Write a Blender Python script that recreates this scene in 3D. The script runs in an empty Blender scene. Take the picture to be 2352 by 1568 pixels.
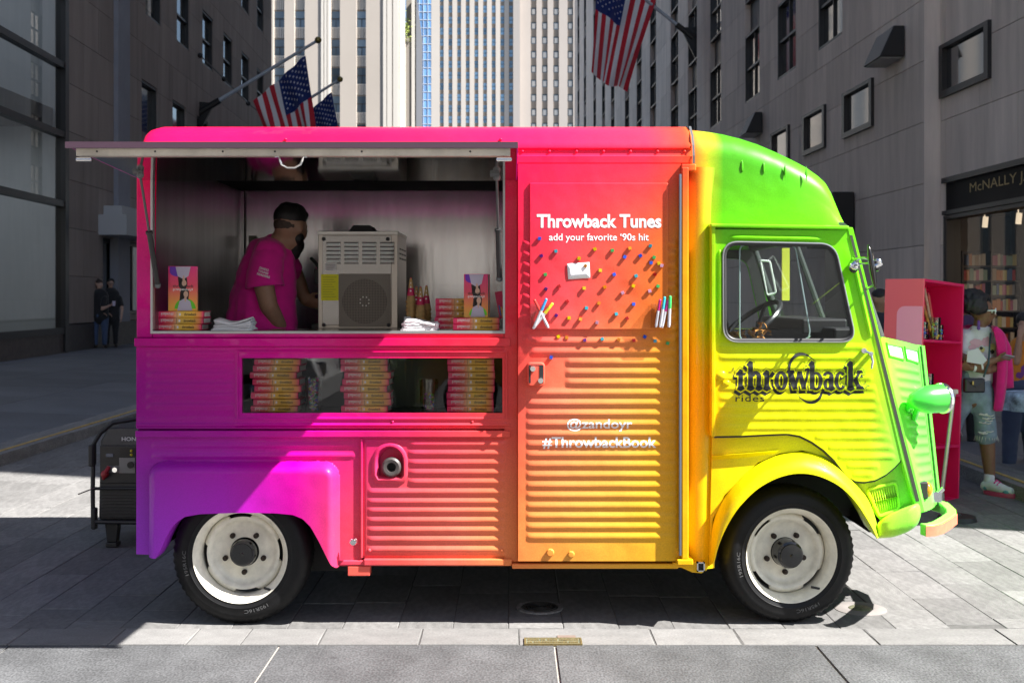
import bpy, bmesh, math, random
from mathutils import Vector, Matrix, noise as mnoise
random.seed(7)
SC = bpy.context.scene
COL = SC.collection
R = math.radians

# ------------------------------------------------------------------ camera, sky, sun, exposure
F, CX, HY, CZ = 2627.6, 1176.0, 681.7, 1.52      # lens measured off the photograph (2352 px wide)
def at(u, v, Y):                                  # point of the place seen at photo pixel u, v at the distance Y
    return Vector(((u - CX) / F * Y, Y, CZ - (v - HY) / F * Y))
cam = bpy.data.cameras.new('camera')
cam.sensor_width = 36.0
cam.lens = 36.0 * F / 2352
cam.shift_y = -(784 - HY) / 2352
cam.clip_start = 0.05
cam.clip_end = 3000
cam.dof.use_dof = True
cam.dof.focus_distance = 5.35
cam.dof.aperture_fstop = 6.3
camo = bpy.data.objects.new('camera', cam)
COL.objects.link(camo)
camo.location = (0, 0, CZ)
camo.rotation_euler = (R(90), 0, 0)
SC.camera = camo

SUN_D = Vector((-1.74, 0.56, -2.1)).normalized()   # where the sunlight travels
world = bpy.data.worlds.new('World')
SC.world = world
world.use_nodes = True
wn = world.node_tree
bg = wn.nodes['Background']
sky = wn.nodes.new('ShaderNodeTexSky')
sky.sky_type = 'NISHITA'
sky.sun_disc = False
to_sun = -SUN_D
sky.sun_elevation = math.asin(to_sun.z)
sky.sun_rotation = math.atan2(to_sun.x, to_sun.y)
wn.links.new(sky.outputs[0], bg.inputs[0])
bg.inputs[1].default_value = 0.05
sun = bpy.data.lights.new('sun', 'SUN')
sun.energy = 5.0
sun.angle = R(0.5)
sun.color = (1.0, 0.97, 0.925)
suno = bpy.data.objects.new('sun', sun)
COL.objects.link(suno)
suno.location = (20, -6, 26)
suno.rotation_euler = SUN_D.to_track_quat('-Z', 'Y').to_euler()
SC.view_settings.view_transform = 'Standard'
SC.view_settings.look = 'None'
SC.view_settings.gamma = 1.0
SC.view_settings.use_curve_mapping = False
SC.view_settings.exposure = 1.82
SC.render.engine = 'CYCLES'
SC.cycles.max_bounces = 7
SC.cycles.transparent_max_bounces = 12
SC.cycles.use_denoising = True

# ------------------------------------------------------------------ materials
def lin(c):
    if isinstance(c, (tuple, list)) and max(c) > 1.0:
        out = []
        for k in c[:3]:
            k = k / 255.0
            out.append(k / 12.92 if k <= 0.04045 else ((k + 0.055) / 1.055) ** 2.4)
        return tuple(out)
    return tuple(c[:3])
MATS = {}
def pm(name, col, rough=0.6, metal=0.0, nz=None, bump=None, coat=0.0, rand=0.0, spec=0.5, emit=None, stretch=None, sheen=0.0):
    """Principled material with noise in colour (nz = scale, amount), relief (bump = scale, strength, distance), per object tone."""
    if name in MATS:
        return MATS[name]
    m = bpy.data.materials.new(name)
    m.use_nodes = True
    nt = m.node_tree
    p = nt.nodes['Principled BSDF']
    c = lin(col)
    p.inputs['Base Color'].default_value = (*c, 1)
    p.inputs['Roughness'].default_value = rough
    p.inputs['Metallic'].default_value = metal
    p.inputs['Specular IOR Level'].default_value = spec
    if coat:
        p.inputs['Coat Weight'].default_value = coat
        p.inputs['Coat Roughness'].default_value = 0.08
    if sheen:
        p.inputs['Sheen Weight'].default_value = sheen
    if emit:
        p.inputs['Emission Color'].default_value = (*lin(emit[0]), 1)
        p.inputs['Emission Strength'].default_value = emit[1]
    tc = nt.nodes.new('ShaderNodeTexCoord')
    src = tc.outputs['Object']
    if stretch:
        mp = nt.nodes.new('ShaderNodeMapping')
        mp.inputs['Scale'].default_value = stretch
        nt.links.new(src, mp.inputs[0])
        src = mp.outputs[0]
    val = None
    if nz:
        n = nt.nodes.new('ShaderNodeTexNoise')
        n.inputs['Scale'].default_value = nz[0]
        n.inputs['Detail'].default_value = 6
        n.inputs['Roughness'].default_value = 0.65
        nt.links.new(src, n.inputs['Vector'])
        mr = nt.nodes.new('ShaderNodeMapRange')
        mr.inputs[1].default_value = 0.3
        mr.inputs[2].default_value = 0.7
        mr.inputs[3].default_value = 1 - nz[1]
        mr.inputs[4].default_value = 1 + nz[1]
        nt.links.new(n.outputs[0], mr.inputs[0])
        val = mr.outputs[0]
    if rand:
        oi = nt.nodes.new('ShaderNodeObjectInfo')
        mr = nt.nodes.new('ShaderNodeMapRange')
        mr.inputs[3].default_value = 1 - rand
        mr.inputs[4].default_value = 1 + rand
        nt.links.new(oi.outputs['Random'], mr.inputs[0])
        if val is None:
            val = mr.outputs[0]
        else:
            mu = nt.nodes.new('ShaderNodeMath')
            mu.operation = 'MULTIPLY'
            nt.links.new(val, mu.inputs[0])
            nt.links.new(mr.outputs[0], mu.inputs[1])
            val = mu.outputs[0]
    if val is not None:
        vm = nt.nodes.new('ShaderNodeVectorMath')
        vm.operation = 'SCALE'
        vm.inputs[0].default_value = c
        nt.links.new(val, vm.inputs['Scale'])
        nt.links.new(vm.outputs[0], p.inputs['Base Color'])
    if bump:
        n = nt.nodes.new('ShaderNodeTexNoise')
        n.inputs['Scale'].default_value = bump[0]
        n.inputs['Detail'].default_value = 4
        nt.links.new(src, n.inputs['Vector'])
        b = nt.nodes.new('ShaderNodeBump')
        b.inputs['Strength'].default_value = bump[1]
        b.inputs['Distance'].default_value = bump[2] if len(bump) > 2 else 0.01
        nt.links.new(n.outputs[0], b.inputs['Height'])
        nt.links.new(b.outputs[0], p.inputs['Normal'])
    MATS[name] = m
    return m
def glass(name, tint=(0.93, 0.95, 0.95), rough=0.01, boost=1.0, ior=1.5):
    """thin pane: clear, mirrors by Fresnel"""
    if name in MATS:
        return MATS[name]
    m = bpy.data.materials.new(name)
    m.use_nodes = True
    nt = m.node_tree
    nt.nodes.remove(nt.nodes['Principled BSDF'])
    out = nt.nodes['Material Output']
    tr = nt.nodes.new('ShaderNodeBsdfTransparent')
    tr.inputs[0].default_value = (*tint, 1)
    gl = nt.nodes.new('ShaderNodeBsdfGlossy')
    gl.inputs['Roughness'].default_value = rough
    fr = nt.nodes.new('ShaderNodeFresnel')
    fr.inputs[0].default_value = ior
    mu = nt.nodes.new('ShaderNodeMath')
    mu.operation = 'MULTIPLY'
    mu.use_clamp = True
    mu.inputs[1].default_value = boost
    nt.links.new(fr.outputs[0], mu.inputs[0])
    mx = nt.nodes.new('ShaderNodeMixShader')
    nt.links.new(mu.outputs[0], mx.inputs[0])
    nt.links.new(tr.outputs[0], mx.inputs[1])
    nt.links.new(gl.outputs[0], mx.inputs[2])
    nt.links.new(mx.outputs[0], out.inputs[0])
    MATS[name] = m
    return m

# ------------------------------------------------------------------ mesh collector
WLOC = {}
class MB:
    def __init__(s):
        s.v, s.f, s.m, s.k = [], [], [], 0
    def mat(s, k):
        s.k = k
        return s
    def add(s, vs, fs):
        b = len(s.v)
        s.v += [tuple(x) for x in vs]
        for f in fs:
            s.f.append(tuple(b + i for i in f))
            s.m.append(s.k)
        return s
    def box(s, x0, x1, y0, y1, z0, z1):
        vs = [(x, y, z) for x in (x0, x1) for y in (y0, y1) for z in (z0, z1)]
        return s.add(vs, [(0, 1, 3, 2), (4, 6, 7, 5), (0, 4, 5, 1), (2, 3, 7, 6), (0, 2, 6, 4), (1, 5, 7, 3)])
    def obox(s, c, size, rot=None):
        M = rot if rot is not None else Matrix.Identity(3)
        c = Vector(c)
        hx, hy, hz = size[0] / 2, size[1] / 2, size[2] / 2
        vs = [c + M @ Vector((x, y, z)) for x in (-hx, hx) for y in (-hy, hy) for z in (-hz, hz)]
        return s.add(vs, [(0, 1, 3, 2), (4, 6, 7, 5), (0, 4, 5, 1), (2, 3, 7, 6), (0, 2, 6, 4), (1, 5, 7, 3)])
    def cyl(s, p0, p1, r0, r1=None, n=16, caps=True):
        r1 = r0 if r1 is None else r1
        p0, p1 = Vector(p0), Vector(p1)
        q = (p1 - p0).normalized().to_track_quat('Z', 'Y').to_matrix()
        vs = []
        for p, r in ((p0, r0), (p1, r1)):
            for i in range(n):
                a = 2 * math.pi * i / n
                vs.append(p + q @ Vector((math.cos(a) * r, math.sin(a) * r, 0)))
        fs = [(i, (i + 1) % n, n + (i + 1) % n, n + i) for i in range(n)]
        if caps:
            fs += [tuple(range(n))[::-1], tuple(range(n, 2 * n))]
        return s.add(vs, fs)
    def tube(s, pts, r, n=8, closed=False):
        pts = [Vector(p) for p in pts]
        N = len(pts)
        rs = r if isinstance(r, (list, tuple)) else [r] * N
        vs, up = [], None
        for i, p in enumerate(pts):
            if closed:
                d = pts[(i + 1) % N] - pts[i - 1]
            else:
                d = pts[min(i + 1, N - 1)] - pts[max(i - 1, 0)]
            d.normalize()
            if up is None:
                up = d.orthogonal().normalized()
            a = (up - d * up.dot(d)).normalized()
            b = d.cross(a)
            up = a
            for k in range(n):
                t = 2 * math.pi * k / n
                vs.append(p + (a * math.cos(t) + b * math.sin(t)) * rs[i])
        fs = []
        for i in range(N if closed else N - 1):
            j = (i + 1) % N
            for k in range(n):
                fs.append((i * n + k, i * n + (k + 1) % n, j * n + (k + 1) % n, j * n + k))
        if not closed:
            fs += [tuple(range(n))[::-1], tuple(range((N - 1) * n, N * n))]
        return s.add(vs, fs)
    def lathe(s, prof, c, axis=(0, 0, 1), n=24):
        q = Vector(axis).normalized().to_track_quat('Z', 'Y').to_matrix()
        c = Vector(c)
        vs = []
        for r, h in prof:
            for i in range(n):
                a = 2 * math.pi * i / n
                vs.append(c + q @ Vector((math.cos(a) * r, math.sin(a) * r, h)))
        fs = []
        for j in range(len(prof) - 1):
            for i in range(n):
                fs.append((j * n + i, j * n + (i + 1) % n, (j + 1) * n + (i + 1) % n, (j + 1) * n + i))
        return s.add(vs, fs)
    def grid(s, rows, skip=None, wrap=False):
        """rows: list of lists of points"""
        n = len(rows[0])
        vs = [p for r in rows for p in r]
        fs = []
        for j in range(len(rows) - 1):
            for i in range(n - (0 if wrap else 1)):
                if skip and skip(j, i):
                    continue
                k = (i + 1) % n
                fs.append((j * n + i, j * n + k, (j + 1) * n + k, (j + 1) * n + i))
        return s.add(vs, fs)
    def ball(s, c, r, n=12, m=8, sc=(1, 1, 1), rot=None):
        c = Vector(c)
        vs = []
        for j in range(m + 1):
            t = math.pi * j / m
            for i in range(n):
                a = 2 * math.pi * i / n
                p = Vector((math.sin(t) * math.cos(a) * r * sc[0], math.sin(t) * math.sin(a) * r * sc[1], math.cos(t) * r * sc[2]))
                vs.append(c + (rot @ p if rot else p))
        fs = []
        for j in range(m):
            for i in range(n):
                fs.append((j * n + i, (j + 1) * n + i, (j + 1) * n + (i + 1) % n, j * n + (i + 1) % n))
        return s.add(vs, fs)
    def prism(s, poly, d, flat=False):
        """poly: 3-D points of a planar outline, d: vector of the thickness"""
        d = Vector(d)
        bm = bmesh.new()
        a = [bm.verts.new(p) for p in poly]
        es = [bm.edges.new((a[i], a[(i + 1) % len(a)])) for i in range(len(a))]
        bmesh.ops.triangle_fill(bm, use_beauty=True, edges=es)
        bm.verts.index_update()
        vs = [v.co.copy() for v in bm.verts]
        fs = [tuple(v.index for v in f.verts) for f in bm.faces]
        n = len(a)
        bm.free()
        if flat:
            return s.add(vs, fs)
        s.add(vs + [v + d for v in vs], fs + [tuple(i + len(vs) for i in f)[::-1] for f in fs] + [(i, (i + 1) % n, len(vs) + (i + 1) % n, len(vs) + i) for i in range(n)])
        return s
    def holed(s, outer, holes, d):
        """flat sheet with holes and thickness d"""
        d = Vector(d)
        bm = bmesh.new()
        es, loops = [], []
        for poly in [outer] + holes:
            a = [bm.verts.new(p) for p in poly]
            es += [bm.edges.new((a[i], a[(i + 1) % len(a)])) for i in range(len(a))]
            loops.append(len(a))
        bmesh.ops.triangle_fill(bm, use_beauty=True, edges=es)
        bm.verts.index_update()
        vs = [v.co.copy() for v in bm.verts]
        fs = [tuple(v.index for v in f.verts) for f in bm.faces]
        bm.free()
        N = len(vs)
        allf = fs + [tuple(i + N for i in f)[::-1] for f in fs]
        b = 0
        for n in loops:
            allf += [(b + i, b + (i + 1) % n, N + b + (i + 1) % n, N + b + i) for i in range(n)]
            b += n
        return s.add(vs + [v + d for v in vs], allf)
    def mesh(s, name, mats, org=(0, 0, 0), smooth=35, fixn=True):
        me = bpy.data.meshes.new(name)
        o = Vector(org)
        me.from_pydata([(p[0] - o.x, p[1] - o.y, p[2] - o.z) for p in s.v], [], s.f)
        for m in (mats if isinstance(mats, (list, tuple)) else [mats]):
            me.materials.append(m)
        me.polygons.foreach_set('material_index', s.m)
        if fixn:
            bm = bmesh.new()
            bm.from_mesh(me)
            bmesh.ops.remove_doubles(bm, verts=bm.verts, dist=1e-6)
            bmesh.ops.recalc_face_normals(bm, faces=bm.faces)
            bm.to_mesh(me)
            bm.free()
        if smooth:
            me.polygons.foreach_set('use_smooth', [True] * len(me.polygons))
            if smooth < 180:
                me.set_sharp_from_angle(angle=R(smooth))
        me.update()
        return me
def bevel(o, w, seg=2):
    b = o.modifiers.new('bevel', 'BEVEL')
    b.width = w
    b.segments = seg
    b.limit_method = 'ANGLE'
    b.angle_limit = R(40)
    return o
def part(name, mb, mats, parent, smooth=35, bev=0, label=None, kind=None, local=False, fixn=True):
    """one mesh object that is a part (or sub-part) of its parent; points in the place unless local"""
    org = (0, 0, 0) if local else WLOC.get(parent.name, Vector())
    o = bpy.data.objects.new(name, mb.mesh(name, mats, org, smooth, fixn))
    COL.objects.link(o)
    o.parent = parent
    WLOC[o.name] = WLOC.get(parent.name, Vector())
    if bev:
        bevel(o, bev)
    if label:
        o['label'] = label
    if kind:
        o['kind'] = kind
    return o
def thing(name, label, cat, loc=(0, 0, 0), group=None, rot=(0, 0, 0)):
    o = bpy.data.objects.new(name, None)
    o.empty_display_size = 0.1
    COL.objects.link(o)
    o.location = loc
    o.rotation_euler = rot
    o['label'] = label
    o['category'] = cat
    if group:
        o['group'] = group
    WLOC[o.name] = Vector(loc)
    return o
def solo(name, mb, mats, label, cat, loc=(0, 0, 0), group=None, smooth=35, bev=0, local=False, rot=(0, 0, 0)):
    """a thing that is one mesh"""
    o = bpy.data.objects.new(name, mb.mesh(name, mats, (0, 0, 0) if local else loc, smooth))
    COL.objects.link(o)
    o.location = loc
    o.rotation_euler = rot
    o['label'] = label
    o['category'] = cat
    if group:
        o['group'] = group
    WLOC[o.name] = Vector(loc)
    if bev:
        bevel(o, bev)
    return o
def struct(name, mb, mats, smooth=35):
    o = bpy.data.objects.new(name, mb.mesh(name, mats, (0, 0, 0), smooth))
    COL.objects.link(o)
    o['kind'] = 'structure'
    WLOC[o.name] = Vector()
    return o
def piece(name, me, parent, loc, scale=(1, 1, 1), rot=(0, 0, 0)):
    """a part that shares mesh data with its likes; loc in the place"""
    o = bpy.data.objects.new(name, me)
    COL.objects.link(o)
    o.parent = parent
    o.location = Vector(loc) - WLOC.get(parent.name, Vector())
    o.scale = scale
    o.rotation_euler = rot
    WLOC[o.name] = Vector(loc)
    return o
def copy_tree(o, parent=None):
    c = o.copy()
    COL.objects.link(c)
    if parent:
        c.parent = parent
    for ch in list(o.children):
        copy_tree(ch, c)
    return c
def dup(o, loc, label, rot=None, group=None):
    c = copy_tree(o)
    c.location = loc
    if rot is not None:
        c.rotation_euler = rot
    c['label'] = label
    if group:
        c['group'] = group
    WLOC[c.name] = Vector(loc)
    return c
ORD = ['first', 'second', 'third', 'fourth', 'fifth', 'sixth', 'seventh', 'eighth', 'ninth', 'tenth', 'eleventh', 'twelfth', 'thirteenth', 'fourteenth', 'fifteenth', 'sixteenth', 'seventeenth', 'eighteenth']

# ------------------------------------------------------------------ lettering
def text_geo(body, size=1.0, off=0.0, shear=0.0, spacing=1.0, align='LEFT'):
    cu = bpy.data.curves.new('lettering', 'FONT')
    cu.body = body
    cu.size = size
    cu.offset = off
    cu.shear = shear
    cu.space_character = spacing
    cu.align_x = align
    cu.resolution_u = 3
    o = bpy.data.objects.new('lettering', cu)
    COL.objects.link(o)
    dg = bpy.context.evaluated_depsgraph_get()
    me = bpy.data.meshes.new_from_object(o.evaluated_get(dg))
    vs = [(v.co.x, v.co.y) for v in me.vertices]
    fs = [tuple(p.vertices) for p in me.polygons]
    bpy.data.objects.remove(o)
    bpy.data.curves.remove(cu)
    bpy.data.meshes.remove(me)
    return vs, fs
def fit(vs, x0, x1, z0, z1):
    """scale lettering so that its box fills x0..x1, z0..z1"""
    ax, bx = min(p[0] for p in vs), max(p[0] for p in vs)
    ay, by = min(p[1] for p in vs), max(p[1] for p in vs)
    return [(x0 + (p[0] - ax) / (bx - ax) * (x1 - x0), z0 + (p[1] - ay) / (by - ay) * (z1 - z0)) for p in vs]
def conform(vs, fs, fn, step=0.006):
    """cut flat lettering (x, z) into thin bands and lay it on the relief y = fn(x, z)"""
    bm = bmesh.new()
    vv = [bm.verts.new((p[0], 0, p[1])) for p in vs]
    for f in fs:
        try:
            bm.faces.new([vv[i] for i in f])
        except ValueError:
            pass
    z0, z1 = min(p[1] for p in vs), max(p[1] for p in vs)
    z = z0 + step
    while z < z1:
        bmesh.ops.bisect_plane(bm, geom=bm.verts[:] + bm.edges[:] + bm.faces[:], plane_co=(0, 0, z), plane_no=(0, 0, 1))
        z += step
    bm.verts.index_update()
    out = [(v.co.x, fn(v.co.x, v.co.z), v.co.z) for v in bm.verts]
    ff = [tuple(v.index for v in f.verts) for f in bm.faces]
    bm.free()
    return out, ff
def letters(mb, body, x0, x1, z0, z1, y, off=0.0, shear=0.0, spacing=1.0):
    vs, fs = text_geo(body, 1.0, off, shear, spacing)
    vs = fit(vs, x0, x1, z0, z1)
    mb.add([(p[0], y, p[1]) for p in vs], fs)
    return mb
# ------------------------------------------------------------------ the ground
M_paver = pm('granite_paver', (0.156, 0.152, 0.148), 0.75, nz=(2.2, 0.16), bump=(60, 0.35, 0.004), rand=0.19)
M_border = pm('pale_border_stone', (0.174, 0.170, 0.165), 0.75, nz=(3, 0.13), bump=(70, 0.3, 0.004), rand=0.09)
M_brownstone = pm('brown_paver', (0.17, 0.125, 0.10), 0.8, nz=(5, 0.2))
M_joint = pm('dark_joint_mortar', (0.085, 0.083, 0.08), 0.9, nz=(20, 0.3))
M_slab = pm('flamed_granite_slab', (0.083, 0.0845, 0.087), 0.7, nz=(2.6, 0.26), bump=(90, 0.5, 0.004), rand=0.06)
M_walkslab = pm('sidewalk_slab', (0.13, 0.135, 0.145), 0.6, nz=(1.1, 0.12), bump=(40, 0.3, 0.004), rand=0.12)
M_mortar = pm('pale_mortar', (0.30, 0.28, 0.25), 0.9, nz=(14, 0.2))
M_kerb = pm('kerb_granite', (0.19, 0.185, 0.18), 0.7, nz=(6, 0.3), bump=(50, 0.4, 0.004), rand=0.1)
M_yellow = pm('worn_yellow_paint', (0.45, 0.30, 0.08), 0.7, nz=(9, 0.3))
# fine speckle for the flamed granite
def speckle(m, scale, amt):
    nt = m.node_tree
    p = nt.nodes['Principled BSDF']
    old = p.inputs['Base Color'].links[0].from_socket
    tc = nt.nodes.new('ShaderNodeTexCoord')
    n = nt.nodes.new('ShaderNodeTexNoise')
    n.inputs['Scale'].default_value = scale
    n.inputs['Detail'].default_value = 2
    nt.links.new(tc.outputs['Object'], n.inputs['Vector'])
    mr = nt.nodes.new('ShaderNodeMapRange')
    mr.inputs[1].default_value, mr.inputs[2].default_value = 0.35, 0.65
    mr.inputs[3].default_value, mr.inputs[4].default_value = 1 - amt, 1 + amt
    nt.links.new(n.outputs[0], mr.inputs[0])
    vm = nt.nodes.new('ShaderNodeVectorMath')
    vm.operation = 'SCALE'
    nt.links.new(old, vm.inputs[0])
    nt.links.new(mr.outputs[0], vm.inputs['Scale'])
    nt.links.new(vm.outputs[0], p.inputs['Base Color'])
speckle(M_slab, 130, 0.30)
speckle(M_kerb, 90, 0.25)
speckle(M_paver, 70, 0.10)
speckle(M_walkslab, 60, 0.12)
speckle(M_paver, 9, 0.10)
speckle(M_slab, 7, 0.10)
speckle(M_border, 40, 0.12)

def stains(m, amp=.14, spots=.5, sc=.9):
    """wear that lies on the ground whatever stone it crosses: blotches, and small dark spots of gum"""
    nt = m.node_tree
    p = nt.nodes['Principled BSDF']
    p.inputs['Specular IOR Level'].default_value = .25
    old = p.inputs['Base Color'].links[0].from_socket
    g = nt.nodes.new('ShaderNodeNewGeometry')
    n = nt.nodes.new('ShaderNodeTexNoise'); n.inputs['Scale'].default_value = sc; n.inputs['Detail'].default_value = 7; n.inputs['Roughness'].default_value = .7
    nt.links.new(g.outputs['Position'], n.inputs['Vector'])
    mr = nt.nodes.new('ShaderNodeMapRange')
    mr.inputs[1].default_value, mr.inputs[2].default_value, mr.inputs[3].default_value, mr.inputs[4].default_value = .3, .7, 1 - amp, 1 + amp
    nt.links.new(n.outputs[0], mr.inputs[0])
    v = nt.nodes.new('ShaderNodeTexVoronoi'); v.inputs['Scale'].default_value = 2.6
    nt.links.new(g.outputs['Position'], v.inputs['Vector'])
    sp = nt.nodes.new('ShaderNodeMapRange')
    sp.inputs[1].default_value, sp.inputs[2].default_value, sp.inputs[3].default_value, sp.inputs[4].default_value = .035, .06, 1 - spots * .6, 1
    nt.links.new(v.outputs['Distance'], sp.inputs[0])
    mu = nt.nodes.new('ShaderNodeMath'); mu.operation = 'MULTIPLY'
    nt.links.new(mr.outputs[0], mu.inputs[0]); nt.links.new(sp.outputs[0], mu.inputs[1])
    vm = nt.nodes.new('ShaderNodeVectorMath'); vm.operation = 'SCALE'
    nt.links.new(old, vm.inputs[0]); nt.links.new(mu.outputs[0], vm.inputs['Scale'])
    nt.links.new(vm.outputs[0], p.inputs['Base Color'])
stains(M_paver); stains(M_slab, .2, .45, 1.6); stains(M_border, .12, .4, 2.5); stains(M_walkslab, .12, .5); stains(M_kerb, .15, .0, 2)
XL, XR = -4.6, 3.8                    # the kerbs of the street
b = MB()
b.box(-420, 420, -120, 900, -0.5, -0.032)
ground = struct('ground', b, pm('dark_ground', (0.11, 0.11, 0.115), 0.8, nz=(0.6, 0.2)), 0)
b = MB()
b.box(XL, XR, 5.0, 120, -0.031, -0.004)
road = struct('road', b, M_joint, 0)
# one bevelled unit stone, shared by all pavers (scaled)
def unit_stone(name, mat, ch=0.03, wob=0.0, seed=0, h=0.03):
    rnd = random.Random(seed)
    bb = MB()
    def ring(inset, z):
        pts = []
        for sx, sy in ((-1, -1), (1, -1), (1, 1), (-1, 1)):
            pts.append((sx * (0.5 - inset) + rnd.uniform(-wob, wob), sy * (0.5 - inset * 0.5) + rnd.uniform(-wob, wob) * .6, z))
        return pts
    bb.grid([ring(0, -h), ring(0, -0.003), ring(ch * .5, 0.0)], wrap=True)
    n = len(bb.v)
    bb.f.append((n - 4, n - 3, n - 2, n - 1))
    bb.m.append(0)
    return bb.mesh(name, mat, smooth=0)
stones = [unit_stone('paver', M_paver, 0.022, 0.008, i) for i in range(4)]
cand = []
W = 0.262
nx = int((XR - XL) / W) + 1
for i in range(nx):
    x = XL + (i + 0.5) * (XR - XL) / nx
    y = 5.253 - random.uniform(0.0, 0.5)
    while y < 20:
        L = random.choice((0.46, 0.56, 0.66, 0.8))
        y0 = max(y, 5.253)
        if y + L - y0 > 0.08:
            cand.append((y0, x, (y + L + y0) / 2, y + L - y0))
        y += L
inview = [c for c in cand if abs(c[1]) < 0.4475 * c[2] + 0.2]
def hidden(c):                                    # behind the van's body as seen from the photograph's place
    return c[2] > 6.9 and -1.70 < c[1] * 5.3 / c[2] < 1.55
vis = sorted([c for c in inview if not hidden(c)])
near = vis[:262]
rest = [c for c in cand if c not in set(near)]
wpav = (XR - XL) / nx
for k, c in enumerate(near):
    o = piece('paver', stones[k % 4], road, (c[1], c[2], random.uniform(-0.0025, 0.001)), (wpav - 0.0035, c[3] - 0.004, 1))
b = MB()
for c in rest:
    hw, hl, z = (wpav - 0.0035) / 2, (c[3] - 0.004) / 2, random.uniform(-0.002, 0.001)
    b.box(c[1] - hw, c[1] + hw, c[2] - hl, c[2] + hl, -0.02, z)
part('paving', b, M_paver, road, 0, kind='stuff')
# border course of paler stones along the street's near edge
x = -3.05
bstones = [unit_stone('border_stone', M_border, 0.015, 0.004, 10 + i) for i in range(3)]
k = 0
while x < 3.2:
    L = random.choice((0.24, 0.34, 0.38, 0.44, 0.6))
    piece('border_stone', bstones[k % 3], road, (x + L / 2, 5.127, random.uniform(-0.001, 0.001)), (L - 0.006, 0.238, 1))
    x += L
    k += 1
# the near pavement: wide granite slabs with pale joints
b = MB()
b.box(-9, 9, -30, 4.998, -0.031, -0.008)
pave = struct('pavement', b, M_mortar, 0)
us = unit_stone('paving_slab', M_slab, 0.002, 0, 3)
xs = [-3.36, -2.19, -1.016, 0.188, 1.325, 2.5, 3.68]
for i in range(len(xs) - 1):
    piece('paving_slab', us, pave, ((xs[i] + xs[i + 1]) / 2, 3.99, 0.0005 * (i % 2)), (xs[i + 1] - xs[i] - 0.012, 2.008, 1))
    piece('paving_slab', us, pave, ((xs[i] + xs[i + 1]) / 2, 1.9, 0.0), (xs[i + 1] - xs[i] - 0.012, 2.15, 1))
b = MB()
for i in range(14):
    for j in range(16):
        b.box(-8.4 + i * 1.2 + .006, -7.2 + i * 1.2 - .006, 0.81 - 1.9 * (j + 1) + .006, 0.81 - 1.9 * j - .006, -0.02, 0)
part('paving', b, M_slab, pave, 0, kind='stuff')

# left sidewalk: slopes up from the kerb to the shop fronts
def side_walk(name, xk, xw, zk, zw, y0, y1, n, dl):
    b = MB()
    b.add([(xk, y0, zk - .006), (xw, y0, zw - .006), (xw, y1, zw - .006), (xk, y1, zk - .006), (xk, y0, -.03), (xw, y0, -.03), (xw, y1, -.03), (xk, y1, -.03)],
          [(0, 1, 2, 3), (0, 4, 5, 1), (1, 5, 6, 2), (2, 6, 7, 3), (3, 7, 4, 0)])
    s = struct(name, b, M_joint, 0)
    u = unit_stone('sidewalk_slab', M_walkslab, 0.004, 0, 5)
    w = (xw - xk) / n
    ang = math.atan2(zw - zk, xw - xk)
    if xw < xk:
        ang = math.atan2(zw - zk, xk - xw)
    cnt = 0
    bb = MB()
    for j in range(int((y1 - y0) / dl)):
        for i in range(n):
            cx, cy = xk + (i + .5) * w, y0 + (j + .5) * dl + (0.3 * (i % 2))
            cz = zk + (zw - zk) * (i + .5) / n
            if cnt < 140 and j * dl + y0 < 32:
                piece('sidewalk_slab', u, s, (cx, cy, cz), (abs(w) - .012, dl - .012, 1), (0, ang if xw < xk else -ang, 0))
                cnt += 1
            else:
                hw, hl = abs(w) / 2 - .006, dl / 2 - .006
                t = (zw - zk) / (xw - xk) * hw
                bb.add([(cx - hw, cy - hl, cz - t), (cx + hw, cy - hl, cz + t), (cx + hw, cy + hl, cz + t), (cx - hw, cy + hl, cz - t)], [(0, 1, 2, 3)])
    if bb.f:
        part('paving', bb, M_walkslab, s, 0, kind='stuff', fixn=False)
    return s
lw = side_walk('left_sidewalk', XL - 0.36, -12.6, 0.105, 0.34, 6.0, 60, 5, 1.55)
rw = side_walk('right_sidewalk', XR + 0.36, 9.2, 0.105, 0.17, 6.0, 60, 4, 1.4)
def kerb(name, x0, x1, lane, y0, y1, side):
    b = MB()
    b.box(x0, x1, y0, y1, -0.03, 0.06)
    s = struct(name, b, M_joint, 0)
    bb = MB()
    bb.box(-.5, .5, -.5, .5, -.15, 0)
    me = bb.mesh('kerb_stone', M_kerb, smooth=0)
    y = y0
    while y < y1:
        L = random.uniform(1.5, 2.1)
        piece('kerb_stone', me, s, ((x0 + x1) / 2, y + L / 2, 0.105 + random.uniform(-.002, .002)), (abs(x1 - x0) + .012, L - .012, 0.8))
        y += L
    b = MB()
    b.box(lane - .018, lane + .018, y0, y1, 0.1, 0.1115)
    part('yellow_line', b, M_yellow, s, 0)
    return s
kerb('left_kerb', XL - 0.36, XL, XL - 0.10, 6.0, 40, -1)
kerb('right_kerb', XR, XR + 0.36, XR + 0.10, 6.0, 40, 1)

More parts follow.
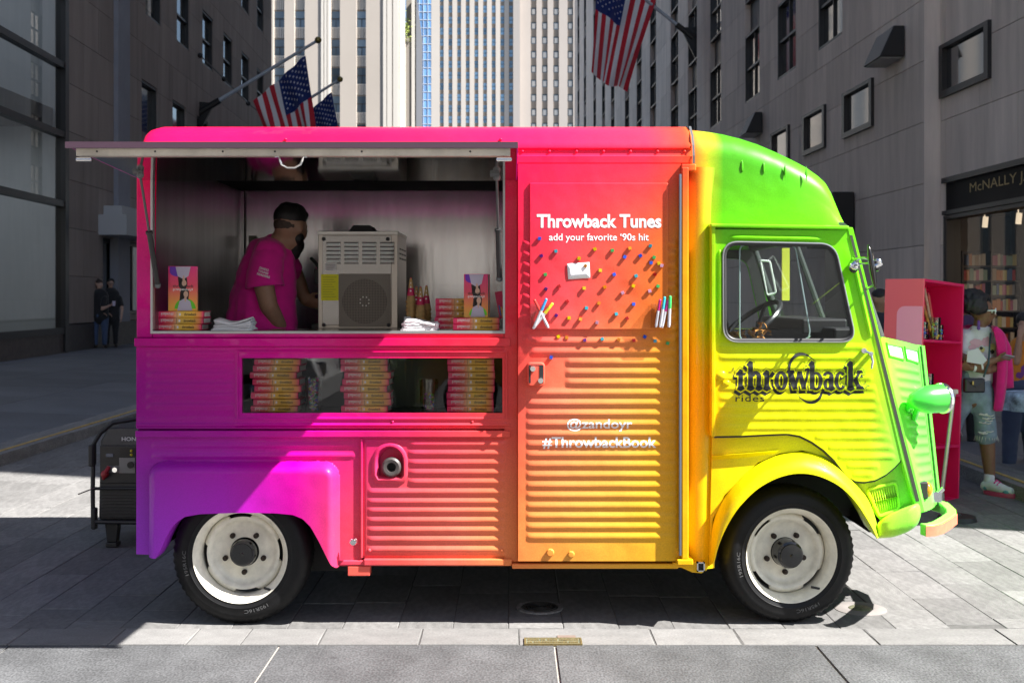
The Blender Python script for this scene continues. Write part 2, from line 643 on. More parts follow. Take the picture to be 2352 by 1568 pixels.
# small fittings in the paving
M_brass = pm('worn_brass', (0.30, 0.23, 0.10), 0.45, 0.7, nz=(40, 0.3))
M_verd = pm('verdigris_bronze', (0.20, 0.20, 0.13), 0.55, 0.4, nz=(60, 0.5))
M_iron = pm('cast_iron', (0.05, 0.048, 0.045), 0.6, 0.5, nz=(30, 0.4))
p0, p1 = at(1206, 1470, 5.06), at(1334, 1470, 5.06)
pl = thing('bronze_plaque', 'narrow bronze plaque with raised lettering set in the pale kerb course', 'plaque', (p0.x, 5.05, 0.001))
b = MB()
b.box(p0.x, p1.x, 5.005, 5.088, -0.01, 0.0035)
part('plate', b, M_verd, pl, 0)
b = MB()
for (x0, x1, y0, y1) in ((p0.x - .004, p1.x + .004, 5.001, 5.007), (p0.x - .004, p1.x + .004, 5.086, 5.092), (p0.x - .004, p0.x + .004, 5.007, 5.086), (p1.x - .004, p1.x + .004, 5.007, 5.086)):
    b.box(x0, x1, y0, y1, -0.01, 0.006)
part('rim', b, M_brass, pl, 0)
b = MB()
rnd = random.Random(4)
for row in range(2):
    x = p0.x + .012
    while x < p1.x - .018:
        w = rnd.uniform(.005, .011)
        b.box(x, x + w, 5.020 + row * .034, 5.038 + row * .034, 0.0035, 0.006)
        x += w + rnd.choice((.003, .003, .003, .009))
part('lettering', b, M_brass, pl, 0)
b = MB()
b.box(p0.x + .145, p1.x - .02, 5.094, 5.132, -0.01, 0.0042)
br = piece('brown_stone', b.mesh('brown_stone', M_brownstone, smooth=0), road, (0, 0, 0))
def disc(mb, c, r0, r1, z0, z1, n=32):
    mb.lathe([(r0, z0), (r0, z1), (r1, z1), (r1, z0)], (c.x, c.y, 0), n=n)
c = at(1976, 1398, 5.58); c.z = 0
vc = thing('valve_cover', 'small round bronze valve cover in a ring of pale stone beside the front wheel', 'valve cover', (c.x, c.y, 0))
b = MB(); b.lathe([(0.0, .0075), (.05, .0075), (.056, .004), (.056, -.01)], c, n=24)
part('lid', b, M_verd, vc)
b = MB(); b.lathe([(.058, -.01), (.058, .004), (.066, .0045), (.118, .0045), (.124, .002), (.124, -.01)], c, n=36)
part('stone_ring', b, pm('pinkish_stone', (0.21, 0.19, 0.18), 0.75, nz=(8, 0.15)), vc)
c = at(1240, 1397, 5.6); c.z = 0
mc = thing('manhole_cover', 'round iron manhole cover in the shadow under the van', 'manhole cover', (c.x, c.y, 0))
b = MB(); b.lathe([(0, .005), (.085, .005), (.09, .002)], c, n=28)
for k in range(4):
    b.lathe([(.015 + .02 * k, .005), (.015 + .02 * k, .009), (.022 + .02 * k, .009), (.022 + .02 * k, .005)], c, n=28)
part('lid', b, M_iron, mc)
b = MB(); b.lathe([(.092, -.01), (.092, .005), (.115, .005), (.115, -.01)], c, n=28)
part('rim', b, M_kerb, mc)
# ------------------------------------------------------------------ buildings
M_lime = pm('dark_limestone', (0.29, 0.245, 0.22), 0.8, nz=(1.2, 0.16), bump=(30, 0.2, 0.004), rand=0.10, stretch=(1.5, 1.5, .22))  # dark warm limestone, its own tone
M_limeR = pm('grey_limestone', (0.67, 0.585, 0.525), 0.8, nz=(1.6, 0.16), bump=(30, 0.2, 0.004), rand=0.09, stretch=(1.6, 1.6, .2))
M_limedk = pm('stone_joint', (0.12, 0.115, 0.11), 0.9)
M_frame = pm('black_window_frame', (0.018, 0.018, 0.02), 0.4)
M_pane = pm('dark_mirror_pane', (0.02, 0.025, 0.028), 0.04, spec=1.0, coat=1.0)
M_blind = pm('cream_blind', (0.55, 0.53, 0.47), 0.7)
M_spandrel = pm('dark_spandrel', (0.022, 0.022, 0.026), 0.35, nz=(3, 0.3))
M_black = pm('black_metal', (0.012, 0.012, 0.013), 0.45)
VPL, VPR = -0.035, -0.028
def lx(Y): return -9.2 + VPL * Y       # left facade line
def rx(Y): return 8.5 + VPR * Y        # right facade line

def facade(root, xf, side, y0, y1, z0, z1, openings, course, width, mat, depth=0.35, name='stone_panel', pitch_off=0.0, max_y=1e9):
    """ashlar wall: each stone panel between the openings is a part; xf(Y) is the face, side +1 when the wall lies at larger x"""
    zs = [z0]
    z = z0
    while z < z1 - 0.01:
        z = min(z + course, z1)
        zs.append(z)
    n = 0
    jb = MB()
    rows = []
    for k in range(len(zs) - 1):
        za, zb = zs[k], zs[k + 1]
        y = y0 - (width / 2 if k % 2 else 0)
        while y < y1:
            ya, yb = max(y, y0), min(y + width, y1)
            y += width
            if yb - ya < 0.05:
                continue
            rects = [(ya, yb, za, zb)]
            for (oa, ob, oz0, oz1) in openings:
                new = []
                for (a, b_, c, d) in rects:
                    if ob <= a or oa >= b_ or oz1 <= c or oz0 >= d:
                        new.append((a, b_, c, d))
                        continue
                    if oa > a + .01: new.append((a, oa, c, d))
                    if ob < b_ - .01: new.append((ob, b_, c, d))
                    m0, m1 = max(a, oa), min(b_, ob)
                    if oz0 > c + .01: new.append((m0, m1, c, oz0))
                    if oz1 < d - .01: new.append((m0, m1, oz1, d))
                rects = new
            for r in rects:
                rows.append(r)
    return rows
def stone_boxes(rows, root, xf, side, mat, limit, thick=0.30, name='stone_panel'):
    g = 0.006
    rows = sorted(rows, key=lambda r: r[0])
    rest = MB()
    n = 0
    for (a, b_, c, d) in rows:
        a2, b2, c2, d2 = a + g, b_ - g, c + g, d - g
        if b2 - a2 < .02 or d2 - c2 < .02:
            continue
        def corner(mb):
            xa, xb = xf(a2), xf(b2)
            t = side * thick
            e = .008 * side
            mb.add([(xa + e, a2, c2), (xb + e, b2, c2), (xb + e, b2, d2), (xa + e, a2, d2),
                    (xa + t, a2, c2), (xb + t, b2, c2), (xb + t, b2, d2), (xa + t, a2, d2)],
                   [(0, 1, 2, 3), (4, 7, 6, 5), (0, 4, 5, 1), (1, 5, 6, 2), (2, 6, 7, 3), (3, 7, 4, 0)])
        vis = abs(((a + b_) / 2 and xf(a)) / a) < 0.46 and ((c - CZ) / b_) < 0.262
        if n < limit and vis:
            mb = MB(); corner(mb)
            part(name, mb, mat, root, 0)
            n += 1
        else:
            corner(rest)
    if rest.f:
        part('ashlar', rest, mat, root, 0, kind='stuff')

def sash_window(root, xf, side, ya, yb, za, zb, deep=0.14, blind=0.0, split=True, bars=0):
    """a window in its reveal: frame, panes, an optional pale blind behind the upper sash"""
    x = lambda y, d: xf(y) + side * d
    fr = MB()
    w = 0.07
    def bar(a, b_, c, d, d0, d1):
        fr.add([(x(a, d0), a, c), (x(b_, d0), b_, c), (x(b_, d0), b_, d), (x(a, d0), a, d), (x(a, d1), a, c), (x(b_, d1), b_, c), (x(b_, d1), b_, d), (x(a, d1), a, d)],
               [(0, 1, 2, 3), (4, 7, 6, 5), (0, 4, 5, 1), (1, 5, 6, 2), (2, 6, 7, 3), (3, 7, 4, 0)])
    bar(ya, ya + w, za, zb, deep - .1, deep + .04)
    bar(yb - w, yb, za, zb, deep - .1, deep + .04)
    bar(ya + w, yb - w, za, za + w, deep - .1, deep + .04)
    bar(ya + w, yb - w, zb - w, zb, deep - .1, deep + .04)
    if split:
        zm = (za + zb) / 2
        bar(ya + w, yb - w, zm - .035, zm + .035, deep - .06, deep + .04)
    for k in range(bars):
        ym = ya + (yb - ya) * (k + 1) / (bars + 1)
        bar(ym - .02, ym + .02, za + w, zb - w, deep - .03, deep + .03)
    o = part('window', fr, M_frame, root, 0)
    pa = MB()
    pa.add([(x(ya, deep + .02), ya, za), (x(yb, deep + .02), yb, za), (x(yb, deep + .02), yb, zb), (x(ya, deep + .02), ya, zb)], [(0, 1, 2, 3)])
    part('pane', pa, M_shop if blind else M_pane, o, 0, fixn=False)
    if blind:
        bl = MB()
        bar2 = [(ya + .05, yb - .05, zb - blind * (zb - za), zb - .05)]
        for a, b_, c, d in bar2:
            bl.add([(x(a, deep + .10), a, c), (x(b_, deep + .10), b_, c), (x(b_, deep + .10), b_, d), (x(a, deep + .10), a, d)], [(0, 1, 2, 3)])
        part('blind', bl, M_blind, o, 0, fixn=False)
        bk = MB()
        bk.add([(x(ya, deep + .3), ya, za), (x(yb, deep + .3), yb, za), (x(yb, deep + .3), yb, zb), (x(ya, deep + .3), ya, zb)], [(0, 1, 2, 3)])
        part('dark_room', bk, M_black, o, 0, fixn=False)
    return o
M_shop = glass('shop_pane', (0.80, 0.84, 0.84), 0.015, 1.6, 1.5)

# ---- left: limestone office block with a glazed shop in its near end
LB = thing('limestone_office_block', 'dark limestone office block in shade with flagpoles, left of the van', 'building', (lx(30), 30, 0.3))
colsU = [(32.3, 33.9), (35.7, 37.3), (39.1, 40.7), (42.4, 44.0), (45.7, 47.3), (49.0, 50.6)]
openings = []
wins = []
for i, (a, b_) in enumerate(colsU):
    openings.append((a, b_, 9.5, 11.35)); wins.append((a, b_, 9.5, 11.35, True))
    openings.append((a, b_, 13.1, 14.95)); wins.append((a, b_, 13.1, 14.95, True))
    openings.append((a, b_, 16.7, 18.5)); wins.append((a, b_, 16.7, 18.5, True))
for a, b_ in ((31.9, 33.5), (35.2, 36.8), (38.3, 39.9), (41.4, 43.0)):
    openings.append((a, b_, 5.1, 7.6)); wins.append((a, b_, 5.1, 7.6, False))
openings.append((28.55, 34.5, 1.05, 3.0))
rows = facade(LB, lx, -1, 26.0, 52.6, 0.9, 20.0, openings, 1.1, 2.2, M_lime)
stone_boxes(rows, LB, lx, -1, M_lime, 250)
b = MB()
b.add([(lx(25.9) - .01, 25.9, .2), (lx(52.6) - .01, 52.6, .2), (lx(52.6) - .01, 52.6, .88), (lx(25.9) - .01, 25.9, .88), (lx(25.9) - .5, 25.9, .2), (lx(52.6) - .5, 52.6, .2), (lx(52.6) - .5, 52.6, .88), (lx(25.9) - .5, 25.9, .88)],
      [(0, 1, 2, 3), (4, 7, 6, 5), (0, 4, 5, 1), (1, 5, 6, 2), (2, 6, 7, 3), (3, 7, 4, 0)])
part('plinth', b, pm('dark_granite_plinth', (0.06, 0.052, 0.05), 0.5, nz=(8, 0.3)), LB, 0)
b = MB()                                         # masonry core behind the panels
b.add([(lx(25.9) - .45, 25.9, 0), (lx(52.6) - .45, 52.6, 0), (-45, 52.6, 0), (-45, 25.9, 0), (lx(25.9) - .45, 25.9, 46), (lx(52.6) - .45, 52.6, 46), (-45, 52.6, 46), (-45, 25.9, 46)],
      [(0, 1, 5, 4), (1, 2, 6, 5), (2, 3, 7, 6), (3, 0, 4, 7), (4, 5, 6, 7)])
part('wall', b, M_limedk, LB, 0)
b = MB()
b.add([(lx(26) - .02, 26, 20), (lx(52.6) - .02, 52.6, 20), (lx(52.6) - .02, 52.6, 46), (lx(26) - .02, 26, 46), (lx(26) - .5, 26, 20), (lx(52.6) - .5, 52.6, 20), (lx(52.6) - .5, 52.6, 46), (lx(26) - .5, 26, 46)],
      [(0, 1, 2, 3), (4, 7, 6, 5), (0, 4, 5, 1), (1, 5, 6, 2), (2, 6, 7, 3), (3, 7, 4, 0)])
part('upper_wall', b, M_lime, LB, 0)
rnd = random.Random(11)
for (a, b_, c, d, sp) in wins:
    sash_window(LB, lx, -1, a, b_, c, d, blind=rnd.choice((0.0, 0.55, 0.5, 0.8)) if sp else 0.0, split=sp)
b = MB()                                         # pier strip, the bluish light on it put into the colour
x0 = lx(29.6)
b.box(x0 - .1, x0 + .12, 29.4, 30.3, 0.88, 20)
part('pier', b, pm('blue_lit_pier', (0.25, 0.26, 0.30), 0.7, nz=(1, .1)), LB, 0)
# small shop window with a pale canopy, by the two people
sw = MB()
for (a, b_, c, d) in ((28.55, 28.65, 1.05, 3.0), (31.3, 31.4, 1.05, 3.0), (34.4, 34.5, 1.05, 3.0), (28.65, 34.4, 1.05, 1.15), (28.65, 34.4, 2.9, 3.0)):
    sw.add([(lx(a) - .1, a, c), (lx(b_) - .1, b_, c), (lx(b_) - .1, b_, d), (lx(a) - .1, a, d), (lx(a) - .2, a, c), (lx(b_) - .2, b_, c), (lx(b_) - .2, b_, d), (lx(a) - .2, a, d)],
           [(0, 1, 2, 3), (4, 7, 6, 5), (0, 4, 5, 1), (1, 5, 6, 2), (2, 6, 7, 3), (3, 7, 4, 0)])
wo = part('window', sw, M_frame, LB, 0)
pa = MB(); pa.add([(lx(28.55) - .15, 28.55, 1.05), (lx(34.5) - .15, 34.5, 1.05), (lx(34.5) - .15, 34.5, 3.0), (lx(28.55) - .15, 28.55, 3.0)], [(0, 1, 2, 3)])
part('pane', pa, M_pane, wo, 0, fixn=False)
b = MB(); b.box(lx(30) - .3, lx(30) + .75, 28.2, 34.8, 3.05, 3.55); b.box(lx(30) - .3, lx(30) + .5, 28.6, 34.4, 3.55, 3.8)
part('canopy', b, pm('pale_canopy', (0.42, 0.43, 0.44), 0.6), LB, 0)
# hedge-like greenery and yellow sign behind that pane are only reflections in the photograph

# glazed corner shop
GS = thing('glass_shopfront', 'tall glazed shopfront with black mullions at the left edge', 'shopfront', (lx(20), 20, 0.3))
gx = lambda Y: lx(Y) + 0.02
def gbar(mb, a, b_, c, d, d0=-.12, d1=.06):
    mb.add([(gx(a) + d1, a, c), (gx(b_) + d1, b_, c), (gx(b_) + d1, b_, d), (gx(a) + d1, a, d), (gx(a) + d0, a, c), (gx(b_) + d0, b_, c), (gx(b_) + d0, b_, d), (gx(a) + d0, a, d)],
           [(0, 1, 2, 3), (4, 7, 6, 5), (0, 4, 5, 1), (1, 5, 6, 2), (2, 6, 7, 3), (3, 7, 4, 0)])
zl = [0.76, 3.6, 5.15, 6.7, 8.3, 9.9]
yl = [12.0, 16.4, 21.0, 25.7]
for z in zl:
    b = MB(); gbar(b, 12, 25.7, z - .07, z + .07)
    part('mullion', b, M_frame, GS, 0)
for y in yl:
    b = MB(); gbar(b, y - .08, y + .14, 0.3, 10.1, -.14, .08)
    part('jamb', b, M_frame, GS, 0)
for i in range(3):
    for j in range(5):
        b = MB(); b.add([(gx(yl[i]) - .03, yl[i], zl[j]), (gx(yl[i + 1]) - .03, yl[i + 1], zl[j]), (gx(yl[i + 1]) - .03, yl[i + 1], zl[j + 1]), (gx(yl[i]) - .03, yl[i], zl[j + 1])], [(0, 1, 2, 3)])
        part('pane', b, glass('storefront_glass', (0.72, 0.76, 0.77), 0.01, 1.5), GS, 0, fixn=False)
b = MB(); gbar(b, 12, 25.9, 0.2, 0.69, -.3, .03)
part('plinth', b, pm('brown_granite', (0.07, 0.055, 0.05), 0.5, nz=(8, 0.3)), GS, 0)
b = MB(); gbar(b, 12, 25.9, 9.97, 46, -.5, 0)
part('upper_wall', b, M_lime, GS, 0)
MI = pm('shop_interior', (0.66, 0.70, 0.74), 0.8)
b = MB()
b.box(-24, gx(25.8) - .2, 25.75, 25.85, 0, 10)          # end wall of the shop
b.box(-13.5, -13.4, 21.6, 25.7, 0.8, 10)                # screen wall behind the window
part('inner_wall', b, MI, GS, 0)
b = MB()
b.box(-24, gx(18) - .3, 11.9, 25.7, 0.5, .72); b.box(-24, gx(18) - .5, 11.9, 25.7, 5.35, 5.75)
part('inner_floor', b, pm('shop_slab', (0.26, 0.25, 0.25), 0.7), GS, 0)
b = MB(); b.box(-24, -23.8, 11.9, 25.7, 0, 10); b.box(-24, gx(12), 11.7, 11.9, 0, 40)
part('back_wall', b, pm('dim_shop_wall', (0.10, 0.10, 0.11), 0.8), GS, 0)
b = MB(); b.box(gx(19) - .9, gx(19) - .86, 19.9, 21.6, 5.9, 9.2)
pp = part('poster', b, pm('blue_poster', (0.03, 0.07, 0.25), 0.5), GS, 0)
b = MB(); b.box(gx(19) - .855, gx(19) - .85, 20.5, 21.4, 6.9, 8.6)
part('poster_print', b, pm('red_poster', (0.35, 0.04, 0.03), 0.5, nz=(1.2, .4)), pp, 0)
b = MB()
for k in range(9):
    b.ball((gx(19) - 1.3 - .3 * (k % 3), 20.2 + .16 * k, 1.15 + .22 * (k % 4)), .2, 8, 6)
for (xx, yy, w_, z_, h_, m_) in ((-12.9, 21.9, .9, .75, 2.6, M_frame), (-13.2, 23.6, .5, .75, 4.2, MI), (-12.6, 24.6, .35, .75, 1.5, M_blind), (-13.0, 20.6, 1.3, 3.1, .5, M_blind), (-12.8, 22.9, 2.0, 5.8, 1.0, M_frame), (-13.1, 24.6, .6, 5.8, 2.6, M_blind)):
    q_ = MB(); q_.box(xx - .3, xx, yy - w_ / 2, yy + w_ / 2, z_, z_ + h_)
    part('display_stand', q_, m_, GS, 0)
dm = part('display', b, pm('toy_blue', (0.04, 0.10, 0.30), 0.5, nz=(5, .6)), GS)
b = MB()
for k in range(5):
    b.ball((gx(19) - 1.1, 20.4 + .3 * k, 1.5 + .2 * (k % 3)), .15, 8, 6)
part('display', b, pm('toy_red', (0.35, 0.06, 0.08), 0.5), GS)
for k in range(3):
    b = MB(); b.box(gx(19) - 2.6, gx(19) - 2.5, 19.0 + k, 19.6 + k, 2.5, 2.9)
    part('lamp', b, pm('shop_lamp', (0.8, 0.75, 0.6), 0.5, emit=((1, .85, .6), 1.2)), GS, 0)

lampe = bpy.data.lights.new('store_light', 'AREA'); lampe.energy = 13; lampe.size = 4; lampe.color = (.92, .96, 1)
le = bpy.data.objects.new('store_light', lampe); COL.objects.link(le); le.location = (-12.2, 22.5, 5.2)
lampf = lampe.copy(); lf = bpy.data.objects.new('store_light', lampf); COL.objects.link(lf); lf.location = (-12.2, 22.5, 9.6)
# ---- right: grey limestone block with columns of sash windows
RB = thing('grey_limestone_block', 'grey limestone office block with columns of dark sash windows, right of the van', 'building', (rx(50), 50, 0.15))
mids = [27.85, 31.8, 35.7]
wy = [(26.8, 28.9), (30.7, 32.9), (34.6, 37.0), (40.2, 42.6), (44.7, 47.0), (48.8, 51.4), (54.9, 57.7), (59.7, 62.7), (64.5, 68.0), (71.5, 75.3), (77.0, 80.7), (83.0, 86.8), (91.0, 94.5), (97.0, 100.8)]
wy = [((a + b_) / 2 - .98, (a + b_) / 2 + .98) for a, b_ in wy]
fl = [7.7, 10.9, 14.1, 17.3, 20.5, 23.7, 26.9, 30.1]
ops, rw_ = [], []
for i, (a, b_) in enumerate(wy):
    first = 0
    ops.append((a, b_, 7.7 if True else 0, 34))
    for z in fl:
        rw_.append((a, b_, z, z + 2.15))
SQ = [(24.7, 26.7), (28.1, 30.0), (31.4, 33.3), (36.5, 38.4)]
for a, b_ in SQ:
    ops.append((a, b_, 5.2, 6.25))
rows = facade(RB, rx, 1, 21.9, 103, 0.15, 34, ops, 1.18, 2.9, M_limeR)
stone_boxes(rows, RB, rx, 1, M_limeR, 280)
for (a, b_, c, d) in rw_:
    if (c - CZ) / b_ > 0.30 and b_ > 30: pass
    vis = (c - CZ) / b_ < 0.265
    if not vis: continue
    sash_window(RB, rx, 1, a, b_, c, d, deep=.13, blind=rnd.choice((0, 0, 0, .5)), split=True, bars=1)
    sp = MB()
    x = lambda y, dd: rx(y) + dd
    sp.add([(x(a, .2), a, d), (x(b_, .2), b_, d), (x(b_, .2), b_, d + 1.05), (x(a, .2), a, d + 1.05), (x(a, .3), a, d), (x(b_, .3), b_, d), (x(b_, .3), b_, d + 1.05), (x(a, .3), a, d + 1.05)],
           [(0, 1, 2, 3), (4, 7, 6, 5), (0, 4, 5, 1), (1, 5, 6, 2), (2, 6, 7, 3), (3, 7, 4, 0)])
    part('spandrel', sp, M_spandrel, RB, 0)
def square_window(root, xf, a, b_, c, d):
    fr = MB()
    def bar(a, b_, c, d):
        fr.add([(xf(a) - .06, a, c), (xf(b_) - .06, b_, c), (xf(b_) - .06, b_, d), (xf(a) - .06, a, d), (xf(a) + .2, a, c), (xf(b_) + .2, b_, c), (xf(b_) + .2, b_, d), (xf(a) + .2, a, d)],
               [(0, 1, 2, 3), (4, 7, 6, 5), (0, 4, 5, 1), (1, 5, 6, 2), (2, 6, 7, 3), (3, 7, 4, 0)])
    bar(a, a + .16, c, d); bar(b_ - .16, b_, c, d); bar(a + .16, b_ - .16, c, c + .12); bar(a + .16, b_ - .16, d - .08, d)
    o = part('window', fr, M_frame, root, 0)
    pa = MB(); pa.add([(xf(a) + .03, a, c), (xf(b_) + .03, b_, c), (xf(b_) + .03, b_, d), (xf(a) + .03, a, d)], [(0, 1, 2, 3)])
    part('pane', pa, M_pane, o, 0, fixn=False)
for a, b_ in SQ:
    square_window(RB, rx, a, b_, 5.2, 6.25)
def core(name, root, pts, z0, z1, mat):
    b = MB(); n = len(pts)
    b.add([(p[0], p[1], z0) for p in pts] + [(p[0], p[1], z1) for p in pts], [(i, (i + 1) % n, n + (i + 1) % n, n + i) for i in range(n)] + [tuple(range(n, 2 * n))])
    return part(name, b, mat, root, 0)
core('wall', RB, [(rx(24.6) + .29, 24.6), (rx(103) + .29, 103), (50, 103), (50, 24.6)], 0, 62, M_limedk)
core('wall', RB, [(rx(21.92) + .29, 21.92), (rx(24.6) + .29, 24.6), (50, 24.6), (50, 21.92)], 3.75, 62, M_limedk)
core('upper_wall', RB, [(rx(21.9), 21.9), (rx(103), 103), (rx(103) + .5, 103), (rx(21.9) + .5, 21.9)], 34, 62, M_limeR)
core('pier_end', RB, [(rx(21.89), 21.89), (rx(21.89) + .6, 21.89), (rx(21.89) + .6, 21.91), (rx(21.89), 21.91)], .15, 34, M_limeR)
# bookshop bay, set back a little; runs on out of the picture to the street corner
YC = 5.7
rx2 = lambda Y: rx(Y) + 0.3
BS = thing('bookshop_front', 'bookshop front with black fascia in a grey limestone wall, right edge', 'shopfront', (rx2(18), 18, 0.17))
ops = [(12.2, 21.65, 0.1, 3.72), (19.7, 21.8, 5.29, 6.29)]
rows = facade(BS, rx2, 1, YC, 21.88, 0.15, 34, ops, 1.18, 2.9, M_limeR, pitch_off=1)
stone_boxes(rows, BS, rx2, 1, M_limeR, 60)
square_window(BS, rx2, 19.7, 21.8, 5.29, 6.29)
core('wall', BS, [(rx2(21.8) + .29, 21.9), (50, 21.9), (50, YC), (rx2(12) + .29, YC), (rx2(12) + .29, 12.1)], 3.75, 62, M_limedk)
core('upper_wall', BS, [(rx2(YC), YC), (rx2(21.88), 21.88), (rx2(21.88) + .5, 21.88), (rx2(YC) + .5, YC)], 34, 62, M_limeR)
core('lower_wall', BS, [(rx2(12) + .29, 12.1), (50, 12.1), (50, YC), (rx2(12) + .29, YC)], 0, 3.75, M_limedk)
def rbar(mb, a, b_, c, d, d0, d1):
    mb.add([(rx2(a) + d0, a, c), (rx2(b_) + d0, b_, c), (rx2(b_) + d0, b_, d), (rx2(a) + d0, a, d), (rx2(a) + d1, a, c), (rx2(b_) + d1, b_, c), (rx2(b_) + d1, b_, d), (rx2(a) + d1, a, d)],
           [(0, 1, 2, 3), (4, 7, 6, 5), (0, 4, 5, 1), (1, 5, 6, 2), (2, 6, 7, 3), (3, 7, 4, 0)])
b = MB(); rbar(b, 12.2, 21.65, 3.12, 3.72, .02, .3)
fa = part('fascia', b, pm('black_satin', (0.01, 0.01, 0.011), 0.6, spec=.2), BS, 0)
b = MB()
rbar(b, 12.2, 21.68, 3.66, 3.76, -.06, .2); rbar(b, 12.2, 21.68, 3.06, 3.14, -.05, .2); rbar(b, 12.2, 21.68, 2.98, 3.05, -.02, .2)
rbar(b, 21.53, 21.68, .1, 3.0, -.02, .25); rbar(b, 17.3, 17.42, .1, 3.0, -.02, .2)
part('trim', b, M_frame, BS, 0)
# fascia lettering, in gilt
vs, fs = text_geo('McNALLY JACKSON', 1.0, 0.0)
vs = fit(vs, 0, 3.75, 0, .22)
b = MB()
ya = 20.55
b.add([(rx2(ya - p[0]) - .002, ya - p[0], 3.34 + p[1]) for p in vs], fs)
for (p0_, w) in ():
    pass
part('lettering', b, pm('dull_gilt', (0.36, 0.27, 0.11), 0.45, 0.3), fa, 0, fixn=False)
b = MB(); b.add([(rx2(12.2) + .12, 12.2, .1), (rx2(21.55) + .12, 21.55, .1), (rx2(21.55) + .12, 21.55, 3.0), (rx2(12.2) + .12, 12.2, 3.0)], [(0, 1, 2, 3)])
part('pane', b, glass('bookshop_glass', (0.9, 0.9, 0.9), 0.01, 0.07), BS, 0, fixn=False)
b = MB(); b.box(rx2(24) + .3, 14.5, 24.3, 24.5, .1, 3.4); b.box(14.3, 14.5, 12.2, 24.4, .1, 3.4); b.box(rx2(24) + .32, rx2(24) + .4, 21.9, 24.4, .1, 3.4)
part('inner_wall', b, pm('beige_wall', (0.26, 0.21, 0.155), 0.8), BS, 0)
b = MB(); b.box(rx2(21) + .3, 14.5, 12.1, 24.5, 3.3, 3.7); 
part('inner_ceiling', b, pm('dim_ceiling', (0.10, 0.085, 0.07), 0.8), BS, 0)
b = MB(); b.box(rx2(21) + .3, 14.5, 12.1, 24.5, 0, .12)
part('inner_floor', b, pm('wood_floor', (0.10, 0.07, 0.045), 0.6), BS, 0)
b = MB(); b.box(10.0, 14.2, 24.0, 24.28, .1, 3.2); b.box(10.42, 10.62, 22.9, 23.9, .1, 3.3)
part('panelling', b, pm('dark_panelling', (0.05, 0.03, 0.022), 0.5), BS, 0)
for k, (xx, yy) in enumerate(((9.05, 21.9), (9.25, 20.9), (9.45, 19.9))):
    b = MB(); b.cyl((xx, yy, 2.85), (xx + .02, yy, 3.05), .05); b.cyl((xx, yy, 3.05), (xx, yy, 3.3), .01)
    part('spotlight', b, pm('white_spot', (0.7, 0.68, 0.62), 0.5, emit=((1, .8, .55), 0.25)), BS)
# ceiling light that the photograph shows lit inside the shop
lampd = bpy.data.lights.new('shop_light', 'AREA'); lampd.energy = 60; lampd.size = 3; lampd.color = (1, .78, .55)
lo = bpy.data.objects.new('shop_light', lampd); COL.objects.link(lo); lo.location = (11.2, 17.5, 3.25)

# wall lanterns on the right facade
def wall_lamp(Y, z, label):
    x = rx(Y)
    t = thing('wall_lamp', label, 'wall lamp', (x, Y, z), 'black wall lamps on the grey limestone')
    b = MB()
    b.add([(x, Y - .55, z), (x, Y + .55, z), (x, Y + .55, z + .62), (x, Y - .55, z + .62), (x - .5, Y - .55, z), (x - .5, Y + .55, z), (x - .22, Y + .55, z + .62), (x - .22, Y - .55, z + .62)],
          [(0, 1, 2, 3), (4, 7, 6, 5), (0, 4, 5, 1), (1, 5, 6, 2), (2, 6, 7, 3), (3, 7, 4, 0)])
    part('housing', b, M_black, t, 0, bev=.02)
    b = MB(); b.box(x - .46, x - .04, Y - .5, Y + .5, z - .02, z - .002)
    part('diffuser', b, pm('lamp_glass', (0.3, 0.3, 0.3), 0.4), t, 0)
wall_lamp(23.4, 6.32, 'black wedge wall lamp on grey limestone between two square windows')
wall_lamp(34.9, 6.45, 'black wedge wall lamp on grey limestone just above the van roof')
# dark hooded vent low on the facade
t = thing('shop_awning', 'black box awning on the grey limestone just above the cab roof front', 'awning', (rx(26.5), 26.5, 3.1))
b = MB(); x = rx(26.5); b.box(x - .5, x, 25.9, 28.2, 2.7, 3.9)
part('hood', b, M_black, t, 0, bev=.03)
b = MB(); b.box(x - .04, x + .0, 25.9, 28.2, .2, 2.68)
part('shop_door', b, M_frame, t, 0)

# ---- far towers
M_t1 = pm('pale_limestone', (0.50, 0.445, 0.39), 0.85, nz=(0.12, 0.05), rand=.03)  # pale limestone of the tower, its own tone
M_t1w = pm('white_fluting', (0.66, 0.62, 0.56), 0.8)
M_t3 = pm('tower_limestone', (0.50, 0.455, 0.41), 0.85, nz=(0.05, 0.05))
M_t4 = pm('tower_limestone_pale', (0.40, 0.36, 0.33), 0.85, nz=(0.05, 0.05))
M_spg = pm('grey_spandrel', (0.24, 0.21, 0.18), 0.7)
M_gl1 = pm('blue_window', (0.16, 0.30, 0.46), 0.08, spec=.9, rand=.45)
M_gl2 = pm('steel_blue_window', (0.12, 0.17, 0.22), 0.08, spec=.9, rand=.5)
M_wb = pm('white_balustrade', (0.66, 0.64, 0.60), 0.7)
def X2(z): return 640 + z * .3827        # zoom px -> photo px
def PX(px, Y): return (px - 1280) / 2860 * Y
def PZ(py, Y): return CZ + (742 - py) / 2860 * Y
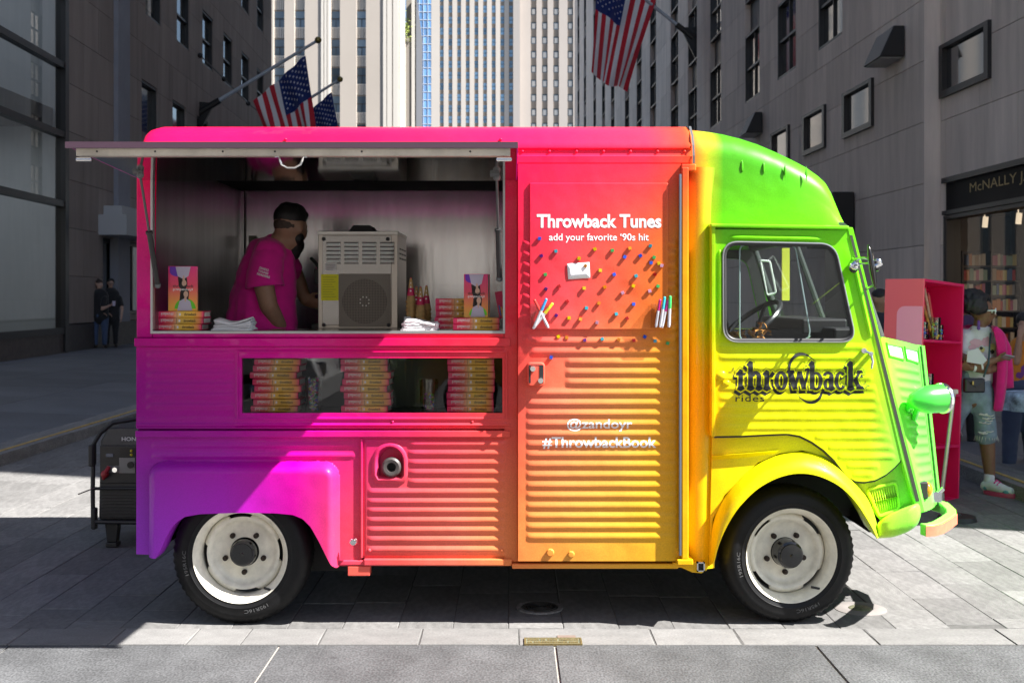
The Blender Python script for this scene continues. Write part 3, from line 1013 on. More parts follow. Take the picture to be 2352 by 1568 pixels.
def tower(name, label, px0, px1, Y, strips, pitch, first, wh, mw, glassm, top=-700, kind=0, back=30, spm=None):
    x0, x1 = PX(px0, Y), PX(px1, Y)
    t = thing(name, label, 'tower', ((x0 + x1) / 2, Y, 0))
    s = Y / 2860
    ztop = PZ(top, Y)
    edges = [px0]
    b = MB()
    for a, b_ in strips:
        b.box(PX(edges[-1], Y), PX(a, Y), Y, Y + 1.0, 0, ztop)
        edges.append(b_)
    b.box(PX(edges[-1], Y), x1, Y, Y + 1.0, 0, ztop)
    part('pier', b, mw, t, 0)
    b = MB(); b.box(x0, x1, Y + 1.0, Y + back, 0, ztop)
    part('wall', b, mw if spm is None else spm, t, 0)
    # windows: one unit mesh per tower, a part each
    wpx = strips[0][1] - strips[0][0]
    u = MB()
    w, h, p = wpx * s, wh * s, pitch * s
    if kind == 0:                        # plain sash under a stone spandrel
        u.mat(0).box(-w / 2, w / 2, .45, .55, 0, h)
        u.mat(1).box(-w / 2, w / 2, .42, .6, h, p)
        u.mat(2).box(-w / 2, -w / 2 + .06 * w, .35, .5, 0, h); u.box(w / 2 - .06 * w, w / 2, .35, .5, 0, h); u.box(-w / 2, w / 2, .34, .5, h * .48, h * .54)
    elif kind == 1:                      # tall window with a pale lattice and spandrel
        u.mat(0).box(-w / 2, w / 2, .45, .55, 0, p * .57)
        u.mat(1).box(-w / 2, w / 2, .4, .6, p * .57, p * .60)
        for k in range(6):
            xx = -w / 2 + w * (k + .5) / 6
            u.mat(3).box(xx - w * .05, xx + w * .05, .38, .5, p * .62, p * .97)
        u.mat(3).box(-w / 2, w / 2, .37, .5, p * .97, p)
        u.mat(2).box(-w / 2, w / 2, .46, .55, p * .6, p * .97)
        u.mat(2).box(-w * .03, w * .03, .4, .5, 0, p * .3); u.box(-w / 2, w / 2, .4, .5, p * .28, p * .32)
    else:                                # framed sash, dark
        u.mat(0).box(-w / 2, w / 2, .5, .6, 0, h)
        u.mat(2).box(-w / 2, -w / 2 + .14 * w, .36, .55, 0, h); u.box(w / 2 - .14 * w, w / 2, .36, .55, 0, h); u.box(-w / 2, w / 2, .36, .55, h * .92, h)
        u.mat(3).box(-w * .27, w * .27, .45, .52, h * .1, h * .8)
        u.mat(1).box(-w / 2, w / 2, .5, .6, h, p)
    me = u.mesh('window', [glassm, M_spg, M_frame2, M_wb], smooth=0)
    y = first
    while y < 345:
        for a, b_ in strips:
            dy = random.choice((0, 0, 0))
            piece('window', me, t, (PX((a + b_) / 2, Y), Y, PZ(y + pitch, Y)), ((b_ - a) / wpx, 1, 1))
        y += pitch
    # the storeys above the picture, as plain bands
    b = MB()
    for a, b_ in strips:
        b.box(PX(a, Y), PX(b_, Y), Y + .5, Y + .9, PZ(first, Y), ztop)
    part('upper_glazing', b, glassm, t, 0)
    return t
M_frame2 = pm('dark_sash', (0.05, 0.055, 0.06), 0.5)
S1 = [(684, 711), (736, 762), (827, 850), (891, 915)]
T1 = tower('limestone_tower', 'sunlit limestone tower with white flutings behind the two left flags', 200, 1000, 130, S1, 71, -75, 40, M_t1, M_gl2, kind=1, back=6)
b = MB()
for (pa_, pb_) in ((803, 809), (811, 817), (819, 825), (958, 966), (968, 980), (983, 996)):
    b.box(PX(pa_, 130), PX(pb_, 130), 129.88, 130.02, 0, PZ(-700, 130))
part('fluting', b, M_t1w, T1, 0)
b = MB()
for px in (225, 290, 360, 410, 480, 530, 600, 645):
    b.box(PX(px, 130), PX(px + 26, 130), 129.95, 130.02, 0, PZ(-700, 130))
part('side_glazing', b, M_gl2, T1, 0, kind='stuff')
LT = thing('terraced_block', 'pale setback block with a rooftop shrub right of the limestone tower', 'building', (PX(1020, 150), 150, 0))
b = MB(); b.box(PX(985, 150), PX(1032, 150), 150, 152, 0, PZ(92, 150)); b.box(PX(1012, 150), PX(1038, 151), 152, 154, 0, PZ(-700, 151))
part('wall', b, pm('setback_stone', (.34, .30, .26), .85), LT, 0)
b = MB(); b.box(PX(1006, 150), PX(1014, 150), 149.9, 150.02, 0, PZ(110, 150)); b.box(PX(1029, 150), PX(1037, 150), 149.9, 150.02, 0, PZ(-700, 150))
part('fluting', b, M_t1w, LT, 0)
b = MB(); b.add([(PX(1040, 150), 150.1, 0), (PX(1056, 176), 176, 0), (PX(1056, 176), 176, PZ(100, 176)), (PX(1040, 150), 150.1, PZ(-20, 150))], [(0, 1, 2, 3)])
part('side_wall', b, pm('shade_toned_side', (0.065, 0.068, 0.078), 0.8), LT, 0, fixn=False)  # stone darkened in colour so this sunward side looks shaded
b = MB()
rnd2 = random.Random(3)
for k in range(260):
    c = Vector((PX(1010, 149.8) + rnd2.gauss(0, .38), 149.6 + rnd2.gauss(0, .4), PZ(74, 150) + rnd2.gauss(0, .75)))
    q = Matrix.Rotation(rnd2.uniform(0, 6), 3, 'Z') @ Matrix.Rotation(rnd2.uniform(0, 3), 3, 'X')
    b.add([c + q @ Vector(p) for p in ((-.12, -.08, 0), (.12, -.08, 0), (.12, .08, 0), (-.12, .08, 0))], [(0, 1, 2, 3)])
ts = thing('terrace_shrub', 'yellow green shrub on the roof terrace between the far towers', 'shrub', (PX(1010, 150), 150, PZ(92, 150)))
part('foliage', b, pm('yellow_leaves', (0.30, 0.36, 0.08), 0.7), ts, 0, fixn=False)
b = MB(); b.cyl((PX(1010, 150), 149.8, PZ(92, 150)), (PX(1010, 150), 149.8, PZ(70, 150)), .08, .03)
part('trunk', b, pm('bark', (.08, .06, .04), .9), ts)
# blue glass tower
BT = thing('blue_glass_tower', 'blue glass tower in the gap between the limestone towers', 'tower', (PX(1062, 420), 420, 0))
b = MB(); b.box(PX(1030, 420), PX(1100, 420), 420.6, 450, 0, PZ(-700, 420))
part('core', b, M_frame2, BT, 0)
u = MB(); u.box(-.5, .5, 0, .2, 0, 1)
mp = u.mesh('glass_panel', pm('blue_curtain_glass', (0.16, 0.33, 0.62), 0.12, spec=.9, rand=.35), smooth=0)
for i in range(5):
    for j in range(17):
        piece('glass_panel', mp, BT, (PX(1042 + 11 * i, 420), 420.2, PZ(-10 + 20 * (j + 1), 420)), (10.2 * 420 / 2860, 1, 18.6 * 420 / 2860))
b = MB()
for j in range(60):
    z = PZ(330 - 20 * j, 420); b.box(PX(1030, 420), PX(1100, 420), 420.1, 420.6, z - .12, z + .12)
for i in range(7):
    b.box(PX(1036.5 + 11 * i, 420) - .08, PX(1036.5 + 11 * i, 420) + .08, 420.05, 420.6, 0, PZ(-700, 420))
part('mullions', b, pm('pale_mullion', (0.55, 0.6, 0.68), 0.5), BT, 0)
S3 = [(X2(1200 + 56.6 * k), X2(1226 + 56.6 * k)) for k in range(9)]
T3 = tower('slab_tower', 'tall limestone slab tower with nine narrow columns of blue windows', 1078, 1292, 330, S3, 27.6, -24, 17, M_t3, M_gl1, kind=0, spm=M_spg)
b = MB(); b.box(PX(1283, 329), PX(1300, 329), 329, 350, 0, PZ(-700, 330))
part('corner_pier', b, pm('grey_pier_stone', (0.36, 0.33, 0.31), .85), T3, 0)  # stone darker than the tower face
S4 = [(X2(1795), X2(1832)), (X2(1868), X2(1905)), (X2(1942), X2(1979)), (X2(2035), X2(2072)), (X2(2108), X2(2145)), (X2(2178), X2(2215)), (X2(2252), X2(2289))]
T4 = tower('pale_tower', 'pale limestone tower with framed dark windows behind the big right flag', 1296, 1540, 333, S4, 36, -35, 18, M_t4, M_gl2, kind=2)
# unseen block behind the camera, turned sunward to brighten what steel and panes mirror
OB = thing('sunward_block', 'unseen stone block turned sunward to brighten reflections', 'building', (0, -34, 0), None, (0, 0, R(-40)))
b = MB(); b.box(-34, 26, -12, 0, 0, 24)
part('wall', b, pm('opposite_stone', (0.36, 0.33, 0.30), .85, nz=(.2, .2)), OB, 0, local=True)
b = MB()
for i in range(20):
    for j in range(8):
        if i < 14 and j < 4: b.box(-32 + i * 4.1, -30.4 + i * 4.1, -.01, .06, 5 + j * 4, 7.4 + j * 4)
part('glazing', b, M_pane, OB, 0, local=True, kind='stuff')

# ------------------------------------------------------------------ flags
M_red = pm('flag_red', (0.62, 0.02, 0.04), 0.75, sheen=.3)
M_white = pm('flag_white', (0.86, 0.86, 0.88), 0.75, sheen=.3)
M_blue = pm('flag_blue', (0.012, 0.03, 0.17), 0.75, sheen=.3)
M_pole = pm('pale_pole', (0.45, 0.50, 0.56), 0.4)
M_gold = pm('gold_ball', (0.30, 0.24, 0.08), 0.3, 0.8)
def sheer(m, k=.35):
    nt = m.node_tree; p = nt.nodes['Principled BSDF']; out = nt.nodes['Material Output']
    tl = nt.nodes.new('ShaderNodeBsdfTranslucent'); mx = nt.nodes.new('ShaderNodeMixShader'); mx.inputs[0].default_value = k
    if p.inputs['Base Color'].is_linked: nt.links.new(p.inputs['Base Color'].links[0].from_socket, tl.inputs[0])
    else: tl.inputs[0].default_value = p.inputs['Base Color'].default_value
    nt.links.new(p.outputs[0], mx.inputs[1]); nt.links.new(tl.outputs[0], mx.inputs[2]); nt.links.new(mx.outputs[0], out.inputs[0])
for m_ in (M_red, M_white, M_blue): sheer(m_)
def flag(label, H0, H1, F0, F1, wave, amp, group, bulge=0.0):
    """canton corner H0 at the pole's tip, H1 lower on the pole; F0, F1 the fly corners"""
    NU, NV = 39, 26
    def P(s, t):
        a = H0.lerp(H1, s); c = F0.lerp(F1, s)
        p = a.lerp(c, t)
        ph = s * wave + t * 1.3
        p = p + Vector((0.18 * amp * math.sin(ph * 2.0 + 1) * t, -amp * (math.sin(ph) * (0.25 + t) + .35 * math.sin(2.3 * ph + 4 * t)), 0.10 * amp * math.sin(ph * 1.7) * t))
        return p
    b = MB()
    rows = [[P(i / NU, j / NV) for i in range(NU + 1)] for j in range(NV + 1)]
    n = NU + 1
    b.v = [tuple(p) for r in rows for p in r]
    for j in range(NV):
        for i in range(NU):
            st = i * 13 // NU
            canton = i < 21 and j < NV * .4
            b.f.append((j * n + i, j * n + i + 1, (j + 1) * n + i + 1, (j + 1) * n + i))
            b.m.append(2 if canton else (0 if st % 2 == 0 else 1))
    t = thing('flag', label, 'flag', H0, group)
    part('cloth', b, [M_red, M_white, M_blue], t, 180, fixn=False)
    st = MB()
    for r in range(9):
        for c in range(6 if r % 2 == 0 else 5):
            s = (r + .75) / 9.6 * (21 / NU)
            tt = (c + (.6 if r % 2 == 0 else 1.1)) / 6.3 * .4
            p = P(s, tt)
            e1 = (P(s + .01, tt) - p).normalized(); e2 = (P(s, tt + .01) - p).normalized()
            nn = e1.cross(e2).normalized()
            for sg in (1, -1):
                o = p + nn * .012 * sg
                ring = []
                for k in range(10):
                    rr = .052 if k % 2 == 0 else .022
                    a = math.pi * k / 5
                    ring.append(o + e1 * math.cos(a) * rr + e2 * math.sin(a) * rr)
                st.add([o] + ring, [(0, 1 + k, 1 + (k + 1) % 10) for k in range(10)])
    part('star', st, M_white, t, 0, kind='stuff', fixn=False)
    return t
def pole(label, p0, p1, group, side):
    t = thing('flagpole', label, 'flagpole', p0, group)
    b = MB(); b.cyl(p0, p1, .075, .05, 12)
    part('pole', b, M_pole, t)
    b = MB(); b.ball(p1 + (p1 - p0).normalized() * .08, .12, 12, 8)
    part('finial', b, M_gold, t)
    d = (p1 - p0).normalized()
    b = MB()
    b.cyl(p0 - d * .1, p0 + d * .75, .13, .11, 12)
    w = Vector((-side * .35 if side else 0, 0, 0))
    q = p0 + d * .55
    b.prism([p0 + Vector((-.25 * side, -.06, .35)), q + Vector((0, -.06, 0)), p0 + Vector((-.25 * side, -.06, -1.1))], (0, .12, 0))
    part('bracket', b, M_black, t, 0)
    return t
Yf = 38.7
pole('pale flagpole with gold ball on the left facade, nearer of the two', at(461, 257, Yf), at(726, 95.5, Yf), 'flagpoles on the left facade', 1)
flag('US flag hanging on the nearer pole of the left facade', at(702, 128, Yf), at(583, 233, Yf), at(735, 355, Yf), at(640, 395, Yf), 9.0, .22, 'US flags over the street')
Yf = 45.6
b0 = at(610, 280, Yf); pole('farther left flagpole, its gold ball just right of the nearer flag', at(555, 325, Yf), at(777, 185, Yf), 'flagpoles on the left facade', 1)
flag('US flag just above the van roof on the farther left pole', at(762, 212, Yf), at(664, 295, Yf), at(795, 395, Yf), at(715, 430, Yf), 9.0, .22, 'US flags over the street')
Yf = 45.4
pole('pale flagpole on a black bracket on the right facade', at(1588, 84, Yf), at(1335, -118, Yf), 'flagpoles on the right facade', -1)
flag('big US flag hanging from the right facade at the top edge', at(1372, -85, Yf), at(1508, -2, Yf), at(1358, 172, Yf), at(1438, 212, Yf), 8.0, .32, 'US flags over the street')
# thin cable with small fixings on the left facade
b = MB()
cp = [at(460, 128, 36.2), at(515, 182, 38.9), at(570, 238, 42.0), at(608, 268, 45.5), at(660, 320, 48)]
b.tube(cp, .02, 5)
for p in cp:
    b.ball(p, .09, 8, 6)
solo('cable', b, M_black, 'thin black cable with small fixings strung along the left facade', 'cable', cp[0])
# ------------------------------------------------------------------ the food van
YS = 5.30                                   # plane of the van's near side
def X(u, Y=YS): return (u - CX) / F * Y
def Z(v, Y=YS): return CZ - (v - HY) / F * Y
van = thing('food_van', 'rainbow painted corrugated food van with an open serving hatch', 'food van', (0, 6.25, 0))

M_paint = bpy.data.materials.new('rainbow_van_paint')
M_paint.use_nodes = True
def build_paint(m):
    nt = m.node_tree
    p = nt.nodes['Principled BSDF']
    p.inputs['Roughness'].default_value = 0.38
    p.inputs['Coat Weight'].default_value = 0.28
    p.inputs['Specular IOR Level'].default_value = 0.12
    p.inputs['Coat Roughness'].default_value = 0.07
    tc = nt.nodes.new('ShaderNodeTexCoord')
    tc.object = van
    sx = nt.nodes.new('ShaderNodeSeparateXYZ')
    nt.links.new(tc.outputs['Object'], sx.inputs[0])
    # a slow wobble so that the sprayed transitions are not ruler straight
    n = nt.nodes.new('ShaderNodeTexNoise')
    n.inputs['Scale'].default_value = 1.6
    n.inputs['Detail'].default_value = 3
    nt.links.new(tc.outputs['Object'], n.inputs['Vector'])
    ad = nt.nodes.new('ShaderNodeMath'); ad.operation = 'MULTIPLY_ADD'
    ad.inputs[1].default_value = 0.10
    nt.links.new(n.outputs[0], ad.inputs[0])
    nt.links.new(sx.outputs[0], ad.inputs[2])
    mr = nt.nodes.new('ShaderNodeMapRange')
    mr.inputs[1].default_value, mr.inputs[2].default_value = -1.75 + .05, 2.15 + .05
    nt.links.new(ad.outputs[0], mr.inputs[0])
    levels = [
        (1275, [(313, (150, 52, 188)), (520, (178, 36, 200)), (690, (225, 0, 170)), (790, (255, 75, 110)), (900, (250, 98, 92)), (1040, (250, 120, 95)), (1180, (248, 140, 75)), (1320, (246, 168, 68)), (1480, (245, 180, 48)), (1580, (245, 185, 15)), (1700, (250, 222, 10)), (1860, (248, 240, 20)), (1985, (222, 240, 40)), (2060, (165, 245, 75)), (2140, (120, 240, 85))]),  # purple end lightened to carry the bright ground's reflection
        (910, [(313, (138, 0, 120)), (520, (160, 0, 128)), (690, (250, 0, 175)), (850, (255, 5, 135)), (1000, (250, 46, 88)), (1180, (240, 80, 74)), (1300, (246, 128, 92)), (1430, (246, 158, 76)), (1540, (244, 165, 25)), (1610, (246, 182, 5)), (1700, (240, 226, 10)), (1860, (228, 236, 8)), (1990, (205, 238, 20)), (2060, (130, 243, 70)), (2140, (105, 240, 80))]),
        (650, [(313, (190, 0, 110)), (520, (215, 0, 120)), (690, (240, 0, 125)), (850, (250, 0, 95)), (1000, (248, 24, 78)), (1180, (234, 36, 66)), (1300, (246, 76, 84)), (1430, (242, 100, 66)), (1525, (228, 118, 34)), (1585, (232, 176, 15)), (1620, (175, 205, 10)), (1660, (118, 222, 12)), (1760, (130, 232, 12)), (1900, (128, 238, 15)), (2000, (122, 238, 35)), (2140, (110, 240, 80))]),
        (330, [(313, (240, 10, 78)), (520, (245, 14, 78)), (690, (255, 18, 84)), (850, (255, 22, 88)), (1000, (252, 28, 82)), (1180, (250, 26, 84)), (1300, (248, 34, 84)), (1480, (246, 48, 82)), (1575, (240, 70, 48)), (1600, (238, 140, 50)), (1628, (170, 190, 40)), (1660, (72, 156, 26)), (1800, (64, 158, 24)), (1900, (78, 168, 28)), (2000, (95, 205, 40))]),
    ]
    prev = None
    for k, (v, stops) in enumerate(levels):
        cr = nt.nodes.new('ShaderNodeValToRGB')
        els = cr.color_ramp.elements
        while len(els) > 1:
            els.remove(els[-1])
        for i, (u, c) in enumerate(stops):
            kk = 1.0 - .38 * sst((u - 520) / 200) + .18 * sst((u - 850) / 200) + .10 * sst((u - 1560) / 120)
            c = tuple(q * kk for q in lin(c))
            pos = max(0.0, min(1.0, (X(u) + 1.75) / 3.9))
            if i == 0:
                els[0].position = pos
                els[0].color = (*c, 1)
            else:
                els.new(pos).color = (*c, 1)
        nt.links.new(mr.outputs[0], cr.inputs[0])
        if prev is None:
            prev = cr.outputs[0]
        else:
            zr = nt.nodes.new('ShaderNodeMapRange')
            zr.interpolation_type = 'SMOOTHSTEP'
            zr.inputs[1].default_value, zr.inputs[2].default_value = Z(levels[k - 1][0]), Z(v)
            nt.links.new(sx.outputs[2], zr.inputs[0])
            mx = nt.nodes.new('ShaderNodeMix'); mx.data_type = 'RGBA'
            nt.links.new(zr.outputs[0], mx.inputs[0])
            nt.links.new(prev, mx.inputs[6])
            nt.links.new(cr.outputs[0], mx.inputs[7])
            prev = mx.outputs[2]
    # faint dust and spray grain
    g = nt.nodes.new('ShaderNodeTexNoise'); g.inputs['Scale'].default_value = 190; g.inputs['Detail'].default_value = 3
    nt.links.new(tc.outputs['Object'], g.inputs['Vector'])
    gr = nt.nodes.new('ShaderNodeMapRange')
    gr.inputs[1].default_value, gr.inputs[2].default_value, gr.inputs[3].default_value, gr.inputs[4].default_value = .3, .7, .90, 1.08
    nt.links.new(g.outputs[0], gr.inputs[0])
    vm = nt.nodes.new('ShaderNodeVectorMath'); vm.operation = 'SCALE'
    nt.links.new(prev, vm.inputs[0]); nt.links.new(gr.outputs[0], vm.inputs['Scale'])
    nt.links.new(vm.outputs[0], p.inputs['Base Color'])
    b = nt.nodes.new('ShaderNodeBump'); b.inputs['Strength'].default_value = .12; b.inputs['Distance'].default_value = .002
    nt.links.new(g.outputs[0], b.inputs['Height'])
    b2 = nt.nodes.new('ShaderNodeBump'); b2.inputs['Strength'].default_value = .55; b2.inputs['Distance'].default_value = .02
    n2 = nt.nodes.new('ShaderNodeTexNoise'); n2.inputs['Scale'].default_value = 4.5
    nt.links.new(tc.outputs['Object'], n2.inputs['Vector']); nt.links.new(n2.outputs[0], b2.inputs['Height'])
    nt.links.new(b2.outputs[0], b.inputs['Normal'])
    nt.links.new(b.outputs[0], p.inputs['Normal'])
    nt.links.new(b2.outputs[0], p.inputs['Coat Normal'])
M_steel = pm('brushed_steel', (0.56, 0.56, 0.565), 0.2, 1.0, nz=(3, 0.15), bump=(1.0, 0.42, 0.02), stretch=(3, 3, .4))
M_steel2 = pm('dark_steel_wall', (0.30, 0.30, 0.32), 0.30, 1.0, nz=(2, 0.2), bump=(1.5, 0.3, 0.01), stretch=(5, 5, .5))
M_under = pm('awning_steel', (0.62, 0.60, 0.57), 0.07, 1.0, bump=(1.2, 0.12, 0.01))
M_chrome = pm('chrome', (0.75, 0.76, 0.78), 0.12, 1.0)
M_rubber = pm('black_rubber', (0.02, 0.02, 0.021), 0.55)
M_grayrub = pm('grey_rubber', (0.10, 0.105, 0.11), 0.4)
M_dark = pm('dark_interior', (0.012, 0.012, 0.014), 0.6)
M_cream = pm('cream_white_wheel', (0.74, 0.70, 0.58), 0.35, nz=(16, .16), coat=.2)
M_tyre = pm('tyre_rubber', (0.008, 0.008, 0.0085), 0.5, spec=.22, nz=(30, .25), bump=(90, .2, .002))
M_hub = pm('black_hub', (0.008, 0.008, 0.009), 0.18, coat=.5)
M_pinkedge = pm('magenta_edge', lin((215, 0, 190)), 0.4)

def sst(t):
    t = max(0.0, min(1.0, t))
    return t * t * (3 - 2 * t)
def ribs(x, z, lst):
    best = 0.0
    for (x0, x1, zc, w, h) in lst:
        d = abs(z - zc)
        if d < w and x0 < x < x1:
            e = min(x - x0, x1 - x) / 0.035
            e = math.sqrt(max(0.0, 1 - (1 - min(1.0, e)) ** 2))
            best = max(best, h * (0.5 + 0.5 * math.cos(math.pi * d / w)) * e)
    return best
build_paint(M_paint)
def lins(a, b, n): return [a + (b - a) * i / n for i in range(n + 1)]
def sheet(mb, xs, ztop, zbot, nz, yb, bump, fold=0.03, ff=None):
    """a pressed panel: x columns, from ztop(x) to zbot(x), relief towards the viewer, edges folded inwards"""
    cols = []
    for x in xs:
        zt, zb = ztop(x), zbot(x)
        c = [(x, yb - bump(x, zt) + fold, zt)]
        for j in range(nz + 1):
            z = zt + (zb - zt) * j / nz
            c.append((x, yb - bump(x, z), z))
        c.append((x, yb - bump(x, zb) + (ff or fold), zb))
        cols.append(c)
    fl = [(p[0], p[1] + fold, p[2]) for p in cols[0]]
    fr = [(p[0], p[1] + fold, p[2]) for p in cols[-1]]
    mb.grid([fl] + cols + [fr])
    return mb
def bead(mb, p0, p1, w, h, n=10):
    """an embossed bead lying on the plane, from p0 to p1"""
    p0, p1 = Vector(p0), Vector(p1)
    d = (p1 - p0).normalized()
    side = d.cross(Vector((0, -1, 0))).normalized()
    rows = []
    L = (p1 - p0).length
    for s in [0, .012, .03, .06] + [.5 * L] + [L - .06, L - .03, L - .012, L]:
        e = min(s, L - s) / .05
        e = math.sqrt(max(0.0, 1 - (1 - min(1, e)) ** 2))
        rows.append([p0 + d * s + side * (w * e * math.cos(math.pi * k / n)) + Vector((0, -h * e * math.sin(math.pi * k / n), 0)) for k in range(n + 1)])
    mb.grid(rows)
    return mb
def rpoly(pts, r, Y, n=6):
    """rounded outline through photo pixels at distance Y"""
    P = [Vector((p[0], p[1])) for p in pts]
    out = []
    for i, p in enumerate(P):
        a, c = P[i - 1], P[(i + 1) % len(P)]
        d0, d1 = (a - p).normalized(), (c - p).normalized()
        for k in range(n + 1):
            t = k / n
            q = p + d0 * r * (1 - t) ** 2 + d1 * r * t ** 2
            out.append(Vector((X(q.x, Y), Y, Z(q.y, Y))))
    return out
def pts(lst, Y): return [Vector((X(u, Y), Y, Z(v, Y))) for u, v in lst]
def interp(lst, x):
    if x <= lst[0][0]: return lst[0][1]
    for (a, b), (c, d) in zip(lst, lst[1:]):
        if x <= c: return b + (d - b) * (x - a) / (c - a)
    return lst[-1][1]

# ---- roof of the box: lofted section with drip rails
xr0, xr1 = X(318), X(1588)
sec = [(-.010, 2.133), (-.024, 2.138), (-.024, 2.168), (-.006, 2.174), (0.002, 2.200), (-.010, 2.208), (-.010, 2.222), (.008, 2.238), (.022, 2.262), (.048, 2.290), (.09, 2.312), (.16, 2.33), (.35, 2.352), (1.0, 2.365)]
sec = sec + [(2.0 - a, b) for a, b in sec[::-1][1:]]
b = MB()
rows = []
for x in [xr0, xr0 + .012, xr0 + .03, xr0 + .07] + lins(xr0 + .2, xr1 - .1, 10) + [xr1 - .03, xr1 - .012, xr1]:
    k = min((x - xr0) / .07, 1.0)
    k = math.sqrt(max(0, 1 - (1 - k) ** 2)) * .06 + .94
    row = []
    for i, (y, z) in enumerate(sec):
        w = 0.0 if xr0 < x - .08 else 0
        row.append((x, YS + 1.0 + (y - 1.0) * (0.5 + k / 2), 2.12 + (z - 2.12) * (k ** 4)))
    rows.append(row)
b.grid(rows)
n = len(sec)
b.f.append(tuple(range(n))); b.m.append(0)
b.f.append(tuple(len(b.v) - n + i for i in range(n))); b.m.append(0)
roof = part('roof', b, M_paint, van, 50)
b = MB()
for u in list(range(1200, 1590, 62)):
    b.ball((X(u), YS - .004, Z(348)), .007, 8, 6)
for u in (655, 1150):
    b.ball((X(u), YS + .01, 2.25), .007, 8, 6)
part('rivet', b, M_paint, roof, 180)
b = MB(); b.grid([[(xr1 + .001, YS - .030, 2.133), (xr1 + .012, YS - .030, 2.133)], [(xr1 + .001, YS - .030, 2.17), (xr1 + .012, YS - .030, 2.17)], [(xr1 + .001, YS - .016, 2.22), (xr1 + .012, YS - .016, 2.22)], [(xr1 + .001, YS + .015, 2.27), (xr1 + .012, YS + .015, 2.27)], [(xr1 + .001, YS + .085, 2.322), (xr1 + .012, YS + .085, 2.322)], [(xr1 + .001, YS + .35, 2.362), (xr1 + .012, YS + .35, 2.362)]])
part('seal', b, M_grayrub, roof, 0)

# ---- side frame around the serving opening
b = MB()
b.box(X(313), X(349), YS, YS + .05, Z(776), 2.15)                # rear corner post
b.box(X(1158), X(1190), YS - .004, YS + .05, Z(1290), 2.134)     # post beside the door
b.box(X(349), X(1158), YS + .002, YS + .05, Z(398), 2.15)        # header
b.box(X(349), X(1158), YS + .002, YS + .05, Z(776), Z(762))      # sill
sf = part('side_frame', b, M_paint, van, 0, bev=.006)
b = MB()
b.box(X(350), X(1157), YS - .004, YS + .03, Z(766), Z(760))
b.box(X(346), X(351), YS - .004, YS + .03, Z(766), Z(408)); b.box(X(1155), X(1160), YS - .007, YS + .03, Z(766), Z(408))
part('opening_trim', b, pm('dull_aluminium', (.42, .42, .43), .4, .8), sf, 0, bev=.001)
# ---- belt: ledges and ribbed panel with the display window
b = MB()
b.box(X(310), X(1172), YS - .014, YS + .04, Z(795), Z(776))
b.box(X(313), X(1172), YS - .018, YS + .04, Z(1003), Z(988))
b.box(X(313), X(1172), YS + .02, YS + .05, Z(988), Z(984.5))
part('ledge', b, M_paint, van, 0, bev=.005)
rl = [(X(338), X(538), Z(v), .020, .0065) for v in (812, 836, 860, 884, 908, 932)]
def belt_bump(x, z):
    h = ribs(x, z, rl)
    # pressed border and the raised frame round the display window
    if x > X(538):
        d = min(x - X(540), X(1168) - x, z - Z(981), Z(801) - z)
        h += .006 * sst(d / .012)
    h += .008 * (1 - sst(abs(z - Z(975)) / .012)) + .006 * (1 - sst(abs(z - Z(962)) / .01)) * (1 if x > X(538) else .5)
    return h
xs = lins(X(313), X(350), 6) + lins(X(356), X(530), 14) + lins(X(536), X(556), 6)
z0w, z1w = Z(948), Z(822)
b = MB()
sheet(b, xs, lambda x: Z(796), lambda x: Z(984), 74, YS, belt_bump)
xs2 = [X(556)] + lins(X(570), X(1140), 12) + [X(1154)]
sheet(b, xs2, lambda x: Z(796), lambda x: z1w, 16, YS, belt_bump, fold=.02)
sheet(b, xs2, lambda x: z0w, lambda x: Z(984), 24, YS, belt_bump, fold=.02)
sheet(b, [X(1154), X(1160), X(1166), X(1168), X(1172)], lambda x: Z(796), lambda x: Z(984), 74, YS, belt_bump)
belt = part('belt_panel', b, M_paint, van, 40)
b = MB()
for (u0, u1, v0, v1) in ((546, 1164, 806.5, 809.5), (546, 1164, 958.5, 961), (545, 548, 807, 961), (1161, 1164, 807, 961)):
    b.box(X(u0), X(u1), YS - .012, YS + .01, Z(v1), Z(v0))
part('window_frame', b, M_paint, belt, 0, bev=.003)
b = MB()
for u in (718, 902, 1085):
    b.ball((X(u), YS - .008, Z(968)), .006, 8, 6)
part('rivet', b, M_paint, belt, 180)
b = MB(); b.add([(X(553), YS + .004, Z(951)), (X(1157), YS + .004, Z(951)), (X(1157), YS + .004, Z(819)), (X(553), YS + .004, Z(819))], [(0, 1, 2, 3)])
part('display_pane', b, glass('display_glass', (.97, .97, .97), .004, 1.35), van, 0, fixn=False)
b = MB()
b.box(X(545), X(1165), 5.60, 5.62, Z(985), Z(800)); b.box(X(545), X(1165), YS + .03, 5.62, Z(952) - .02, Z(949)); b.box(X(545), X(1165), YS + .03, 5.62, Z(812), Z(806))
b.box(X(545) - .02, X(545), YS + .03, 5.62, Z(985), Z(800)); b.box(X(1165), X(1165) + .02, YS + .03, 5.62, Z(985), Z(800))
part('display_case', b, M_dark, van, 0)

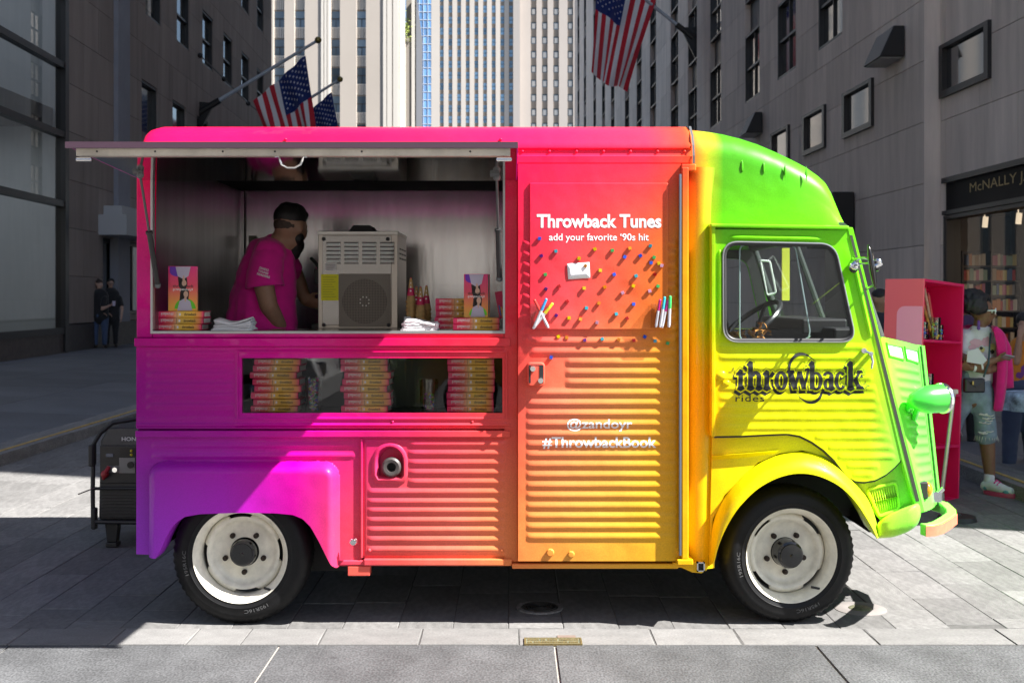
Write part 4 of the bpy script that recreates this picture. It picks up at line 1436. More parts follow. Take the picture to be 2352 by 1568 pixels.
# ---- lower rear panel with the bulging fender and the wheel opening
arch = [(313, 1272), (345, 1273), (368, 1274), (380, 1256), (392, 1228), (404, 1206), (418, 1190), (436, 1179), (470, 1173), (560, 1170), (640, 1171), (680, 1175), (702, 1184), (720, 1202), (737, 1232), (752, 1262), (766, 1290), (776, 1299), (790, 1299), (830, 1297)]
archx = [(X(u), Z(v)) for u, v in arch]
rl2 = [(X(350), X(818), Z(1022), .020, .0065), (X(350), X(818), Z(1046), .020, .0065)]
fx0, fx1, fzt = X(345), X(779), Z(1060)
def fender_bump(x, z):
    h = ribs(x, z, rl2)
    rr = .07
    dx = min(x - fx0, fx1 - x)
    dz = fzt - z
    if dx > 0 and dz > 0:
        if dx < rr and dz < rr:
            d = rr - math.hypot(rr - dx, rr - dz)
        else:
            d = min(dx, dz)
        d = max(0.0, d)
        t = min(1.0, d / .045)
        h += .075 * math.sqrt(1 - (1 - t) ** 2)
    return h
xs = lins(X(313), X(344), 3) + lins(X(345), X(368), 8) + lins(X(371), X(440), 16) + lins(X(448), X(680), 20) + lins(X(686), X(752), 14) + lins(X(754), X(781), 12) + lins(X(790), X(830), 5)
b = MB()
sheet(b, xs, lambda x: Z(1003.5), lambda x: interp(archx, x), 90, YS, fender_bump, fold=.03, ff=.13)
part('rear_fender', b, M_paint, van, 40)
b = MB()
b.box(X(836), X(1176), YS - .020, YS + .06, Z(1297), Z(1281))
b.box(X(778), X(838), YS - .012, YS + .06, Z(1297), Z(1285))
part('rocker', b, M_paint, van, 0, bev=.006)
b = MB(); b.box(X(799), X(850), YS - .01, YS + .05, Z(1321), Z(1298.5))
part('jacking_block', b, pm('coral_paint', lin((222, 88, 74)), .45), van, 0, bev=.004)
c = at(812, 1243, YS - .03)
b = MB(); b.lathe([(0, .02), (.014, .018), (.021, .008), (.022, 0)], c, (0, -1, 0), n=16)
b.box(c.x - .017, c.x + .017, c.y - .025, c.y - .018, c.z - .002, c.z + .002)
part('lock', b, M_chrome, van)
# ---- ribbed lower hatch with the fuel filler
rows_v = [1019, 1040, 1062, 1084, 1106, 1129, 1151, 1172, 1194, 1216, 1238, 1261]
rl3 = [(X(938 if v < 1115 else 846), X(1158), Z(v), .0222, .0078) for v in rows_v]
fc = (X(898), Z(1068))
def hatch_bump(x, z):
    h = ribs(x, z, rl3)
    d = min(x - X(836), X(1168) - x, z - Z(1279), Z(1006) - z)
    h += .005 * sst(d / .01)
    return h
def filler_out(e=0.0):
    p = []
    for k in range(13):
        a = math.pi * k / 12
        p.append((896 + (34 + e) * math.cos(a), 1060 - (38 + e) * math.sin(a)))
    p += [(862 - e, 1090), (868 - e * .6, 1101 + e), (924 + e * .6, 1101 + e), (930 + e, 1090)]
    return p
xs = lins(X(831), X(848), 6) + lins(X(852), X(938), 24) + lins(X(942), X(1130), 16) + lins(X(1136), X(1171), 12)
b = MB()
cut0, cut1, cv0, cv1 = X(866), X(926), Z(1020), Z(1098)
def skipf(rowsxy):
    pass
sheet(b, xs, lambda x: Z(1004), lambda x: Z(1280), 120, YS, hatch_bump)
keep = []
fpoly = [(X(u), Z(v)) for u, v in filler_out(-1)]
def inside(poly, x, z):
    c = False
    j = len(poly) - 1
    for i in range(len(poly)):
        if (poly[i][1] > z) != (poly[j][1] > z) and x < (poly[j][0] - poly[i][0]) * (z - poly[i][1]) / (poly[j][1] - poly[i][1]) + poly[i][0]:
            c = not c
        j = i
    return c
fnew, mnew = [], []
for f, m in zip(b.f, b.m):
    cx = sum(b.v[i][0] for i in f) / 4; cz = sum(b.v[i][2] for i in f) / 4
    if inside(fpoly, cx, cz): continue
    fnew.append(f); mnew.append(m)
b.f, b.m = fnew, mnew
hatch = part('lower_hatch', b, M_paint, van, 40)
ring = MB()
o_f = filler_out(4); i_ = filler_out(-5)
rowA = [(X(u), YS - .004, Z(v)) for u, v in filler_out(8)]; rowB = [(X(u), YS - .013, Z(v)) for u, v in o_f]; rowC = [(X(u), YS - .013, Z(v)) for u, v in filler_out(-1)]; rowD = [(X(u), YS + .0, Z(v)) for u, v in i_]; rowE = [(X(u), YS + .05, Z(v + 2)) for u, v in filler_out(-9)]
ring.grid([rowA, rowB, rowC, rowD, rowE], wrap=True)
nn = len(rowE)
ring.f.append(tuple(len(ring.v) - nn + k for k in range(nn))); ring.m.append(0)
fr = part('fuel_recess', ring, M_paint, hatch, 50)
c = at(900, 1071, YS + .01)
b = MB(); b.lathe([(.045, .0), (.045, .02), (.036, .028), (.022, .026), (.018, -.03)], c, (0, -1, 0), n=28)
part('filler_collar', b, pm('dark_grey_rubber', (.06, .05, .048), .5), hatch)
b = MB(); b.lathe([(.0, -.02), (.02, -.02)], c, (0, -1, 0), n=20)
part('filler_hole', b, M_dark, hatch, 0)
b = MB()
for u, v in ((849, 1262), (1153, 1262)):
    b.ball((X(u), YS - .01, Z(v)), .009, 8, 6)
part('hatch_bolt', b, M_paint, hatch, 180)
b = MB(); b.box(X(829), X(833), YS - .012, YS + .02, Z(1280), Z(1006))
part('hatch_hinge', b, M_paint, hatch, 0, bev=.002)

# ---- sliding side door: ribbed skin, flat board over its window, recessed handle
YD = YS - .042
rowv = [784 + 23.6 * k for k in range(20)]
rl4 = []
for k, v in enumerate(rowv):
    u0 = 1218 if v < 820 else (1300 if v < 900 else 1210)
    rl4.append((X(u0, YD), X(1558, YD), Z(v, YD), .0236, .0070))
up = [560 + 24.2 * k for k in range(10)]
rl4 += [(X(1522, YD), X(1558, YD), Z(v, YD), .0235, .0120) for v in up] + [(X(1202, YD), X(1222, YD), Z(v, YD), .022, .012) for v in up]
def door_bump(x, z):
    h = ribs(x, z, rl4)
    return h
xs = lins(X(1190, YD), X(1216, YD), 10) + lins(X(1222, YD), X(1310, YD), 16) + lins(X(1330, YD), X(1510, YD), 10) + lins(X(1516, YD), X(1564, YD), 22)
b = MB()
sheet(b, xs, lambda x: Z(376, YD), lambda x: Z(1288, YD), 230, YD, door_bump, fold=.05)
door = part('side_door', b, M_paint, van, 40)
YB = YD - .010
b = MB()
b.box(X(1216, YB), X(1535, YB), YB, YD + .004, Z(757, YB), Z(420, YB))
board = part('door_board', b, M_paint, door, 0, bev=.004)
b = MB()
letters(b, 'Throwback Tunes', X(1233, YB), X(1519, YB), Z(523.5, YB), Z(492, YB), YB - .0012, off=.030)
letters(b, 'add your favorite \u201890s hit', X(1261, YB), X(1490, YB), Z(557.5, YB), Z(536, YB), YB - .0012, off=.012)
M_print = pm('white_print', (.80, .79, .80), .5)
part('lettering', b, M_print, board, 0, fixn=False)
def on_door(x, z): return YD - door_bump(x, z) - .0016
b = MB()
for body, u0, u1, v0, v1, of in (('@zandoyr', 1302, 1452, 961, 990, .012), ('#ThrowbackBook', 1246, 1507, 1003, 1030, .018)):
    vs, fs = text_geo(body, 1.0, of)
    vs = fit(vs, X(u0, YD), X(u1, YD), Z(v1, YD), Z(v0, YD))
    vv, ff = conform(vs, fs, on_door, .004)
    b.add(vv, ff)
part('lettering', b, M_print, door, 0, fixn=False)
# handle: raised rounded housing with a pale bar between two dark slots
b = MB()
outl = rpoly([(1211, 832), (1251, 832), (1251, 885), (1211, 885)], 10, YD)
def shrink(ps, k, dy):
    c = sum(ps, Vector()) / len(ps)
    return [Vector((c.x + (p.x - c.x) * k, p.y + dy, c.z + (p.z - c.z) * k)) for p in ps]
b.grid([shrink(outl, 1.04, 0), shrink(outl, 1.0, -.03), shrink(outl, .93, -.038)], wrap=True)
nn = len(outl); b.f.append(tuple(len(b.v) - nn + k for k in range(nn))); b.m.append(0)
hd = part('door_handle', b, M_paint, door, 50)
b = MB()
yh = YD - .0395
b.box(X(1215, yh), X(1219, yh), yh, yh + .006, Z(879, yh), Z(839, yh)); b.box(X(1239, yh), X(1248, yh), yh, yh + .006, Z(879, yh), Z(839, yh)); b.box(X(1215, yh), X(1248, yh), yh + .001, yh + .005, Z(840, yh), Z(838, yh))
part('slot', b, M_dark, hd, 0)
b = MB()
for (u, v) in ((1224, 847), (1242, 874)):
    b.cyl(at(u, v, yh - .012), at(u, v, yh + .004), .012, n=16)
part('bolt', b, M_chrome, hd)
b = MB()
for u, v, r in ((1264, 1268, .014), (1312, 1272, .012), (1560, 1262, .012)):
    b.lathe([(r * 1.3, 0), (r * 1.25, .006), (r, .010), (0, .011)], at(u, v, YD), (0, -1, 0), n=14)
part('door_bolt', b, M_paint, door)
# pillar strip, its grey track and the rail below the door
YP = YS - .075
b = MB()
b.box(X(1566, YP), X(1582, YP), YP, YS + .05, Z(1284, YP), Z(384, YP))
b.box(X(1566, YP), X(1600, YP), YP + .01, YS + .05, Z(392, YP), Z(376, YP))
b.box(X(1555, YP), X(1592, YP), YP - .006, YS + .05, Z(1297, YP), Z(1284, YP))
part('door_pillar', b, M_paint, van, 0, bev=.005)
b = MB(); b.cyl((X(1562.5, YP), YP + .004, Z(1275, YP)), (X(1562.5, YP), YP + .004, Z(400, YP)), .006, n=10)
part('door_track', b, pm('grey_track', (.22, .25, .30), .35, .8), van)
b = MB()
b.box(X(1176), X(1556), YS - .03, YS + .06, Z(1302), Z(1291))
b.prism(pts([(1545, 1291), (1622, 1291), (1624, 1308), (1612, 1316), (1590, 1314), (1565, 1303), (1545, 1302)], YS - .032), (0, .08, 0))
part('sill_rail', b, M_paint, van, 0, bev=.004)
c = at(1609, 1300, YS - .034)
b = MB()
for (a0, a1, c0, c1) in ((-.018, -.012, -.022, .022), (.012, .018, -.022, .022), (-.018, .018, .016, .022), (-.018, .018, -.022, -.016)):
    b.box(c.x + a0, c.x + a1, c.y - .012, c.y + .01, c.z + c0, c.z + c1)
part('tube_end', b, M_chrome, van, 0)
b = MB(); b.box(c.x - .012, c.x + .012, c.y - .002, c.y + .004, c.z - .016, c.z + .016)
part('tube_hole', b, M_dark, van, 0)
# body side behind the door frame (between the strip and the cab door)
b = MB()
def pil_bump(x, z):
    t = (x - X(1582)) / (X(1640) - X(1582))
    return .022 * math.sin(math.pi * max(0, min(1, t)))
sheet(b, lins(X(1582), X(1642), 10), lambda x: Z(384), lambda x: Z(1305), 20, YS + .012, pil_bump)
part('cab_pillar', b, M_paint, van, 60)

# ---- cab roof: a lofted dome
top = [(1580, 297), (1600, 298.5), (1630, 302), (1660, 307), (1700, 317), (1740, 330), (1780, 347), (1820, 366), (1850, 382), (1876, 400), (1892, 414), (1903, 432), (1912, 458), (1921, 488), (1930, 516)]
b = MB(); rows = []
zb = Z(520)
for i, (u, v) in enumerate(top):
    Yt = YS + .13
    x = X(u, Yt) if i else X(1586)
    x = X(u, Yt) - .0
    zt = max(Z(v, Yt), zb + .004)
    t = i / (len(top) - 1)
    inset = .02 * sst((t - .55) / .45)
    R_ = min(.135, (zt - zb) * .7)
    row = [(x, YS + .004 + inset, zb - .02 if i < len(top) - 1 else zb - .02)]
    for k in range(8):
        zz = zb + (zt - R_ - zb) * k / 7
        row.append((x, YS + .004 + inset + .014 * (k / 7) ** 2, zz))
    y0 = YS + .018 + inset
    for k in range(1, 9):
        a = math.pi / 2 * k / 8
        row.append((x, y0 + .15 * (1 - math.cos(a)), zt - R_ + R_ * math.sin(a)))
    row.append((x, YS + .6, zt + .02 * (1 - t)))
    row.append((x, YS + 1.0, zt + .03 * (1 - t)))
    row += [(p[0], 2 * (YS + 1.0) - p[1], p[2]) for p in row[::-1][1:]]
    rows.append(row)
b.grid(rows)
nn = len(rows[0])
b.f.append(tuple(range(nn))); b.m.append(0)
cabroof = part('cab_roof', b, M_paint, van, 60)
b = MB()
for (u, v0, v1) in ((1704, 366, 397), (1754, 372, 400), (1803, 380, 405), (1852, 391, 408)):
    bead(b, at(u, v0, YS + .022), at(u, v1, YS + .014), .008, .008)
part('louvre', b, M_paint, cabroof, 180)

# ---- cab door
YC_ = YS - .045
wq = [(1663, 558), (1915, 563), (1963, 782), (1664, 782)]
b = MB()
b.holed(pts([(1641, 527), (1946, 529), (2009, 786), (1641, 786)], YC_), [rpoly(wq, 34, YC_, 8)], (0, .03, 0))
bead(b, at(1672, 545, YC_), at(1888, 549, YC_), .013, .012)
bead(b, at(1653, 572, YC_), at(1653, 772, YC_), .011, .012)
bead(b, at(1958, 590, YC_), at(2000, 776, YC_), .011, .011)
cdoor = part('cab_door', b, M_paint, van, 30)
frontline = [(1946, 529), (2009, 786), (2070, 1056)]
dbot = [(1641, 1001), (1700, 1000), (1760, 997), (1808, 995), (1838, 1000), (1866, 1014), (1893, 1033), (1917, 1056), (1935, 1080), (1950, 1096), (1964, 1104), (1985, 1106), (2010, 1102), (2035, 1089), (2055, 1072), (2070, 1056)]
dbx = [(X(u, YC_), Z(v, YC_)) for u, v in dbot]
flx = [(X(1641, YC_), Z(786, YC_)), (X(2009, YC_), Z(786, YC_)), (X(2070, YC_), Z(1054, YC_))]
rv = [(795, 1650, 1985), (820, 1650, 1976), (844, 1690, 1972), (868, 1650, 1995), (893, 1650, 2010), (916, 1650, 2014), (938, 1650, 2024), (960, 1650, 2032), (982, 1652, 2036), (993, 1874, 2042)]
rl5 = [(X(a, YC_), X(b2, YC_), Z(v, YC_), .0215, .0042) for v, a, b2 in ((797, 1652, 1988), (820.5, 1652, 1978), (844, 1700, 1974), (867.5, 1652, 2004), (891, 1652, 2012), (914, 1652, 2018), (937, 1652, 2025), (959.5, 1652, 2033), (982, 1652, 2040), (1004, 1872, 2046), (1027, 1902, 2052), (1049, 1924, 2056), (1070, 1944, 2020), (1089, 1956, 2006))]
def cd_bump(x, z): return ribs(x, z, rl5)
xs = lins(X(1641, YC_), X(1690, YC_), 16) + lins(X(1700, YC_), X(1850, YC_), 12) + lins(X(1856, YC_), X(2069, YC_), 70)
b = MB()
sheet(b, xs, lambda x: interp(flx, x), lambda x: min(interp(dbx, x), interp(flx, x) - .004), 84, YC_, cd_bump)
part('door_skin', b, M_paint, cdoor, 40)
b = MB()
b.tube([Vector((x, YC_ + .012, z - .004)) for x, z in dbx], .007, 6)
part('door_seal', b, M_rubber, cdoor)
b = MB()
b.box(X(1633, YC_), X(1642, YC_), YC_ - .012, YS + .04, Z(1002, YC_), Z(516, YC_))
part('door_edge', b, M_paint, cdoor, 0, bev=.003)
b = MB(); b.ball(at(1655, 862, YC_), .028, 12, 8, sc=(1.1, .55, .9)); b.ball(at(1668, 880, YC_), .02, 12, 8, sc=(1.1, .5, .8))
part('hinge_cover', b, M_paint, cdoor, 180)
b = MB()
b.prism([at(1632, 513, YS - .066), at(1950, 518, YS - .066), at(1953, 528, YS - .066), at(1632, 522, YS - .066)], (0, .11, 0))
part('drip_rail', b, M_paint, van, 0, bev=.006)
# window: rubber, panes
wo = rpoly(wq, 34, YC_ - .004, 8)
b = MB(); b.tube(wo, .0105, 8, closed=True)
wr = part('door_window', b, M_rubber, cdoor)
b = MB(); b.tube([p + Vector((0, -.008, 0)) for p in rpoly([(1660, 555), (1917, 560), (1966, 785), (1661, 785)], 36, YC_ - .004, 8)], .004, 6, closed=True)
part('window_bead', b, pm('grey_trim', (.35, .36, .37), .35, .6), wr)
G_cab = glass('cab_glass', (.80, .83, .83), .006, .55)
b = MB(); b.prism(rpoly(wq, 34, YC_ + .012, 8), (0, .001, 0), flat=True)
part('fixed_pane', b, G_cab, wr, 0, fixn=False)
slide = [(1699, 562), (1826, 562), (1862, 770), (1850, 782), (1699, 782)]
b = MB(); b.prism(rpoly(slide, 16, YC_ + .022, 5), (0, .001, 0), flat=True)
sp_ = part('sliding_pane', b, glass('clear_pane', (.93, .95, .95), .006, .6), wr, 0, fixn=False)
b = MB(); b.tube(rpoly(slide, 16, YC_ + .022, 5), .0035, 6, closed=True)
part('pane_edge', b, pm('pane_edge', (.32, .42, .42), .3), sp_)
# printed mark on the pane and door handle
b = MB()
yy = YC_ - .02
b.cyl(at(1985, 805, yy + .03), at(1985, 805, yy - .012), .012, n=12); b.cyl(at(2001, 812, yy + .03), at(2001, 812, yy - .02), .010, n=12)
b.tube([at(1985, 806, yy - .008), at(1994, 809, yy - .012), at(2001, 812, yy - .016), at(2004, 830, yy - .014), at(2002, 846, yy - .004)], [.007, .006, .006, .007, .004], 8)
part('handle', b, M_chrome, cdoor)
# ---- the big black logo on the ribs
def on_cab(x, z): return YC_ - cd_bump(x, z)
def layer(mb, geo, eps):
    vs, fs = geo
    vv, ff = conform(vs, fs, on_cab, .005)
    mb.add([(p[0], p[1] - eps, p[2]) for p in vv], ff)
def logo_geo(off, du=0.0, dv=0.0):
    """heavy old-style lettering: thick stems with flared feet and caps, x-height 50, ascenders tall"""
    P = []                                    # polygons in logo units (1 unit = 1 photo pixel), y up
    def poly(*p): P.append(list(p))
    def stem(x, y0, y1, w=13, foot=1, cap=1):
        poly((x, y0), (x + w, y0), (x + w, y1), (x, y1))
        if foot: poly((x - 5, y0), (x + w / 2, y0 - 6), (x + w + 6, y0 + 1), (x + w, y0 + 9), (x, y0 + 9))
        if cap: poly((x - 6, y1 - 5), (x + w / 2 - 2, y1 + 6), (x + w, y1 + 2), (x + w, y1 - 8), (x, y1 - 9))
    def diag(x0, y0, x1, y1, w): poly((x0, y0), (x0 + w, y0), (x1 + w, y1), (x1, y1))
    def bowl(cx, cy, rx, ry, tx, ty, a0=0, a1=360, n=20):
        full = a1 - a0 >= 360
        for k in range(n):
            t0, t1 = R(a0 + (a1 - a0) * k / n), R(a0 + (a1 - a0) * (k + 1) / n)
            poly((cx + rx * math.cos(t0), cy + ry * math.sin(t0)), (cx + rx * math.cos(t1), cy + ry * math.sin(t1)), (cx + (rx - tx) * math.cos(t1), cy + (ry - ty) * math.sin(t1)), (cx + (rx - tx) * math.cos(t0), cy + (ry - ty) * math.sin(t0)))
    # t
    stem(8, 0, 46, 13); poly((0, 36), (28, 36), (33, 42), (2, 43))
    # h
    stem(38, 0, 68, 14); stem(64, 0, 36, 13, 1, 0); bowl(61, 32, 16, 15, 12, 9, 0, 170, 8)
    # r
    stem(88, 0, 44, 14); poly((101, 32), (112, 46), (120, 40), (112, 30))
    # o
    bowl(139, 22, 20, 25, 12, 7)
    # w
    diag(163, 46, 176, 0, 13); diag(190, 46, 178, 0, 8); diag(190, 46, 203, 0, 13); diag(220, 50, 206, 0, 7); poly((156, 42), (181, 42), (178, 49), (158, 49)); poly((212, 46), (228, 50), (222, 56), (212, 52))
    # b
    stem(228, 0, 68, 14, 0); bowl(247, 21, 20, 24, 11, 6, -150, 150, 16)
    # a
    stem(287, 0, 34, 13, 1, 0); bowl(284, 33, 16, 13, 9, 7, 0, 170, 8); bowl(283, 13, 13, 15, 10, 5, 30, 330, 12)
    # c
    bowl(322, 22, 18, 24, 11, 6, 45, 320, 14)
    # k
    stem(346, 0, 68, 14); diag(360, 20, 378, 46, 9); diag(374, 0, 360, 26, 14); poly((370, 0), (396, 0), (390, 8), (374, 8)); poly((372, 42), (392, 42), (388, 49), (374, 48))
    vs, fs = [], []
    sx, ox, oy = 0.745, 1690, 893
    for pl in P:
        cx = sum(p[0] for p in pl) / len(pl); cy = sum(p[1] for p in pl) / len(pl)
        q = []
        for (x, y) in pl:
            q.append((x, y))
        if off:
            q = grow(q, off)
        bidx = len(vs)
        for (x, y) in q:
            u, v = ox + x * sx + du, oy - y * .88 + dv
            vs.append((X(u, YC_), Z(v, YC_)))
        fs.append(tuple(range(bidx, bidx + len(q))))
    return vs, fs
def grow(q, d):
    a = sum(q[i][0] * q[(i + 1) % len(q)][1] - q[(i + 1) % len(q)][0] * q[i][1] for i in range(len(q)))
    s = 1 if a > 0 else -1
    out = []
    n = len(q)
    for i in range(n):
        p0, p1, p2 = Vector(q[i - 1]), Vector(q[i]), Vector(q[(i + 1) % n])
        e0, e1 = (p1 - p0).normalized(), (p2 - p1).normalized()
        n0, n1 = Vector((e0.y, -e0.x)) * s, Vector((e1.y, -e1.x)) * s
        m = (n0 + n1)
        if m.length < 1e-5: m = n0
        m.normalize()
        k = 1.0 / max(.55, m.dot(n0))
        out.append((p1.x + m.x * d * k, p1.y + m.y * d * k))
    return out
M_logo = pm('black_vinyl', (.012, .013, .012), .45)
b = MB(); layer(b, logo_geo(3.6, -4, 7), .0010)
layer(b, logo_geo(5.2), .0014)
lg = part('lettering', b, M_logo, cdoor, 0, fixn=False)
b = MB(); layer(b, logo_geo(4.2), .0022)
part('lettering_outline', b, M_paint, lg, 0, fixn=False)
b = MB(); layer(b, logo_geo(0.3), .0030)
part('lettering_face', b, M_logo, lg, 0, fixn=False)
def crescent(c, r, th, a0, a1, n=24, rot=0.0):
    vs, fs = [], []
    for k in range(n + 1):
        t = k / n
        a = R(a0 + (a1 - a0) * t)
        w = th * math.sin(math.pi * min(1, max(.02, t))) ** .8
        for rr in (1 + w, 1 - w * .35):
            x, y = r[0] * rr * math.cos(a), r[1] * rr * math.sin(a)
            x, y = x * math.cos(rot) - y * math.sin(rot), x * math.sin(rot) + y * math.cos(rot)
            vs.append((X(c[0] + x, YC_), Z(c[1] - y, YC_)))
    for k in range(n):
        fs.append((2 * k, 2 * k + 1, 2 * k + 3, 2 * k + 2))
    return vs, fs
b = MB()
layer(b, crescent((1851, 868), (36, 56), .10, 30, 205, 26, R(18)), .0035)
layer(b, crescent((1851, 868), (36, 56), .10, 212, 352, 24, R(18)), .0008)
part('swoosh', b, M_logo, lg, 0, fixn=False)
b = MB()
for (u, v, r) in ((1684, 855, 13), (1987, 885, 12)):
    def star(k): return [(X(u + (r if i % 2 == 0 else r * .3) * k * math.sin(math.pi * i / 4), YC_), Z(v - (r if i % 2 == 0 else r * .3) * k * math.cos(math.pi * i / 4), YC_)) for i in range(8)]
    a_, c_ = star(1.0), star(.72)
    layer(b, (a_ + c_, [(i, (i + 1) % 8, 8 + (i + 1) % 8, 8 + i) for i in range(8)]), .0016)
part('sparkle', b, M_logo, lg, 0, fixn=False)
b = MB()
vs, fs = text_geo('rides', 1.0, .004, 0, 1.12)
layer(b, (fit(vs, X(1689, YC_), X(1755, YC_), Z(922, YC_), Z(906, YC_)), fs), .0014)
part('lettering', b, M_logo, cdoor, 0, fixn=False)

# ---- front wing: flat apron behind the cut line and the flared arch
b = MB()
arc_o = [(1629, 1300), (1631, 1262), (1637, 1193), (1664, 1137), (1704, 1096), (1741, 1062), (1790, 1041), (1843, 1034), (1892, 1047), (1929, 1069), (1963, 1103), (1993, 1140), (2010, 1180), (2019, 1230)]
arc_i = [(1641, 1289), (1650, 1252), (1667, 1212), (1694, 1167), (1738, 1122), (1783, 1097), (1828, 1085), (1873, 1089), (1910, 1104), (1940, 1123), (1970, 1156), (1993, 1193), (2008, 1218), (2016, 1236)]
apron = [(1636, 990), (2060, 990), (2076, 1060), (2112, 1160), (2105, 1200), (2040, 1215)] + arc_o[::-1][1:]
b.prism(pts(apron, YS - .012), (0, .02, 0))
b.prism([at(1636, 1046, YS - .03), at(1700, 1042, YS - .03), at(1790, 1034, YS - .03), at(1780, 1041, YS - .014), at(1700, 1052, YS - .014), at(1636, 1056, YS - .014)], (0, .02, 0))
part('front_wing', b, M_paint, van, 30)
def resample(lst, n):
    L = [0]
    for a, c in zip(lst, lst[1:]): L.append(L[-1] + math.hypot(c[0] - a[0], c[1] - a[1]))
    out = []
    for k in range(n + 1):
        t = L[-1] * k / n
        for i in range(len(L) - 1):
            if t <= L[i + 1] + 1e-9:
                f = (t - L[i]) / (L[i + 1] - L[i])
                out.append((lst[i][0] + (lst[i + 1][0] - lst[i][0]) * f, lst[i][1] + (lst[i + 1][1] - lst[i][1]) * f)); break
    return out
def smooth_line(l, it=3):
    for _ in range(it):
        l = [l[0]] + [((l[i - 1][0] + 2 * l[i][0] + l[i + 1][0]) / 4, (l[i - 1][1] + 2 * l[i][1] + l[i + 1][1]) / 4) for i in range(1, len(l) - 1)] + [l[-1]]
    return l
ao, ai = smooth_line(resample(arc_o, 44)), smooth_line(resample(arc_i, 44))
rows = []
for s in range(9):
    t = s / 8
    row = []
    for (uo, vo), (ui, vi) in zip(ao, ai):
        y = YS - .010 - .10 * math.sin(t * math.pi / 2) ** .9
        row.append(at(uo + (ui - uo) * t ** 1.15, vo + (vi - vo) * t ** 1.15, y))
    rows.append(row)
rows.append([at(ui, vi, YS - .115) + Vector((0, .005, 0.0)) for ui, vi in ai])
cxw, czw = X(1815), Z(1290)
rows.append([Vector((p.x, p.y + .018, p.z)) for p in rows[-1]])
rows.append([Vector((p.x + (p.x - cxw) * .06, YS + .16, p.z + (p.z - czw) * .06)) for p in rows[-1]])
b = MB(); b.grid(rows)
part('front_fender', b, M_paint, van, 60)
# vent panel in front of the wheel and the pale lower lip
b = MB()
vp = rpoly([(1991, 1124), (2058, 1106), (2066, 1166), (2020, 1186)], 9, YS - .016, 4)
b.tube(vp, .008, 6, closed=True)
part('vent_frame', b, M_paint, van)
b = MB()
for k in range(12):
    u = 1996 + 5.4 * k
    t = k / 11
    bead(b, at(u, 1126 - 16 * t, YS - .014), at(u + 10 * (1 - t * .4) + 2, 1176 - 9 * t + 2, YS - .014), .0035, .007, 6)
part('vent_slat', b, M_paint, van, 180, kind='stuff')
b = MB()
lip = [(2012, 1236), (2014, 1200), (2040, 1180), (2078, 1164), (2112, 1152), (2117, 1178), (2108, 1206), (2085, 1222), (2050, 1234)]
c2 = (2066, 1194)
rows = []
for k, (s, y) in enumerate(((1.0, .0), (.99, -.035), (.93, -.06), (.80, -.075), (.4, -.08))):
    rows.append([at(c2[0] + (u - c2[0]) * s, c2[1] + (v - c2[1]) * s, YS - .02 + y) for u, v in smooth_line(resample(lip + [lip[0]], 40), 2)])
b.grid(rows)
nn = len(rows[0]); b.f.append(tuple(len(b.v) - nn + k for k in range(nn))); b.m.append(0)
part('front_skirt', b, M_paint, van, 60)

# ---- front pillar strip with its rubber
b = MB()
b.prism([at(1945, 522, YC_ - .003), at(1959, 522, YC_ - .003), at(2124, 1176, YC_ - .003), at(2108, 1180, YC_ - .003), at(2069, 1052, YC_ - .003)], (0, .09, 0))
fp = part('front_pillar', b, M_paint, van, 0, bev=.005)
b = MB()
b.prism([at(1952, 540, YC_ - .0045), at(1958, 540, YC_ - .0045), at(2112, 1150, YC_ - .0045), at(2104, 1152, YC_ - .0045)], (0, .006, 0))
part('rubber_strip', b, pm('faded_rubber', (.045, .05, .035), .6), fp, 0)
# ---- nose: ribbed side of the bonnet that turns in towards the front
def nL(t): return at(2020 + 99 * t, 772 + 404 * t, YS + .02)
def nR(t): return at(2110 + 40 * t, 794 + 364 * t, YS + .36)
def nose(s, t):
    a, c = nL(t), nR(t)
    p = a.lerp(c, s)
    nrm = Vector((c.y - a.y, -(c.x - a.x), 0)).normalized()
    return p, nrm
b = MB(); rows = []
ss = lins(0, .12, 4) + lins(.16, .30, 6) + lins(.36, .74, 6) + lins(.78, .92, 6) + [.97, 1.0]
for j in range(121):
    t = j / 120
    row = []
    for s in ss:
        p, nm = nose(s, t)
        h = .012 * math.sin(math.pi * s)
        ph = (t - .17) / .055
        k = round(ph)
        if 0 <= k <= 13 and abs(ph - k) < .42:
            e = min(s - .16, .90 - s) / .10
            if e > 0:
                e = math.sqrt(max(0, 1 - (1 - min(1, e)) ** 2))
                h += .009 * (.5 + .5 * math.cos(math.pi * (ph - k) / .42)) * e
        row.append(p + nm * h)
    pR, nm = nose(1.0, t)
    q = at(2124 + 38 * t, 794 + 364 * t, YS + .44)
    row += [pR + Vector((.004, .02, 0)), q + Vector((-.02, -.03, 0)), q]
    c = Vector((q.x + .03, YS + 1.0, q.z)); row.append(c)
    row += [Vector((p.x, 2 * (YS + 1.0) - p.y, p.z)) for p in row[::-1][1:]]
    rows.append(row)
b.grid(rows)
nose_o = part('bonnet', b, M_paint, van, 50)
b = MB()
t0 = rows[0]
b.v = [tuple(p) for p in t0]
b.f.append(tuple(range(len(t0)))); b.m.append(0)
part('bonnet_top', b, M_paint, nose_o, 0, fixn=False)
b = MB(); b.tube([nR(t / 12) + Vector((.006, -.012, 0)) for t in range(13)], .006, 6)
part('bonnet_seam', b, pm('seam_green', (.03, .14, .02), .5), nose_o)
M_vent = pm('white_vent', (.62, .60, .62), .5)
